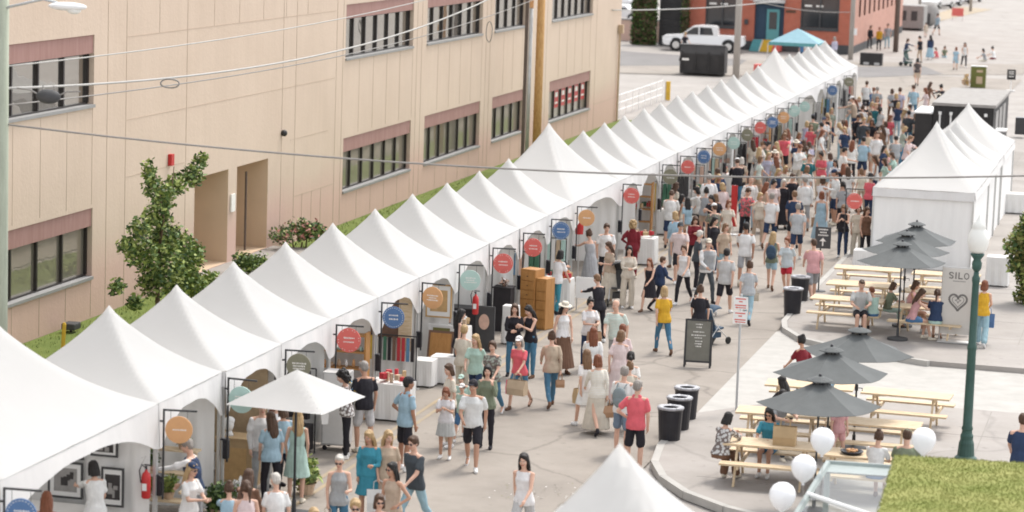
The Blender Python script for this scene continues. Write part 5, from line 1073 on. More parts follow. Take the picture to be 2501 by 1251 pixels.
# arrow sign on a post
p = G(2003, 712, PV); sp = empty('direction_sign', (p.x-.05, p.y, PV)); tag(sp, 'black sign with white arrow on a thin black post', 'sign')
b = MB(); b.tube([(0, 0, 0), (0, 0, 1.75)], .02, 8); b.lathe([(.2, 0), (.2, .02), (.03, .04)], (0, 0, 0), 14); b.build('post', 'black_metal', sp)
b = MB(); b.box((.06, -.03, 1.52), (.44, .02, .60), 0); o = b.build('panel', 'charcoal', sp); b = MB()
for z, wd in ((1.75, .26), (1.67, .18), (1.59, .28)):
    x = .06-wd/2
    while x < .06+wd/2: lw = rr.uniform(.02, .035); b.box((x+lw/2, -.0425, z), (lw*.75, .004, .04)); x += lw+.005
b.box((.06, -.0425, 1.36), (.035, .004, .14)); b.add([(-.03, -.0445, 1.42), (.15, -.0445, 1.42), (.06, -.0445, 1.52)], [(0, 1, 2)]); b.build('lettering', 'ink_white', o)
# parking sign
p = G(1798, 1002, PV); sp = empty('parking_sign', (p.x, p.y, PV)); tag(sp, 'two small white and red parking plates on a thin grey post', 'sign')
b = MB(); b.tube([(0, 0, 0), (0, 0, 2.52)], .026, 8); b.build('post', 'galv', sp)
for z in (2.33, 2.02):
    b = MB(); b.box((0, -.035, z), (.30, .008, .27)); o = b.build('plate', 'white_paint', sp); b = MB()
    for k, (dz, wd) in enumerate(((.09, .22), (.03, .08), (-.05, .24))): b.box((0, -.041, z+dz), (wd, .004, .025))
    b.add([(-.12, -.041, z-.10), (-.07, -.041, z-.075), (-.07, -.041, z-.09), (.12, -.041, z-.09), (.12, -.041, z-.11), (-.07, -.041, z-.11), (-.07, -.041, z-.125)], [(0, 1, 2, 3, 4, 5, 6)]); b.build('marking', 'coral', o)
# lamp post
LP = G(2358, 1124, PV); lp = empty('lamp_post', (LP.x, LP.y, PV)); tag(lp, 'dark green fluted lamp post with frosted acorn globe on the plaza', 'lamp post')
b = MB(); b.lathe([(.22, 0), (.22, .06), (.17, .1), (.15, .35), (.125, .42), (.13, .5), (.105, .55), (.10, .6)], (0, 0, 0), 16); b.build('base', 'green_metal', lp)
b = MB(); b.lathe([(.10, .6), (.115, .64), (.095, .7), (.085, 2.2), (.095, 2.24), (.095, 2.3), (.078, 2.34), (.068, 3.55), (.08, 3.6), (.08, 3.66), (.058, 3.7), (.05, 3.78)], (0, 0, 0), 16); b.build('shaft', 'green_metal', lp, smooth=True)
b = MB(); b.lathe([(.05, 3.78), (.09, 3.84), (.10, 3.95), (.07, 4.02), (.13, 4.10), (.14, 4.14), (.0, 4.15)], (0, 0, 0), 16); b.build('capital', 'green_metal', lp, smooth=True)
mat('globe', (.78, .78, .74), .35, .02, 3); b = MB(); b.lathe([(.12, 4.15), (.17, 4.22), (.21, 4.36), (.20, 4.48), (.15, 4.60), (.13, 4.64), (.14, 4.66), (.10, 4.76), (.03, 4.84), (.02, 4.9), (.0, 4.92)], (0, 0, 0), 18); b.build('globe', 'globe', lp, smooth=True)
# SILO banner
p = G(2334, 838, PV); bn = empty('banner', (p.x, p.y, PV), R_(-3)); tag(bn, 'off white SILO banner with a heart pin emblem on a stand', 'banner')
mat('banner', (.56, .53, .49), .8, .04, 3); b = MB(); b.box((0, 0, 1.05), (.82, .012, 1.66)); pn = b.build('panel', 'banner', bn)
b = MB(); [b.tube([(s*.42, .02, .02), (s*.42, .02, 1.92)], .012, 6) for s in (-1, 1)]; b.box((0, 0, .03), (.9, .35, .03)); b.tube([(-.42, .02, 1.90), (.42, .02, 1.90)], .012, 6); b.build('stand', 'alu', bn)
b = MB(); zt = 1.70
def letter(ch, x):
    w_, h, t = .11, .17, .03
    if ch == 'I': b.box((x, -.009, zt), (t, .005, h))
    if ch == 'L': b.box((x-w_/2+t/2, -.009, zt), (t, .005, h)); b.box((x+t/2, -.009, zt-h/2+t/2), (w_-t, .005, t))
    if ch == 'O':
        for k in range(18): a = 2*math.pi*k/18; b.box((x+.055*math.cos(a), -.009-.0001*k, zt+.07*math.sin(a)), (.024, .005, .024))
    if ch == 'S':
        pts = [(.045, .05), (.03, .066), (0, .073), (-.03, .066), (-.045, .045), (-.038, .02), (-.012, .005), (.014, -.006), (.040, -.022), (.046, -.046), (.03, -.066), (0, -.073), (-.03, -.066), (-.046, -.05)]
        for i in range(len(pts)-1):
            for q in (0, .5): b.box((x+pts[i][0]*(1-q)+pts[i+1][0]*q, -.009-.0001*i, zt+pts[i][1]*(1-q)+pts[i+1][1]*q), (.022, .005, .022))
for ch, x in zip('SILO', (-.20, -.085, .03, .18)): letter(ch, x)
b.build('lettering', 'ink_grey', pn)
def ringline(b, pts, wd, y, n=26):
    for i in range(len(pts)-1):
        a = Vector((pts[i][0], 0, pts[i][1])); c = Vector((pts[i+1][0], 0, pts[i+1][1])); d = (c-a).normalized(); nn = Vector((-d.z, 0, d.x))*wd/2
        q = [a-nn, c-nn, c+nn, a+nn]; b.add([(v.x, y, v.z) for v in q], [(0, 1, 2, 3)])
ht = []
for k in range(41): t = 2*math.pi*k/40; ht.append((.0138*16*math.sin(t)**3, 1.05+.0145*(13*math.cos(t)-5*math.cos(2*t)-2*math.cos(3*t)-math.cos(4*t))))
b = MB(); ringline(b, ht, .05, -.0095); ringline(b, [(x*.66, (z-1.07)*.66+1.07) for x, z in ht], .014, -.0093)
st = [((.075 if k % 2 == 0 else .03)*math.sin(math.pi*k/4), 1.08+(.075 if k % 2 == 0 else .03)*math.cos(math.pi*k/4)) for k in range(9)]; ringline(b, st, .014, -.0091); b.build('emblem', 'ink_grey', pn)
b = MB(); x = -.14
while x < .16: b.box((x, -.009, 1.56), (.018, .004, .022)); x += .032
b.build('small_lettering', 'ink_grey', pn)
# crates and boxes by the plaza tent
def simple_table(name, loc, size, m, label, rz=0, group=None, cloth=True):
    root = empty(name, loc, rz); tag(root, label, 'table', group); w_, d, h = size
    t = MB(); t.box((0, 0, h-.02), (w_, d, .03)); t.build('tabletop', 'white_paint', root)
    for sx in (-1, 1):
        for sy in (-1, 1): l = MB(); l.tube([(sx*(w_/2-.06), sy*(d/2-.06), 0), (sx*(w_/2-.08), sy*(d/2-.08), h-.04)], .015, 6); l.build('leg', 'alu', root)
    if cloth:
        c = MB(); n = 48; top, bot = [], []
        def per(s, e):
            L = 2*(w_+d); q = s*L; e2 = e
            if q < w_: return (-w_/2+q, -d/2-e2)
            q -= w_
            if q < d: return (w_/2+e2, -d/2+q)
            q -= d
            if q < w_: return (w_/2-q, d/2+e2)
            q -= w_; return (-w_/2-e2, d/2-q)
        rr = random.Random(int(loc[1]*10)); ph = rr.uniform(0, 6)
        for k in range(n): s = k/n; x, y = per(s, .006); c.v.append((x, y, h)); x, y = per(s, .012+.018*(1+math.sin(s*70+ph))); c.v.append((x, y, .04))
        for k in range(n): a, b_ = 2*k, 2*((k+1) % n); c.f.append((a, a+1, b_+1, b_)); c.mi.append(0)
        c.f.append(tuple(2*k for k in range(n))); c.mi.append(0)
        c.build('tablecloth', m, root)
    return root
p = G(2118, 655, PV); simple_table('cloth_table', (p.x, p.y, PV), (.8, .6, .55), 'white_cloth', 'low white cloth covered box at the left foot of the closed tent')
p = G(2425, 715, PV); simple_table('cloth_table', (p.x, p.y+1.5, PV), (.6, .6, .85), 'white_cloth', 'white cloth box table right of the lamp post globe')
p = G(2480, 520, PV); simple_table('cloth_table', (p.x, p.y, PV), (.7, .7, .7), 'white_cloth', 'small white cloth table above the olive tree')
b = MB(); b.lathe([(.16, 0), (.2, .03), (.22, .06), (.19, .06), (.1, .02), (0, .02)], (0, 0, 0), 16); bw = b.build('bowl', 'black_plastic', smooth=True); bw.location = (10.45, 8.25, PV+.756); tag(bw, 'black bowl with orange food on the picnic table', 'bowl')
b = MB(); rr = random.Random(3)
for k in range(14): a = rr.uniform(0, 6.28); b.ell((.08*math.cos(a), .08*math.sin(a), .05+rr.uniform(0, .03)), (.035, .03, .025), None, 8, 5)
o = b.build('food', 'sign_orange', bw, smooth=True)

# ================================================================== FOREGROUND ROOF, GLASS CANOPY, BALLOONS
gr = empty('turf_roof', (13.9, -5.0, 0)); tag(gr, 'bright green artificial turf roof of a kiosk at the bottom right', 'kiosk')
zt = 3.0; A = [G(2182, 1110, zt), G(2560, 1133, zt), G(2520, 1400, zt), G(2118, 1330, zt)]
b = MB(); poly = [(v.x-13.9, v.y+5.0) for v in A]; poly = poly[::-1]; b.prism(poly, zt-.28, zt-.04); b.build('fascia', 'sill', gr)
b = MB(); inn = [(x*.985, y*.985) for x, y in poly]; b.prism(inn, zt-.038, zt); b.build('turf', 'turf', gr)
b = MB(); inn2 = [(x*.86, y*.86) for x, y in poly]; b.prism(inn2, 0, zt-.285); b.build('wall', 'white_paint', gr)
rr = random.Random(8); gm = MB()
x0, x1 = min(v.x for v in A), max(v.x for v in A); y0, y1 = min(v.y for v in A), max(v.y for v in A)
def inside(x, y, P):
    c = False; n = len(P)
    for i in range(n):
        a, b_ = P[i], P[(i+1) % n]
        if (a.y > y) != (b_.y > y) and x < (b_.x-a.x)*(y-a.y)/(b_.y-a.y)+a.x: c = not c
    return c
k = 0
while k < 26000:
    x, y = rr.uniform(x0, x1), rr.uniform(max(y0, -7.5), y1)
    if not inside(x, y, A): k += .3; continue
    k += 1; a = rr.uniform(0, 6.28); gm.use('turf').add([(x-13.9-.008*math.cos(a), y+5-.008*math.sin(a), zt-.005), (x-13.9+.008*math.cos(a), y+5+.008*math.sin(a), zt-.005), (x-13.9+rr.uniform(-.02, .02), y+5+rr.uniform(-.02, .02), zt+rr.uniform(.012, .03))], [(0, 1, 2)])
o = gm.build('blades', None, gr); o['kind'] = 'stuff'
gc = empty('glass_canopy', (11.5, -2.5, 0)); tag(gc, 'grey steel framed glass canopy below the white balloons', 'canopy')
zc = 2.5; C_ = [G(2022, 1132, zc), G(2215, 1146, zc), G(2215, 1300, zc), G(1925, 1290, zc)]; C_ = [Vector((v.x-11.5, v.y+2.5, zc)) for v in C_]
mat('canopy_grey', (.26, .30, .29), .5, .1, 3)
b = MB()
for i in range(4): b.tube([C_[i], C_[(i+1) % 4]], .055, 6)
mL, mR = C_[0].lerp(C_[3], .55), C_[1].lerp(C_[2], .98); b.build('frame', 'canopy_grey', gc)
b = MB(); b.tube([mL+Vector((0, 0, .05)), mR+Vector((0, 0, .05))], .035, 6); b.build('rail', 'white_paint', gc)
b = MB(); f0, f1 = C_[0].lerp(C_[3], .14), C_[1].lerp(C_[2], .14); b.quad(C_[0], C_[1], f1, f0); b.quad(C_[0]+Vector((0, 0, -.02)), f0+Vector((0, 0, -.02)), f1+Vector((0, 0, -.02)), C_[1]+Vector((0, 0, -.02))); b.build('gutter', 'canopy_grey', gc)
b = MB(); b.quad(f0, f1, C_[2], C_[3]); b.build('glass_panel', 'clear_glass', gc)
for i in range(4): b = MB(); b.tube([(C_[i].x, C_[i].y, 0), (C_[i].x, C_[i].y, zc)], .05, 6); b.build('post', 'canopy_grey', gc)
cc = [G(2090, 1175, 1.0), G(2150, 1175, 1.0)]
simple_table('counter', (11.75, -1.4, 0), (.9, 1.6, .95), 'white_cloth', 'white counter seen through the glass canopy', .2)
b = MB(); b.box((11.1, -1.6, .25), (.45, 1.9, .5), .1); o = b.build('wooden_crate', 'dark_wood'); b2 = MB(); b2.box((11.1, -1.6, .505), (.38, 1.8, .01), .1); b2.build('lid', 'cardboard', o); tag(o, 'long brown wooden crate seen through the glass canopy', 'crate')
def balloon(px, py, z, label, s=1):
    p = G(px, py, z); root = empty('balloon', p); tag(root, label, 'balloon', 'white balloons over the glass canopy')
    b = MB(); r = .185*s; b.lathe([(.0, -r*1.28), (.018, -r*1.24), (.02, -r*1.2), (r*.35, -r*1.02), (r*.72, -r*.68), (r*.95, -r*.2), (r, .12*r), (r*.93, r*.45), (r*.72, r*.78), (r*.4, r*.98), (0, r*1.05)], (0, 0, 0), 22); b.build('skin', 'balloon', root, smooth=True)
    b = MB(); b.lathe([(.0, -r*1.36), (.03, -r*1.34), (.012, -r*1.27), (0, -r*1.26)], (0, 0, 0), 8); b.build('knot', 'balloon', root)
    b = MB(); b.tube([(0, 0, -r*1.33), (.02, .0, -r*1.33-.2), (0, 0, -r*1.33-.42)], .004, 4); b.build('string', 'rope', root)
balloon(2009, 1076, 3.05, 'white balloon second from the left, highest of the left three'); balloon(1963, 1143, 3.0, 'white balloon in the middle of the left three'); balloon(1911, 1212, 2.95, 'white balloon lowest and leftmost, near the bottom edge'); balloon(2256, 1076, 3.1, 'white balloon at the corner of the green roof')

# ================================================================== BOOTH CONTENTS
def OY(px, py, Y):
    d = _fw*F_PX + _rt*(px-1250.5) + _up*(625.5-py)
    return CAM + d*((Y-CAM.y)/d.y)
for q, c_ in {'photo_dark': (.05, .045, .045), 'photo_grey': (.30, .29, .28), 'tan_cloth': (.36, .27, .17), 'rug': (.17, .10, .07), 'cloth_blue': (.10, .22, .36), 'cloth_red': (.45, .04, .05), 'cloth_green': (.06, .16, .10), 'cloth_yellow': (.55, .36, .05), 'cloth_black': (.025, .022, .025), 'clay': (.50, .36, .25), 'paint_gold': (.52, .34, .16), 'peach': (.62, .42, .33), 'silver_panel': (.48, .47, .46)}.items(): mat(q, c_, .8, .15, 6)
def frame_pic(px, py, w_, h_, Y, label, fm='charcoal', art=('photo_dark', 'photo_grey'), seed=1):
    p = OY(px, py, Y); root = empty('framed_picture', (p.x, Y, p.z)); tag(root, label, 'picture', 'framed pictures in the booths'); rr = random.Random(seed)
    b = MB(); t = .035
    b.box((0, 0, h_/2-t/2), (w_, .03, t)); b.box((0, 0, -h_/2+t/2), (w_, .03, t)); b.box((-w_/2+t/2, 0, 0), (t, .03, h_-2*t)); b.box((w_/2-t/2, 0, 0), (t, .03, h_-2*t)); b.build('frame', fm, root)
    b = MB(); b.box((0, .005, 0), (w_-2*t, .012, h_-2*t)); b.build('mount', 'white_paint', root)
    b = MB(); b.use(art[0]).box((0, -.004, 0), (w_*.66, .006, h_*.64)); b.use(art[1])
    for k in range(4): b.box((rr.uniform(-.2, .2)*w_, -.008-.001*k, rr.uniform(-.2, .2)*h_), (rr.uniform(.1, .24)*w_, .003, rr.uniform(.08, .22)*h_))
    b.build('print', None, root)
Y0 = -.22
frame_pic(255, 1085, .48, .42, Y0, 'framed dark photograph hanging highest in the bottom left tent', seed=1); frame_pic(160, 1172, .62, .62, Y0, 'wide framed photograph grid on the left wall of the photo tent', art=('photo_grey', 'photo_dark'), seed=2); frame_pic(275, 1190, .40, .66, Y0, 'tall framed photograph behind the dark haired visitor', seed=3); frame_pic(185, 1105, .3, .24, Y0, 'small framed photograph just under the arch of the photo tent', seed=4)
p = OY(140, 1240, -.7); simple_table('display_table', (p.x, -.75, 0), (1.2, .6, .8), 'white_cloth', 'white cloth table below the framed photographs')
def extinguisher(x, y, z, label):
    root = empty('fire_extinguisher', (x, y, z)); tag(root, label, 'fire extinguisher'); b = MB(); b.lathe([(.06, 0), (.075, .02), (.078, .36), (.06, .42), (.025, .45), (.025, .48), (0, .48)], (0, 0, 0), 16); b.build('cylinder', 'red', root, smooth=True)
    b = MB(); b.box((0, -.078, .2), (.08, .004, .12)); b.build('label_plate', 'white_paint', root)
    b = MB(); b.tube([(0, 0, .47), (0, 0, .54)], .018, 6); b.box((.03, 0, .56), (.13, .025, .018)); b.tube([(0, 0, .5), (-.08, 0, .56), (-.12, 0, .45), (-.09, 0, .25)], .011, 6); b.build('valve', 'black_plastic', root)
    b = MB(); b.tube([(-.10, .02, .66), (-.02, .03, .70), (-.10, .03, .54), (-.02, .03, .50)], .006, 5); b.build('hanger', 'alu', root)
extinguisher(-.12, -.22, .95, 'red fire extinguisher hanging on the post of the photo tent'); extinguisher(.1, 6*P3+1.5, 1.02, 'red fire extinguisher by the second mint green sign')
# plant stall
p = OY(415, 1080, 2.0); st = empty('plant_shelf', (-.75, 2.1, 0)); tag(st, 'slanting wooden plank shelf of potted plants beside the orange sign', 'shelf')
for z, y in ((.45, -.35), (.85, 0.0), (1.2, .3)): b = MB(); b.box((0, y, z), (1.1, .26, .035)); b.build('shelf_board', 'pine', st)
for s in (-1, 1): b = MB(); b.box((s*.5, -.02, .62), (.04, .9, .04), 0, Matrix.Translation((0, 0, 0)) ); b.box((s*.5, .3, .6), (.04, .04, 1.19)); b.box((s*.5, -.35, .22), (.04, .04, .42)); b.build('side_frame', 'pine', st)
PLN = ['leafy pot plant lowest on the plank shelf', 'bright green pot plant on the plank shelf', 'dark pot plant on the plank shelf', 'trailing pot plant at the shelf top', 'round pot plant beside the blonde visitor', 'white flowering pot plant by the tent post', 'yellow green pot plant near the mint sign']
for i, (x, y, z, r, ms_) in enumerate([(-.9, 1.75, .47, .17, 'leaf_mid'), (-.5, 1.78, .47, .18, 'leaf_light'), (-.95, 2.1, .87, .15, 'leaf_dark'), (-.5, 2.4, 1.22, .15, 'leaf_mid'), (.15, 2.5, .0, .28, 'leaf_dark'), (.3, 3.2, 0, .25, 'white_cloth'), (.95, 4.9, 0, .3, 'leaf_light')]):
    rr = random.Random(i+60); root = empty('pot_plant', (x, y, z)); tag(root, PLN[i], 'pot plant'); b = MB(); b.lathe([(r*.4, 0), (r*.58, r*.7), (r*.64, r*.7), (r*.5, r*.66), (0, r*.62)], (0, 0, 0), 12); b.build('pot', 'clay', root)
    b = MB(); leaves(b, [(0, 0, r*1.35, r, 1.1)], 260, r*.24, ((ms_, 'leaf_mid'), (.6, .4)), rr); b.build('foliage', None, root)
# mint booth: brown backdrop, pedestal and bust
bk = MB(); bk.box((-.72, 2*P3-.32, 1.3), (1.15, .04, 1.75)); o = bk.build('backdrop_panel', 'tan_cloth'); tag(o, 'tall brown felt backdrop panel below the nearest mint sign', 'panel')
b = MB()
for x in (-1.25, -.2): b.box((x, 0, 0), (.05, .3, .05)); b.box((x, .06, .62), (.05, .05, 1.2))
o2 = b.build('foot', 'dark_wood', o); o2.location = (0, 2*P3-.30, .025)
b = MB(); b.box((0, 0, .45), (.7, .5, .9)); b.box((0, 0, .915), (.74, .54, .03)); b = b.build('pedestal', 'cardboard'); b.location = (-.45, 5.1, 0); tag(b, 'kraft coloured plinth carrying the white bust', 'plinth'); pt_ = MB(); pt_.box((0, -.252, .45), (.5, .004, .6)); pt_.build('front_panel', 'paint_gold', b)
bu = empty('bust', (-.62, 5.05, .93)); tag(bu, 'white head shaped bust on the kraft plinth', 'ornament')
b = MB(); b.lathe([(.09, 0), (.07, .04), (.05, .09)], (0, 0, 0), 12); b.build('socle', 'white_paint', bu, smooth=True); b = MB(); b.ell((0, 0, .2), (.09, .11, .13)); b.ell((0, -.1, .19), (.02, .03, .03)); b.ell((0, .02, .27), (.1, .11, .08)); b.build('head', 'white_paint', bu, smooth=True)
# grey cabinet under umbrella
p = G(812, 1104); cb = empty('cabinet', (p.x, p.y+.25, 0), R_(4)); tag(cb, 'tall light grey cabinet on black castors behind the white umbrella', 'cabinet')
b = MB(); b.box((0, 0, .85), (.52, .45, 1.45)); b.build('body', 'silver_panel', cb, bevel=.01); b = MB(); b.box((.0, -.23, .85), (.46, .008, 1.38)); b.build('door', 'white_cloth', cb)
for s in (-1, 1):
    for t in (-1, 1): b = MB(); b.lathe([(.04, -.02), (.05, 0), (.04, .02)], (0, 0, 0), 10); w_ = b.build('castor', 'black_plastic', cb); w_.location = (s*.2, t*.17, .06); w_.rotation_euler.x = R_(90)
ck = empty('hanging_flowers', (p.x+.35, p.y+.1, 1.25)); tag(ck, 'blue and yellow flower bunch hanging on the grey cabinet', 'flowers')
b = MB(); leaves(b, [(0, 0, 0, .13, 1.6), (0, 0, -.2, .1)], 220, .04, (('cloth_blue', 'cloth_yellow', 'leaf_light', 'white_cloth'), (.35, .3, .2, .15)), random.Random(2)); b.build('petals', None, ck); b = MB(); b.tube([(0, 0, .2), (0, 0, -.3)], .01, 5); b.build('stem', 'leaf_mid', ck)
b = MB()
for k in range(5): b.box((-1.0+.28*k, 0, 1.15), (.2, .16, .95-.06*(k % 2)))
b.tube([(-1.25, 0, 1.68), (.35, 0, 1.68)], .015, 6); b.box((-.45, .02, .3), (1.4, .4, .5)); o = b.build('clothes_rack', 'cloth_black'); o.location = (-.35, 8.2, 0); tag(o, 'rack of dark garments in shade behind the white umbrella', 'clothes rack')
b = MB(); [b.tube([(x, 0, 0), (x, 0, 1.68)], .015, 6) for x in (-1.25, .35)]; b.build('stand', 'black_metal', o)
# white square market umbrella
pu = G(728, 903, 2.62); mu = empty('market_umbrella', (pu.x-.02, pu.y, 0), R_(-6)); tag(mu, 'white square market umbrella standing in the street by the tents', 'umbrella')
b = MB(); N = 8; h_ = .92
for i in range(-N, N+1):
    for j in range(-N, N+1): u, v = i/N, j/N; r = max(abs(u), abs(v)); b.v.append((u*h_, v*h_, 2.62-.55*r-.05*math.sin(math.pi*r)*(1-(min(abs(u), abs(v))/(r+1e-6))**2)))
W_ = 2*N+1
for i in range(2*N):
    for j in range(2*N): a = i*W_+j; b.f.append((a, a+W_, a+W_+1, a+1)); b.mi.append(0)
o = b.build('canopy', 'vinyl', mu, smooth=True); b = MB()
b.tube([(0, 0, .05), (0, 0, 2.60)], .024, 8); b.build('pole', 'black_metal', mu); b = MB(); b.box((0, 0, .03), (.6, .6, .05)); b.lathe([(.04, .05), (.04, .3)], (0, 0, 0), 8); b.build('base', 'charcoal', mu)
for k in range(4): a = math.pi/4+math.pi/2*k; b = MB(); b.tube([(0, 0, 2.55), (h_*1.38*math.cos(a), h_*1.38*math.sin(a), 2.05)], .011, 5); b.build('rib', 'alu', mu)
# pottery shelf, scarf rack, paintings, black banner
def shelf(x, y, w_, zs, m, label, name='display_shelf'):
    root = empty(name, (x, y, 0)); tag(root, label, 'shelf')
    for z in zs: b = MB(); b.box((0, 0, z), (w_, .3, .03)); b.build('shelf_board', m, root)
    for s in (-1, 1): b = MB(); b.box((s*(w_/2+.02), .0, max(zs)/2+.02), (.04, .3, max(zs)+.1)); b.build('side_panel', m, root)
    return root
shelf(-.62, 4*P3-.35, 1.0, (.7, 1.05, 1.4, 1.75), 'oak', 'wooden shelf unit of small pottery behind the nearest coral sign')
k_ = 0; rr = random.Random(21)
for z, zw in ((.715, 'lowest'), (1.065, 'middle'), (1.415, 'top')):
    for xi, x in enumerate((-1.02, -.86, -.70, -.54, -.38, -.22)):
        b = MB(); r = rr.uniform(.035, .055); hh = rr.uniform(.08, .18); b.lathe([(r*.6, 0), (r, hh*.35), (r*.75, hh*.8), (r*.45, hh), (r*.3, hh)], (0, 0, 0), 10); o = b.build('pot', rr.choice(('white_paint', 'clay', 'clay', 'sign_orange', 'sign_mint')), smooth=True)
        o.location = (x, 4*P3-.37, z); tag(o, 'small pot, %s from left on the %s board of the pottery shelves' % (ordn[xi], zw), 'pottery', 'pots on the pottery shelves')
sr = empty('scarf_rack', (-.42, 5*P3-.5, 0)); tag(sr, 'rack of coloured scarves on black rail below the blue sign', 'rack')
b = MB(); b.tube([(-.55, 0, 1.28), (.55, 0, 1.28)], .015, 6); [b.tube([(s*.55, 0, 0), (s*.55, 0, 1.3)], .015, 6) for s in (-1, 1)]; b.build('rail', 'black_metal', sr)
for i, m in enumerate(('cloth_yellow', 'cloth_yellow', 'cloth_black', 'cloth_green', 'cloth_black', 'rug', 'cloth_red', 'cloth_red', 'cloth_blue', 'cloth_black')): b = MB(); b.box((-.48+i*.105, -.02, .98), (.07, .03, .52)); b.use(m); b.build('scarf', m, sr)
b = MB(); b.box((0, 0, 1.62), (1.05, .03, .9)); o = b.build('garment_display', 'rug'); o.location = (-.62, 5*P3-.2, 0); tag(o, 'dark patterned hanging textile behind the scarf rack', 'textile'); b = MB(); b.box((.4, -.03, 1.5), (.3, .02, 1.2)); b.build('wood_panel', 'pine', o)
for dx, dy, w_, h2, sd, fm, art, lb in ((1072, 735, .62, .78, 31, 'paint_gold', ('paint_gold', 'peach'), 'large gold toned painting behind the second orange sign'), (1078, 815, .62, .42, 32, 'white_paint', ('leaf_olive', 'photo_dark'), 'green landscape painting in a pale frame below the gold painting')): frame_pic(dx, dy, w_, h2, 6*P3-.3, lb, fm, art, sd)
b = MB(); b.box((0, 0, .5), (.6, .04, .95), 0, Matrix.Rotation(R_(-12), 4, 'X')); o = b.build('woven_rug', 'rug'); o.location = (-.1, 6*P3-.9, .0); tag(o, 'brown woven rug leaning in the painting booth', 'rug'); b = MB(); b.box((0, -.024, .5), (.5, .006, .84), 0, Matrix.Rotation(R_(-12), 4, 'X')); b.build('pattern', 'oak', o)
b = MB(); b.box((0, 0, .5), (.66, .5, 1.0)); o = b.build('display_counter', 'cloth_black'); o.location = (-.42, 7*P3-.55, 0); tag(o, 'black draped counter behind the fire extinguisher', 'counter'); b = MB(); b.box((0, 0, 1.01), (.7, .54, .02)); b.build('top', 'charcoal', o)
b = MB(); b.box((0, 0, .55), (.52, .05, 1.1)); o = b.build('oval_banner', 'charcoal'); o.location = (.12, 7*P3-.75, 0); tag(o, 'black standing board with a pale oval emblem', 'sign board'); b = MB(); b.lathe([(.13, 0), (.13, .006), (0, .006)], (0, 0, 0), 24, 1, 1.45); e = b.build('emblem', 'peach', o); e.rotation_euler.x = R_(90); e.location = (0, -.027, .72)
b = MB(); b.box((0, 0, .55), (.45, .4, 1.1)); b.box((0, 0, 1.11), (.5, .45, .03)); o = b.build('podium', 'cloth_black'); o.location = (-.2, 8*P3-.7, 0); tag(o, 'narrow dark podium below the third coral sign', 'podium'); b = MB(); leaves(b, [(0, 0, 1.22, .12)], 120, .04, (('peach', 'white_cloth', 'rug'), (.4, .3, .3)), rr); b.build('goods', None, o)
# white cloth tables in the booth fronts
TT = [(.35, 4*P3-.1, .9, .7, .78, 'white cloth table with goods right of the nearest blue sign'), (-.05, 5*P3+.6, .6, .5, .6, 'small white table before the gold painting'), (.35, 5*P3+1.1, .55, .5, .62, 'white cloth box on the street edge below the second orange sign'), (-.3, 6*P3+.9, .8, .6, .8, 'white table before the black draped counter'), (.45, 7*P3+.55, .35, .3, .95, 'narrow white stand right of the oval board'),
      (.2, 9*P3+.4, .8, .6, .8, 'white table under the nearest run of booths by the red cup stand'), (.6, 12*P3+.5, .9, .7, .8, 'white cloth table under the double width tent corner'), (.2, 14*P3+1.5, .9, .7, .8, 'white cloth table behind the person in maroon sweatshirt'), (.1, 16*P3+1.2, .9, .7, .8, 'white cloth table under the third blue sign'), (.1, 18*P3+1.2, .9, .7, .8, 'white cloth table under the fourth mint sign'), (.1, 20*P3+1.2, .9, .7, .8, 'white cloth table in the dense far crowd')]
for x, y, w_, d, h, lb in TT: simple_table('display_table', (x, y, 0), (w_, d, h), 'white_cloth', lb)
rr = random.Random(77)
def goods(x, y, z, label, seed, cols=('clay', 'peach', 'white_paint', 'cloth_green', 'cloth_red', 'cardboard')):
    rr = random.Random(seed); b = MB()
    for k in range(11): b.use(rr.choice(cols)); b.box((rr.uniform(-.35, .35), rr.uniform(-.22, .22), rr.uniform(.04, .09)), (rr.uniform(.05, .16), rr.uniform(.05, .14), rr.uniform(.08, .2)), rr.uniform(0, 3))
    o = b.build('goods_display', None); o.location = (x, y, z); tag(o, label, 'goods', kind='stuff')
for i, (x, y, w_, d, h, lb) in enumerate(TT):
    if w_ > .7: goods(x, y, h+.06, 'small goods heaped on the '+' '.join(lb.split()[:9]), 300+i)
# generic booth interiors along the rest of the row : hanging textiles and shelves, one per booth
GEN = {8: ('rack of bright clothes', 'c'), 9: ('rack of pale garments', 'w'), 13: ('shelf of white goods', 's'), 14: ('rack of mixed clothes', 'c'), 15: ('rack of dark clothes', 'd'), 16: ('hanging white prints', 'w'), 17: ('rack of beige clothes', 'w'), 18: ('shelf of boxes', 's'), 19: ('rack of olive clothes', 'd'), 20: ('rack of coloured scarves', 'c'), 21: ('shelf of pots', 's'), 22: ('rack of black clothes', 'd'), 23: ('rack of pastel clothes', 'w'), 26: ('rack of grey clothes', 'd'), 27: ('rack of summer dresses', 'c'), 28: ('shelf of baskets', 's'), 29: ('rack of green clothes', 'd'), 30: ('rack of red clothes', 'c')}
PAL = {'c': ('cloth_red', 'cloth_blue', 'cloth_yellow', 'cloth_green', 'peach', 'white_cloth'), 'w': ('white_cloth', 'peach', 'silver_panel', 'sign_mint', 'canvas_tan'), 'd': ('cloth_black', 'rug', 'charcoal', 'silver_panel', 'sign_olive')}
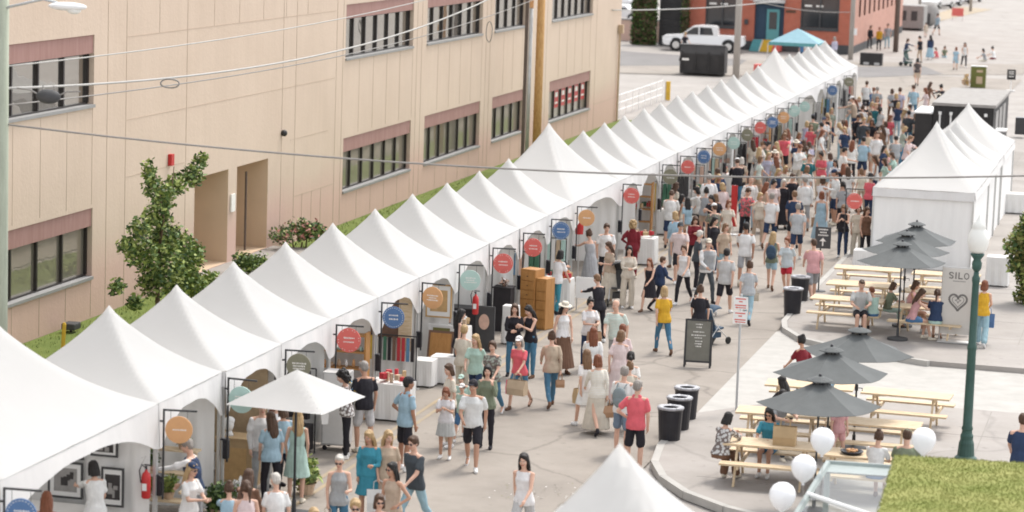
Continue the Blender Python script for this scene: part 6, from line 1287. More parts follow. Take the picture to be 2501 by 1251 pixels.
for k, (lb, kd) in GEN.items():
    y = (k+1)*P3-.4; rr = random.Random(k)
    if kd == 's':
        sh = shelf(-.6, y, .9, (.6, 1.0, 1.4, 1.8), 'oak' if k % 2 else 'white_paint', '%s in the %s booth of the row' % (lb, ordn[min(k+1, 29)]))
        goods(-.6, y, 1.06, 'small boxes on the shelf in the %s booth of the row' % ordn[min(k+1, 29)], k)
    else:
        root = empty('clothes_rack', (-.55, y, 0)); tag(root, '%s in the %s booth of the row' % (lb, ordn[min(k+1, 29)]), 'clothes rack')
        b = MB(); b.tube([(-.5, 0, 1.55), (.45, 0, 1.55)], .015, 6); [b.tube([(s, 0, 0), (s, 0, 1.56)], .015, 6) for s in (-.5, .45)]; b.build('rail', 'black_metal', root)
        for i in range(7):
            b = MB(); h2 = rr.uniform(.55, 1.0); x = -.44+i*.135; b.add([(x-.05, -.06, 1.5), (x+.05, -.06, 1.5), (x+.07, -.1, 1.5-h2), (x-.07, -.1, 1.5-h2), (x-.05, .06, 1.5), (x+.05, .06, 1.5), (x+.07, .1, 1.5-h2), (x-.07, .1, 1.5-h2)], [(0, 3, 2, 1), (4, 5, 6, 7), (0, 1, 5, 4), (1, 2, 6, 5), (2, 3, 7, 6), (3, 0, 4, 7)]); b.build('garment', rr.choice(PAL[kd]), root)
# wooden drawers
dr = empty('drawer_chest', (.55, 24.4, 0), R_(-18)); tag(dr, 'tall orange brown wooden drawer chests stacked in two heights', 'drawers')
b = MB(); b.box((-.22, 0, .76), (.44, .45, 1.5)); b.build('tall_cabinet', 'oak', dr, bevel=.006); b = MB(); b.box((.16, .02, .66), (.30, .42, 1.3)); b.build('short_cabinet', 'oak', dr, bevel=.006)
for i in range(6): b = MB(); b.box((-.22, -.235, .16+i*.235), (.40, .02, .21)); d_ = b.build('drawer', 'oak', dr, bevel=.004); b = MB(); b.ell((-.22, -.255, .16+i*.235), (.018, .015, .018), None, 8, 6); b.build('knob', 'dark_wood', d_)
for i in range(5): b = MB(); b.box((.16, -.20, .16+i*.235), (.26, .02, .21)); d_ = b.build('drawer', 'oak', dr, bevel=.004)
b = MB(); b.box((0, 0, .5), (.3, .25, 1.0)); o = b.build('wood_cabinet', 'oak', bevel=.006); p = G(1623, 548); o.location = (p.x, p.y, 0); tag(o, 'narrow orange brown cabinet beside the person in cream top and jeans', 'cabinet'); b = MB(); b.box((0, -.13, .5), (.24, .02, .8)); b.build('door', 'oak', o)
# giant red cup on a stand
p = OY(1412, 640, 32.2); rc = empty('cup_sign', (p.x, 32.2, 0)); tag(rc, 'large red cup with white lid on a thin post', 'sign')
b = MB(); b.lathe([(.11, 1.42), (.135, 1.85), (0, 1.85)], (0, 0, 0), 18); b.build('cup', 'red', rc); b = MB(); b.lathe([(.15, 1.85), (.15, 1.88), (.11, 1.93), (.06, 1.99), (.035, 2.3), (.0, 2.6)], (0, 0, 0), 16); b.build('lid', 'white_paint', rc, smooth=True); b = MB(); b.tube([(0, 0, 0), (0, 0, 1.43)], .02, 6); b.lathe([(.2, 0), (.2, .03), (.03, .05)], (0, 0, 0), 14); b.build('post', 'alu', rc)
p = G(1432, 760); b = MB(); b.box((0, 0, .62), (.62, .03, .56)); o = b.build('notice_board', 'white_paint'); o.location = (p.x, p.y, 0); tag(o, 'white board on legs just below the red cup', 'notice board'); b = MB(); [b.box((s*.28, .02, .42), (.03, .03, .84)) for s in (-1, 1)]; b.build('leg', 'alu', o)
# red standing banner
p = OY(1790, 560, 45); b = MB(); b.box((0, 0, .95), (.2, .03, 1.35)); o = b.build('red_banner', 'red'); o.location = (p.x, 45, 0); tag(o, 'narrow red upright banner in the middle crowd', 'banner'); b = MB(); b.tube([(0, .03, 0), (0, .03, 1.64)], .012, 6); b.lathe([(.18, 0), (.18, .02)], (0, .03, 0), 12); b.build('pole', 'alu', o)
# pushchairs
def pushchair(p, rz, m, label, s=1):
    root = empty('pushchair', p, rz); root.scale = (s, s, s); tag(root, label, 'pushchair')
    b = MB()
    for i in range(7):
        for j in range(9): a = -.35+i*.32; t = -1.05+j*.2625; b.v.append((.24*math.sin(t), .08+.30*math.sin(a)-.1, .78+.30*math.cos(a)*max(.2, math.cos(t*.7))))
    for i in range(6):
        for j in range(8): q = i*9+j; b.f.append((q, q+9, q+10, q+1)); b.mi.append(0)
    o = b.build('hood', m, root, smooth=True); so2 = o.modifiers.new('s', 'SOLIDIFY'); so2.thickness = .015
    b = MB(); b.add([(-.2, -.25, .48), (.2, -.25, .48), (.22, .1, .42), (-.22, .1, .42), (-.22, .22, .85), (.22, .22, .85)], [(0, 1, 2, 3), (3, 2, 5, 4)]); o = b.build('seat', m, root); so2 = o.modifiers.new('s', 'SOLIDIFY'); so2.thickness = .05
    b = MB(); b.box((0, .02, .26), (.34, .42, .14)); b.build('basket', m, root)
    b = MB()
    for s_ in (-1, 1): b.tube([(s_*.24, .35, 1.02), (s_*.24, .18, .6), (s_*.25, -.38, .15)], .014, 6); b.tube([(s_*.25, .4, .15), (s_*.24, 0, .55)], .014, 6)
    b.tube([(-.24, .35, 1.02), (-.1, .42, 1.05), (.1, .42, 1.05), (.24, .35, 1.02)], .016, 6); b.build('frame', 'alu', root)
    for x in (-.27, .27):
        for y, r in ((.4, .14), (-.38, .1)): b = MB(); b.lathe([(r*.5, -.02), (r, -.02), (r, .02), (r*.5, .02)], (0, 0, 0), 14); w_ = b.build('wheel', 'tyre', root); w_.location = (x, y, r); w_.rotation_euler.y = R_(90)
p = G(1512, 745); pushchair((p.x, p.y, 0), R_(10), 'charcoal', 'black pushchair with raised hood seen from behind the crowd group', 1.08)
p = G(2218, 162); pushchair((p.x, p.y, 0), R_(60), 'green_metal', 'dark green pushchair on the far road')
p = G(1738, 840); pushchair((p.x, p.y, 0), R_(150), 'navy_bag', 'dark pushchair half hidden behind the chalkboard', .9)

# ================================================================== FAR BACKGROUND
def brick_building():
    root = empty('brick_building', (0, 0, 0)); tag(root, 'orange red brick shop with dark shopfront windows across the far street', 'building')
    Y = 145.6; H_ = 7.5; x0, x1 = -18.15, -6.6
    op = [(-16.95, -14.55, 1.62, 3.9), (-13.45, -11.35, .75, 3.35), (-10.2, -7.5, 1.75, 3.9)]
    xs = sorted({x0, x1}.union(*[{a, b} for a, b, _, _ in op])); zs = sorted({0, H_}.union(*[{c, d} for _, _, c, d in op])); b = MB()
    for i in range(len(xs)-1):
        for j in range(len(zs)-1):
            xc, zc = (xs[i]+xs[i+1])/2, (zs[j]+zs[j+1])/2
            if any(a < xc < b_ and c < zc < d for a, b_, c, d in op): continue
            b.quad((xs[i], Y, zs[j]), (xs[i+1], Y, zs[j]), (xs[i+1], Y, zs[j+1]), (xs[i], Y, zs[j+1]))
    for a, b_, c, d in op: b.quad((a, Y, c), (a, Y, d), (a, Y+.3, d), (a, Y+.3, c)); b.quad((b_, Y, c), (b_, Y+.3, c), (b_, Y+.3, d), (b_, Y, d)); b.quad((a, Y, c), (a, Y+.3, c), (b_, Y+.3, c), (b_, Y, c)); b.quad((a, Y, d), (b_, Y, d), (b_, Y+.3, d), (a, Y+.3, d))
    b.quad((x0, Y, 0), (x0, Y, H_), (x0, Y+34, H_), (x0, Y+34, 0)); b.quad((x0, Y+34, 0), (x0, Y+34, H_), (x1, Y+34, H_), (x1, Y+34, 0)); b.build('wall', 'brick', root)
    b = MB(); wy = [(149.5+k*3.0, 150.5+k*3.0) for k in range(9)]; cuts = sorted({Y, Y+34.0}.union(*[{a, c} for a, c in wy]))
    for i in range(len(cuts)-1):
        for z0, z1 in ((0, 2.45), (2.45, 4.6), (4.6, H_)):
            if z0 == 2.45 and any(a <= cuts[i] < c for a, c in wy): continue
            b.quad((x1, cuts[i], z0), (x1, cuts[i+1], z0), (x1, cuts[i+1], z1), (x1, cuts[i], z1))
    b.build('side_wall', 'brick_pale', root)
    for a, c in wy: w_ = MB(); w_.quad((x1-.12, a, 2.45), (x1-.12, c, 2.45), (x1-.12, c, 4.6), (x1-.12, a, 4.6)); w_.build('window', 'glass_car', root)
    b = MB(); b.bx(x0, x1+.06, Y-.06, Y-.003, 0, .62); b.bx(x1+.003, x1+.06, Y, Y+34, 0, .5); b.build('plinth', 'charcoal', root)
    b = MB(); b.bx(x0-.2, x1+.2, Y-.2, Y+34.2, H_, H_+.4); b.build('roof', 'charcoal', root)
    for a, b_, c, d in (op[0], op[2]):
        w_ = MB(); w_.quad((a, Y+.2, c), (b_, Y+.2, c), (b_, Y+.2, d), (a, Y+.2, d)); wo = w_.build('window', 'glass_car', root)
        f = MB(); f.bx(a, b_, Y-.08, Y+.1, c-.22, c); f.bx(a, a+.1, Y+.05, Y+.15, c, d); f.bx(b_-.1, b_, Y+.05, Y+.15, c, d); f.bx((a+b_)/2-.05, (a+b_)/2+.05, Y+.05, Y+.15, c, d); f.build('window_frame', 'charcoal', wo)
        f = MB(); [f.box((a+.5+q*.8, Y+.12, c+1.5), (.5, .02, .12)) for q in range(2)]; f.build('lettering', 'ink_white', wo)
    b = MB(); b.quad((-13.45, Y+.28, .75), (-11.35, Y+.28, .75), (-11.35, Y+.28, 3.35), (-13.45, Y+.28, 3.35)); b.build('entrance', 'navy_bag', root)
    b = MB(); b.bx(-12.6, -11.7, Y+.16, Y+.22, .75, 2.9); d_ = b.build('door', 'teal', root); b = MB(); b.bx(-12.42, -11.88, Y+.13, Y+.158, 1.5, 2.7); b.build('pane', 'glass_car', d_)
    b = MB(); b.bx(-13.5, -11.3, Y-.5, Y-.003, 3.36, 3.6); b.build('canopy', 'silver_panel', root)
    for i in range(5):
        z = .75-i*.15; y = Y-.35*(i+1)
        for m, a, c in (('teal', -13.45, -12.8), ('white_paint', -12.79, -12.72), ('yellow', -12.71, -11.9), ('coral', -11.89, -11.4)): b = MB(); b.bx(a, c, y, y+.345, 0.0, z); b.build('step', m, root)
    b = MB(); b.box((-14.0, Y-.1, 1.95), (.25, .15, .35)); b.build('wall_box', 'charcoal', root); b = MB(); b.box((-10.9, Y-.02, 2.8), (.7, .02, .18)); b.build('small_sign', 'dark_wood', root)
brick_building()
b = MB(); b.bx(-20.3, -18.3, 145.9, 152, 0, 4.5); o = b.build('garage', 'charcoal'); tag(o, 'dark grey windowless block between ivy and the brick shop', 'building'); b = MB(); [b.bx(-20.2, -18.4, 145.84, 145.89, .4+k*.5, .85+k*.5) for k in range(8)]; b.build('shutter', 'container', o)
def hedge(x0, x1, y, h, n, label, seed, kind=None):
    rr = random.Random(seed); root = empty('ivy_hedge', ((x0+x1)/2, y, 0)); tag(root, label, 'hedge'); b = MB(); w_ = x1-x0
    for i in range(n):
        p = Vector((rr.uniform(-w_/2, w_/2), rr.uniform(-.35, .35), h*rr.random())); a = Vector((rr.uniform(-1, 1), rr.uniform(-1, 1), rr.uniform(-1, 1))).normalized(); c = a.cross(Vector((0, 0, 1)) if abs(a.z) < .9 else Vector((1, 0, 0))).normalized(); s = rr.uniform(.05, .12); b.use(rr.choice(('leaf_dark', 'leaf_dark', 'leaf_mid'))); b.add([p-a*s, p+c*s, p+a*s, p-c*s], [(0, 1, 2, 3)])
    b.build('foliage', None, root); b = MB(); b.bx(-w_/2+.1, w_/2-.1, -.15, .15, 0, h-.2); b.build('core', 'bark', root)
hedge(-22.2, -20.35, 145.3, 4.4, 4200, 'tall dark ivy hedge left of the grey block', 5); hedge(-18.6, -18.0, 145.1, 4.2, 900, 'narrow ivy strip at the corner of the brick shop', 6)
def post(px, py, h, r, m, label, name='utility_pole', extra=None):
    p = G(px, py); root = empty(name, (p.x, p.y, 0)); tag(root, label, 'pole'); b = MB(); b.tube([(0, 0, 0), (0, 0, h*.5), (0, 0, h)], [r, r*.92, r*.8], 12); b.build('shaft', m, root, smooth=True); return root
q = post(1797, 192, 9, .21, 'pole_grey', 'thick grey utility pole beside the black dumpster'); b = MB(); b.box((0, 0, 8.2), (2.2, .12, .12)); b.build('crossarm', 'pole_grey', q)
q = post(2077, 146, 9, .17, 'pole_grey', 'grey pole at the far end of the white tent row'); b = MB(); b.box((.2, -.05, 1.9), (.3, .02, .45)); b.build('sign_plate', 'white_paint', q)
q = post(2187, 127, 9, .19, 'pole_brown', 'dark brown pole at the corner of the pale brick wall'); b = MB(); b.box((0, 0, 8.2), (2.0, .12, .12)); b.build('crossarm', 'pole_brown', q)
q = post(1914, 120, 5.5, .07, 'pole_grey', 'thin grey pole before the coloured steps'); b = MB(); b.box((0, 0, 5.2), (.5, .1, .15)); b.build('head', 'alu', q)
q = post(2042, 118, 5.0, .07, 'green_metal', 'thin green lamp post in front of the second shop window', 'street_lamp'); b = MB(); b.lathe([(.1, 3.4), (.18, 3.5), (.18, 3.75), (.05, 3.95), (0, 3.95)], (0, 0, 0), 12); b.build('globe', 'globe', q, smooth=True)
q = post(2246, 22, 7, .16, 'pole_grey', 'distant grey pole above the grey stall'); b = MB(); b.box((0, 0, 6.5), (1.8, .1, .1)); b.build('crossarm', 'pole_grey', q)
q = post(2370, 28, 7, .15, 'pole_grey', 'distant grey pole right of the small red sign'); b = MB(); b.box((0, 0, 6.5), (1.8, .1, .1)); b.build('crossarm', 'pole_grey', q)
# vehicles
def car(name, loc, rz, prof, w_, wheels, wr, label, cat, cabin=None, group=None, bed=None):
    """side profile (y along the car) extruded over its width, glass, wheels, lights"""
    root = empty(name, loc, rz); tag(root, label, cat, group)
    b = MB(); n = len(prof); vs = []
    for x, k in ((-w_/2, 0), (-w_/2+.08, 1), (w_/2-.08, 1), (w_/2, 0)):
        for y, z in prof: vs.append((x*(1 if z < 1.05 else .86), y, z if k else z-.0))
    fs = [tuple(range(n)), tuple(range(4*n-1, 3*n-1, -1))]
    for s in range(3): fs += [(s*n+i, (s+1)*n+i, (s+1)*n+(i+1) % n, s*n+(i+1) % n) for i in range(n)]
    b.add(vs, fs); b.build('body', 'car_paint', root, bevel=.03)
    for s in (-1, 1):
        for g in cabin: b = MB(); b.add([(s*(w_/2*(1 if z < 1.05 else .86)+.008), y, z) for y, z in g], [tuple(range(len(g)))]); b.build('side_window', 'glass_car', root)
    for y in wheels:
        for s in (-1, 1):
            b = MB(); b.lathe([(wr*.6, -.11), (wr*.95, -.11), (wr, -.07), (wr, .07), (wr*.95, .11), (wr*.6, .11)], (0, 0, 0), 22); t = b.build('wheel', 'tyre', root); t.location = (s*(w_/2-.06), y, wr); t.rotation_euler.y = R_(90)
            b = MB(); b.lathe([(wr*.6, -.113), (wr*.58, .113), (wr*.2, .12), (0, .12)], (0, 0, 0), 14); r = b.build('rim', 'alu', t)
            b = MB(); b.lathe([(wr*1.13, -.03), (wr*1.13, .0), (0, .0)], (0, 0, 0), 20); a = b.build('wheel_arch', 'tyre', root); a.location = (s*(w_/2-.012), y, wr+.03); a.rotation_euler.y = R_(90)
    return root
tp = [(-2.75, .45), (-2.8, .75), (-2.72, 1.02), (-1.55, 1.12), (-.75, 1.72), (-.2, 1.80), (.75, 1.78), (.92, 1.70), (1.02, 1.14), (2.78, 1.14), (2.82, .55), (2.6, .42), (-2.5, .38)]
tk = car('pickup_truck', (-16.2, 141.3, 0), R_(-90+5), tp, 1.95, (-1.85, 1.75), .42, 'white four door pickup truck parked before the brick shop', 'truck', [[(-1.35, 1.16), (-.7, 1.64), (-.35, 1.68), (-.35, 1.16)], [(-.25, 1.16), (-.25, 1.68), (.55, 1.66), (.7, 1.16)]])
b = MB(); b.bx(-1.0, 1.0, -2.86, -2.80, .42, .6); b.build('bumper', 'charcoal', tk); 
for s in (-1, 1): b = MB(); b.bx(s*.62-.18, s*.62+.18, -2.83, -2.78, .8, .95); b.build('headlight', 'alu', tk)
for s in (-1, 1): b = MB(); b.bx(s*.98-.02, s*.98+.02, -1.2, 1.1, .36, .42); b.build('running_board', 'charcoal', tk); b = MB(); b.box((s*1.08, -1.15, 1.2), (.16, .1, .14)); b.build('mirror', 'charcoal', tk)
sp_ = [(-2.2, .4), (-2.25, .7), (-1.3, .95), (-.7, 1.4), (.8, 1.42), (1.5, 1.0), (2.2, .95), (2.2, .4)]
SW = [[(-1.1, .98), (-.6, 1.34), (-.05, 1.35), (-.05, .98)], [(.05, .98), (.05, 1.35), (.75, 1.34), (1.3, 1.0)]]
car('parked_car', (-29.5, 176, 0), R_(80), sp_, 1.8, (-1.4, 1.35), .33, 'white car at the top edge beside the corner of the beige building', 'car', SW, 'parked cars')
car('parked_car', (-30.5, 186, 0), R_(80), sp_, 1.8, (-1.4, 1.35), .33, 'white car farther behind the one beside the beige building corner', 'car', SW, 'parked cars')
for i, (px, py) in enumerate([(2290, 20), (2312, 14), (2336, 9), (2362, 4)]):
    p = G(px, py); car('parked_car', (p.x, p.y, 0), R_(-20), sp_, 1.8, (-1.4, 1.35), .33, ['nearest', 'second', 'third', 'farthest'][i]+' pale car in the distant row above the small red sign', 'car', SW, 'parked cars')
# dumpster
dm = empty('dumpster', (-12.1, 118.3, 0), R_(4)); tag(dm, 'large black dumpster with sloping lid left of the grey pole', 'dumpster')
b = MB(); pr = [(-.85, .1), (-.95, 1.3), (-.55, 1.85), (.9, 1.62), (.95, .1)]; n = len(pr); b.add([(-1.35, y, z) for y, z in pr]+[(1.35, y, z) for y, z in pr], [tuple(range(n)), tuple(range(2*n-1, n-1, -1))]+[(i, n+i, n+(i+1) % n, (i+1) % n) for i in range(n)]); b.build('body', 'container', dm, bevel=.03)
b = MB(); b.add([(-1.38, -.58, 1.87), (1.38, -.58, 1.87), (1.38, .95, 1.64), (-1.38, .95, 1.64)], [(0, 1, 2, 3)]); o = b.build('lid', 'silver_panel', dm); s2 = o.modifiers.new('s', 'SOLIDIFY'); s2.thickness = .04
b = MB(); [b.box((x, -.93, .9), (.06, .08, 1.1)) for x in (-1.2, -.4, .4, 1.2)]; b.build('rib', 'container', dm); b = MB(); b.box((-1.0, -.985, .95), (.4, .02, .12)); b.build('lettering', 'ink_white', dm); b = MB(); b.bx(-1.42, -1.35, -.7, .5, .8, 1.0); b.build('fork_pocket', 'container', dm)
# railing, yellow post
rl = empty('railing', (-10.5, 91, 0)); tag(rl, 'white metal railing in the alley beyond the beige building', 'railing')
for i in range(9): b = MB(); y = -6.2+i*1.55; b.tube([(0, y, 0), (0, y, 1.1)], .025, 6); b.build('upright', 'white_paint', rl)
for z in (.35, .7, 1.08): b = MB(); b.tube([(0, -6.2, z), (0, 6.2, z)], .022, 6); b.build('rail', 'white_paint', rl)
p = G(1631, 245); yp = empty('yellow_post', (p.x, p.y, 0)); tag(yp, 'yellow panel post at the end of the white railing', 'post'); b = MB(); b.box((0, 0, .5), (.22, .16, 1.0)); b.build('panel', 'yellow', yp, bevel=.02); b = MB(); b.box((-.14, 0, .5), (.05, .1, 1.0)); b.build('edge', 'galv', yp)
bo = empty('bollard', (-8.3, 15.0, .15)); tag(bo, 'slim yellow marker post on the lawn by the first tents', 'bollard'); b = MB(); b.tube([(0, 0, 0), (0.04, 0, .75)], .045, 10); b.build('post', 'yellow', bo); b = MB(); b.lathe([(.05, .74), (.03, .79), (0, .8)], (.04, 0, 0), 10); b.build('cap', 'yellow', bo)
fl = empty('flood_light', (-9.4, 18.0, .18)); tag(fl, 'small dark flood light on the grass against the beige wall', 'light'); b = MB(); b.box((0, 0, .14), (.34, .42, .16)); b.build('housing', 'charcoal', fl, bevel=.03); b = MB(); b.tube([(0, 0, 0), (0, 0, .1)], .03, 6); b.build('stake', 'black_metal', fl)
# blue canopy tent
tc_ = empty('canopy_tent', (-6.75, 120.2, 0)); tag(tc_, 'teal blue pop up canopy behind the far end of the tent row', 'tent'); b = MB(); e_ = 1.5; b.add([(-e_, -e_, 2.15), (e_, -e_, 2.15), (e_, e_, 2.15), (-e_, e_, 2.15), (0, 0, 2.95)], [(0, 1, 4), (1, 2, 4), (2, 3, 4), (3, 0, 4)]); b.build('canopy', 'teal_canvas', tc_)
b = MB(); [b.quad((x0, y0, 2.15), (x1, y1, 2.15), (x1, y1, 1.95), (x0, y0, 1.95)) for x0, y0, x1, y1 in ((-e_, -e_, e_, -e_), (e_, -e_, e_, e_), (e_, e_, -e_, e_), (-e_, e_, -e_, -e_))]; b.build('valance', 'teal', tc_)
for sx in (-1, 1):
    for sy in (-1, 1): b = MB(); b.box((sx*1.55, sy*1.55, 1.05), (.05, .05, 2.1)); b.build('leg', 'alu', tc_)
simple_table('cloth_table', (-8.4, 119, 0), (1.4, .7, .75), 'coral', 'red cloth table left of the teal canopy'); simple_table('cloth_table', (-6.0, 121.8, 0), (1.4, .7, .75), 'peach', 'pink cloth table under the teal canopy')
# black cart, grey stall, small red sign, green box, black signs, container bar
bc = empty('planter_box', (-3.9, 135, 0)); tag(bc, 'black rectangular planter box on the far pavement', 'planter'); b = MB(); b.box((0, 0, .42), (1.45, .6, .78)); b.build('body', 'container', bc, bevel=.02); b = MB(); [b.box((x, -.31, .12), (.35, .03, .16)) for x in (-.3, .4)]; b.build('foot', 'silver_panel', bc)
b = MB(); b.box((0, 0, 1.1), (2.2, 3.0, 1.9)); o = b.build('trailer', 'photo_grey', bevel=.05); p = G(2222, 74); o.location = (p.x, p.y+1.5, 0); tag(o, 'grey box trailer beyond the pale brick wall', 'trailer'); b = MB(); [b.box((x, -1.51, 1.2), (.5, .02, .8)) for x in (-.6, .3)]; b.build('hatch', 'charcoal', o); b = MB(); b.box((0, 0, .1), (1.6, 2.6, .2)); b.build('chassis', 'tyre', o)
p = G(2266, 66); b = MB(); b.ell((0, 0, 1.1), (.95, .95, 1.1), None, 16, 10); o = b.build('grey_tent', 'photo_grey', smooth=True); o.location = (p.x, p.y, 0); tag(o, 'rounded grey tent beside the blue shirted walker far away', 'tent'); b = MB(); b.box((0, -.93, .7), (.5, .05, 1.0)); b.build('opening', 'charcoal', o)
p = G(2338, 50); b = MB(); b.box((0, 0, .75), (1.05, .05, .75)); o = b.build('red_sign', 'coral'); o.location = (p.x, p.y, 0); tag(o, 'small coral red sign board on the distant road', 'sign board'); b = MB(); [b.box((s*.45, .04, .4), (.05, .05, .8)) for s in (-1, 1)]; b.build('leg', 'alu', o)
p = G(2388, 214); b = MB(); b.box((0, 0, .63), (.88, .45, 1.26)); o = b.build('green_cabinet', 'green_box', bevel=.01); o.location = (p.x, p.y, 0); tag(o, 'olive green cabinet with pale notices behind the black bar', 'cabinet'); b = MB(); b.box((.08, -.232, .98), (.36, .01, .14)); b.box((.08, -.232, .45), (.36, .01, .42)); b.build('notice', 'canvas_tan', o); b = MB(); b.box((0, 0, 1.275), (.92, .5, .03)); b.build('top', 'white_paint', o)
p = G(2362, 214); b = MB(); leaves(b, [(0, 0, .35, .28), (0, 0, .7, .16)], 260, .06, (('canvas_tan', 'yellow', 'oak'), (.5, .3, .2)), random.Random(5)); o = b.build('dried_flowers', None); o.location = (p.x-.1, p.y, 0); tag(o, 'straw yellow dried flowers left of the olive green cabinet', 'flowers')
p = G(2468, 222); ss = empty('black_sign', (p.x, p.y, 0)); tag(ss, 'small black sign on a white post at the far right', 'sign'); b = MB(); b.box((0, 0, .95), (.5, .04, .6)); b.build('panel', 'container', ss); b = MB(); b.box((0, .03, .5), (.05, .04, 1.0)); b.box((0, 0, .02), (.5, .35, .03)); b.build('post', 'white_paint', ss); b = MB(); [b.box((0, -.022, z), (.3, .004, .05)) for z in (1.12, 1.0, .84)]; b.build('lettering', 'ink_white', ss)
cb = empty('container_bar', (0, 0, 0)); tag(cb, 'black shipping container bar with grey flat roof behind the plaza tents', 'bar')
zr = 2.55+PV; A = [G(2281, 250, zr), G(2436, 250, zr), G(2478, 219, zr), G(2322, 216, zr)]; x0, y0, x1, y1 = A[0].x, A[0].y, A[1].x, (A[2].y+A[3].y)/2
b = MB(); b.bx(x0, x1, y0, y1, PV, zr-.13); b.build('body', 'container', cb)
b = MB(); b.bx(x0-.06, x1+.08, y0-.06, y1+.06, zr-.12, zr); b.build('roof', 'shingle', cb)
b = MB(); x = x0+.12
while x < x1-.1: b.bx(x, x+.10, y0-.05, y0-.001, PV+.1, zr-.2); x += .24
b.build('corrugation', 'container', cb)
b = MB(); b.bx(x0-.75, x0-.03, y0+.05, y0+3.2, PV, PV+2.05); b.build('counter', 'container', cb); b = MB(); b.bx(x0-.8, x0-.035, y0, y0+3.3, PV+2.06, PV+2.12); b.build('counter_top', 'white_paint', cb)
for i, xx in enumerate((x0+.25, x0+.7, x0+1.15, x1-.35)): b = MB(); b.bx(xx, xx+.07, y0-.09, y0-.055, PV+1.1, zr-.4) if i < 3 else None; b.box((xx+.04, y0-.14, zr-.42), (.12, .12, .12)); b.build('lamp', 'white_paint', cb)
for k in range(3): b = MB(); yy = y0+.8+k*2.2; b.bx(x1+.003, x1+.05, yy, yy+1.5, PV+1.0, PV+2.2); b.build('side_hatch', 'photo_grey', cb)
b = MB(); b.bx(x1+.06, x1+.5, y0+.3, y0+1.6, PV+1.45, PV+1.5); b.build('side_shelf', 'white_paint', cb)
p = G(2492, 328, PV); b = MB(); b.box((0, 0, .4), (.5, .5, .8)); o = b.build('speaker', 'black_plastic', bevel=.02); o.location = (p.x, p.y, PV); tag(o, 'black box cabinet at the right edge beside the plaza tents', 'box'); b = MB(); b.box((0, -.255, .4), (.4, .01, .66)); b.build('front', 'charcoal', o)
b = MB(); b.bx(-24.5, -19.6, 149.2, 149.6, 0, 1.5); o = b.build('low_wall', 'stucco'); tag(o, 'low beige wall below the white cars', 'wall'); b = MB(); b.bx(-24.6, -19.5, 149.1, 149.7, 1.501, 1.6); b.build('coping', 'sill', o)

# ================================================================== WIRES AND THE NEAR POLES
p1 = OX(1290, 300, -8.4); WP = empty('utility_pole', (-8.4, p1.y, .15)); tag(WP, 'brown wooden utility pole with grey conduit in front of the beige building', 'pole')
b = MB(); b.tube([(.36, .0, 0), (.36, 0, 4), (.36, 0, 9.6)], [.17, .16, .14], 12); b.build('timber_shaft', 'wood_pole', WP, smooth=True)
b = MB(); b.tube([(-.02, 0, 0), (-.02, 0, 6.25)], .075, 10); b.build('conduit', 'galv', WP, smooth=True); b = MB(); b.tube([(-.02, 0, 6.25), (-.02, 0, 6.75)], .08, 10); b.build('conduit_collar', 'sign_orange', WP)
b = MB(); b.box((-.19, .02, 4.8), (.12, .12, 9.6)); b.build('cable_guard', 'pole_brown', WP)
b = MB(); b.box((.36, 0, 8.6), (.12, 2.2, .12)); b.build('crossarm', 'wood_pole', WP)
LPx, LPy = -4.25, 3.02; NP_ = empty('utility_pole', (LPx, LPy, 0)); tag(NP_, 'pale greenish grey pole along the left edge with a street light arm', 'pole')
mat('pole_pale', (.36, .39, .31), .9, .1, 3, .3, 20, streak=(5, 5, .6)); b = MB(); b.tube([(0, 0, 0), (0, 0, 5), (0, 0, 10)], [.14, .13, .12], 12); b.build('shaft', 'pole_pale', NP_, smooth=True)
hd = OY(165, 16, LPy-.5); b = MB(); b.tube([(.1, -.02, 8.7), (hd.x-LPx-.5, -.4, hd.z+.1), (hd.x-LPx-.2, -.5, hd.z+.06)], .025, 8); b.build('arm', 'galv', NP_)
b = MB(); b.ell((hd.x-LPx, -.5, hd.z), (.36, .15, .075), None, 18, 10); h_ = b.build('lamp_head', 'white_paint', NP_, smooth=True); b = MB(); b.ell((hd.x-LPx+.12, -.5, hd.z-.06), (.13, .10, .07), None, 14, 8); b.build('lens', 'globe', h_, smooth=True)
def wire(name, a, b_, sag, r, m, label, n=40):
    pts = [a.lerp(b_, k/n)-Vector((0, 0, sag*4*(k/n)*(1-k/n))) for k in range(n+1)]; mb = MB(); mb.tube(pts, r, 6); o = mb.build(name, m, smooth=True); tag(o, label, 'cable'); return o, pts
WX = -8.05
def ends(pyl, pyr, pxr=1302): return OY(6, pyl, LPy), OX(pxr, pyr, WX)
a, c = ends(163, -80); wire('overhead_cable', a, c, .42, .014, 'cable_pale', 'topmost overhead cable crossing the beige building', 40)
a, c = ends(216, -60); _, P2 = wire('overhead_cable', a, c, .92, .024, 'cable_pale', 'thick pale overhead cable, second from the top', 50)
a, c = ends(258, 0); _, P3_ = wire('overhead_cable', a, c, .48, .014, 'cable', 'thin overhead cable just below the thick pale one', 40)
a = OY(6, 303, LPy); c = G(2560, 428, 6.3); wire('overhead_cable', a, c, .36, .018, 'cable', 'dark cable sagging right across the whole view over the street', 60)
def loopthing(px, py, w_, h2, Y, label, m='cable', r=.016):
    p = OY(px, py, Y); b = MB(); b.tube([(w_*math.cos(t), .02*math.sin(3*t), h2*math.sin(t)) for t in [2*math.pi*k/18 for k in range(18)]], r, 6, closed=True); o = b.build('cable_loop', m, smooth=True); o.location = p; tag(o, label, 'cable')
loopthing(415, 204, .19, .085, 7.5, 'small dark slack loop hanging from the thick cable')
loopthing(1195, 78, .11, .36, 50, 'tall dark slack loop hanging near the wooden pole')
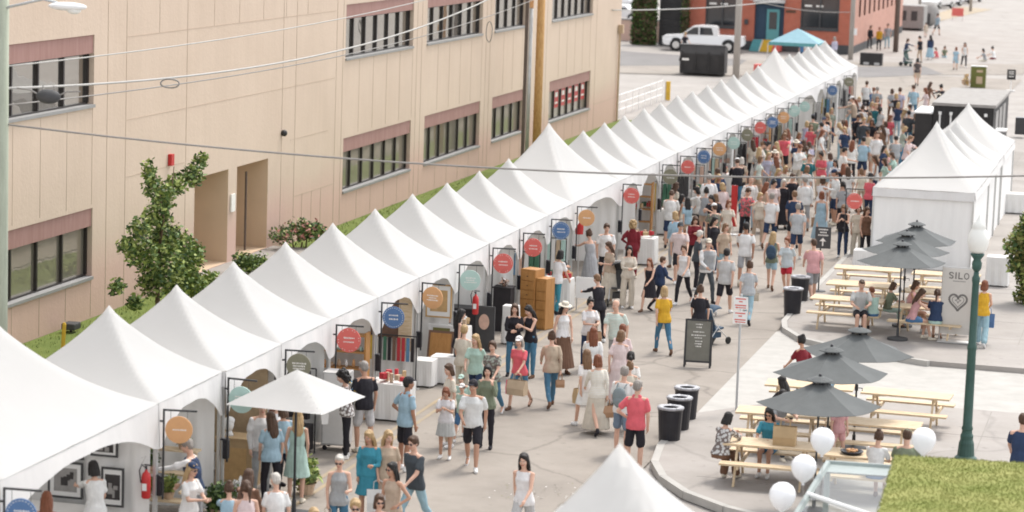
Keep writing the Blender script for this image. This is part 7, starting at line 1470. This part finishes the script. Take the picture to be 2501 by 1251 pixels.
p = OY(118, 236, LPy+.3); sb = empty('cable_splice', p); tag(sb, 'dark grey cable splice case slung near the left pole', 'splice case'); b = MB(); b.ell((0, 0, 0), (.235, .13, .13), None, 16, 10); b.build('case', 'charcoal', sb, smooth=True)
b = MB(); [b.tube([(s*.2, 0, .03), (s*.35, 0, .1), (s*.6, 0, .12)], .015, 6) for s in (-1, 1)]; b.tube([(-.12, 0, .1), (-.1, 0, .2)], .01, 5); b.tube([(.12, 0, .1), (.1, 0, .2)], .01, 5); b.build('lead', 'cable', sb)
a, c = G(1480, 22, 4.2), G(2045, -8, 6); a.z = 4.6; 
p = OX(1519, 26, -9.9); wire('overhead_cable', Vector((-9.7, 80.0, OX(1500, 24, -9.7).z)), OY(1905, 2, 117), .15, .03, 'cable_pale', 'pale cable leaving the corner of the beige building')
wire('overhead_cable', OY(1800, -10, 117), OY(2075, 30, 140), .3, .025, 'cable', 'thin cable in front of the orange brick shop')

# ================================================================== FILLER CROWD in the far half of the street
rr = random.Random(2024); taken = [(q['P'].x, q['P'].y) for q in PEOPLE]; nfill = 0; tries = 0
tops = ['tee:wh', 'tee:wh', 'tee:cr', 'tee:bk', 'tee:bk', 'long:wh', 'tank:bk', 'tee:nv', 'tee:lb', 'tee:gy', 'tee:pp', 'tank:wh', 'long:be', 'tee:be', 'tee:sg', 'tee:ol', 'long:ch', 'tee:lv', 'polo:wh', 'tee:be', 'tee:mi', 'tee:nv', 'tank:be', 'long:cr', 'tee:wh', 'tank:cr', 'tee:lg', 'long:bk', 'tee:co']
bots = ['trousers:dn', 'trousers:dn', 'trousers:ld', 'shorts:bk', 'trousers:bk', 'trousers:cr', 'shorts:dn', 'wide:be', 'maxi:be', 'skirt:wh', 'shorts:gy', 'trousers:nv', 'shorts:be', 'maxi:pp']
hairs = ['long:br', 'long:dk', 'bob:bl', 'long:bl', 'pony:br', 'bun:dk', 'long:rd', 'bob:lbr', 'long:lbr', 'bob:br']
while nfill < 84 and tries < 6000:
    tries += 1; y = 36+58*rr.random()**.85; x = .75+5.2*rr.random()**(1.6 if y > 48 else 2.2)
    if y < 46 and x > 3.2: continue
    if any((x-a)**2+((y-b)*.8)**2 < .38**2 for a, b in taken): continue
    taken.append((x, y)); nfill += 1; m = rr.random() < .33
    pose = rr.choice(['st', 'st2', 'wa', 'wb', 'ho', 'ph', 'fo', 'st', 'rc', 'wa']); face = rr.choice([0, 10, 350, 180, 190, 170, 90, 270, 200, 20])
    if m: person(0, 0, pose, face, 'm', rr.choice([t for t in tops if not t.startswith('tank')]), rr.choice(['shorts:bk', 'shorts:gy', 'shorts:nv', 'trousers:dn', 'trousers:ch', 'shorts:be']), rr.choice(['short:br', 'short:dk', 'short:gy', 'crop:br', 'short:lbr']), rr.uniform(1.70, 1.88), rr.choice('lllmt'), loc=(x, y, 0), hat=rr.choice([None, None, None, 'cap:wh', 'cap:nv', 'cap:bk']))
    else: person(0, 0, pose, face, 'f', rr.choice(tops), rr.choice(bots), rr.choice(hairs), rr.uniform(1.55, 1.73), rr.choice('lllmt'), loc=(x, y, 0), hat=rr.choice([None]*9+['sunhat:cr']))
mb = MB(); rr = random.Random(31)
for k in range(70):
    p = G(1190+rr.random()*240, 1180+rr.random()*40); s_ = rr.uniform(.012, .03); mb.use(rr.choice(('leaf_olive', 'ink_white', 'pole_brown'))); a = rr.uniform(0, 6.28)
    mb.add([(p.x+s_*math.cos(a+q), p.y+s_*math.sin(a+q), .006+.008*(q > 2)) for q in (0, 1.9, 3.6)], [(0, 1, 2)])
tag(mb.build('litter', None), 'scattered bits of paper and leaves on the street near the bottom', 'litter', kind='stuff')
label_people()
print('people', len(PEOPLE), 'fill', nfill)
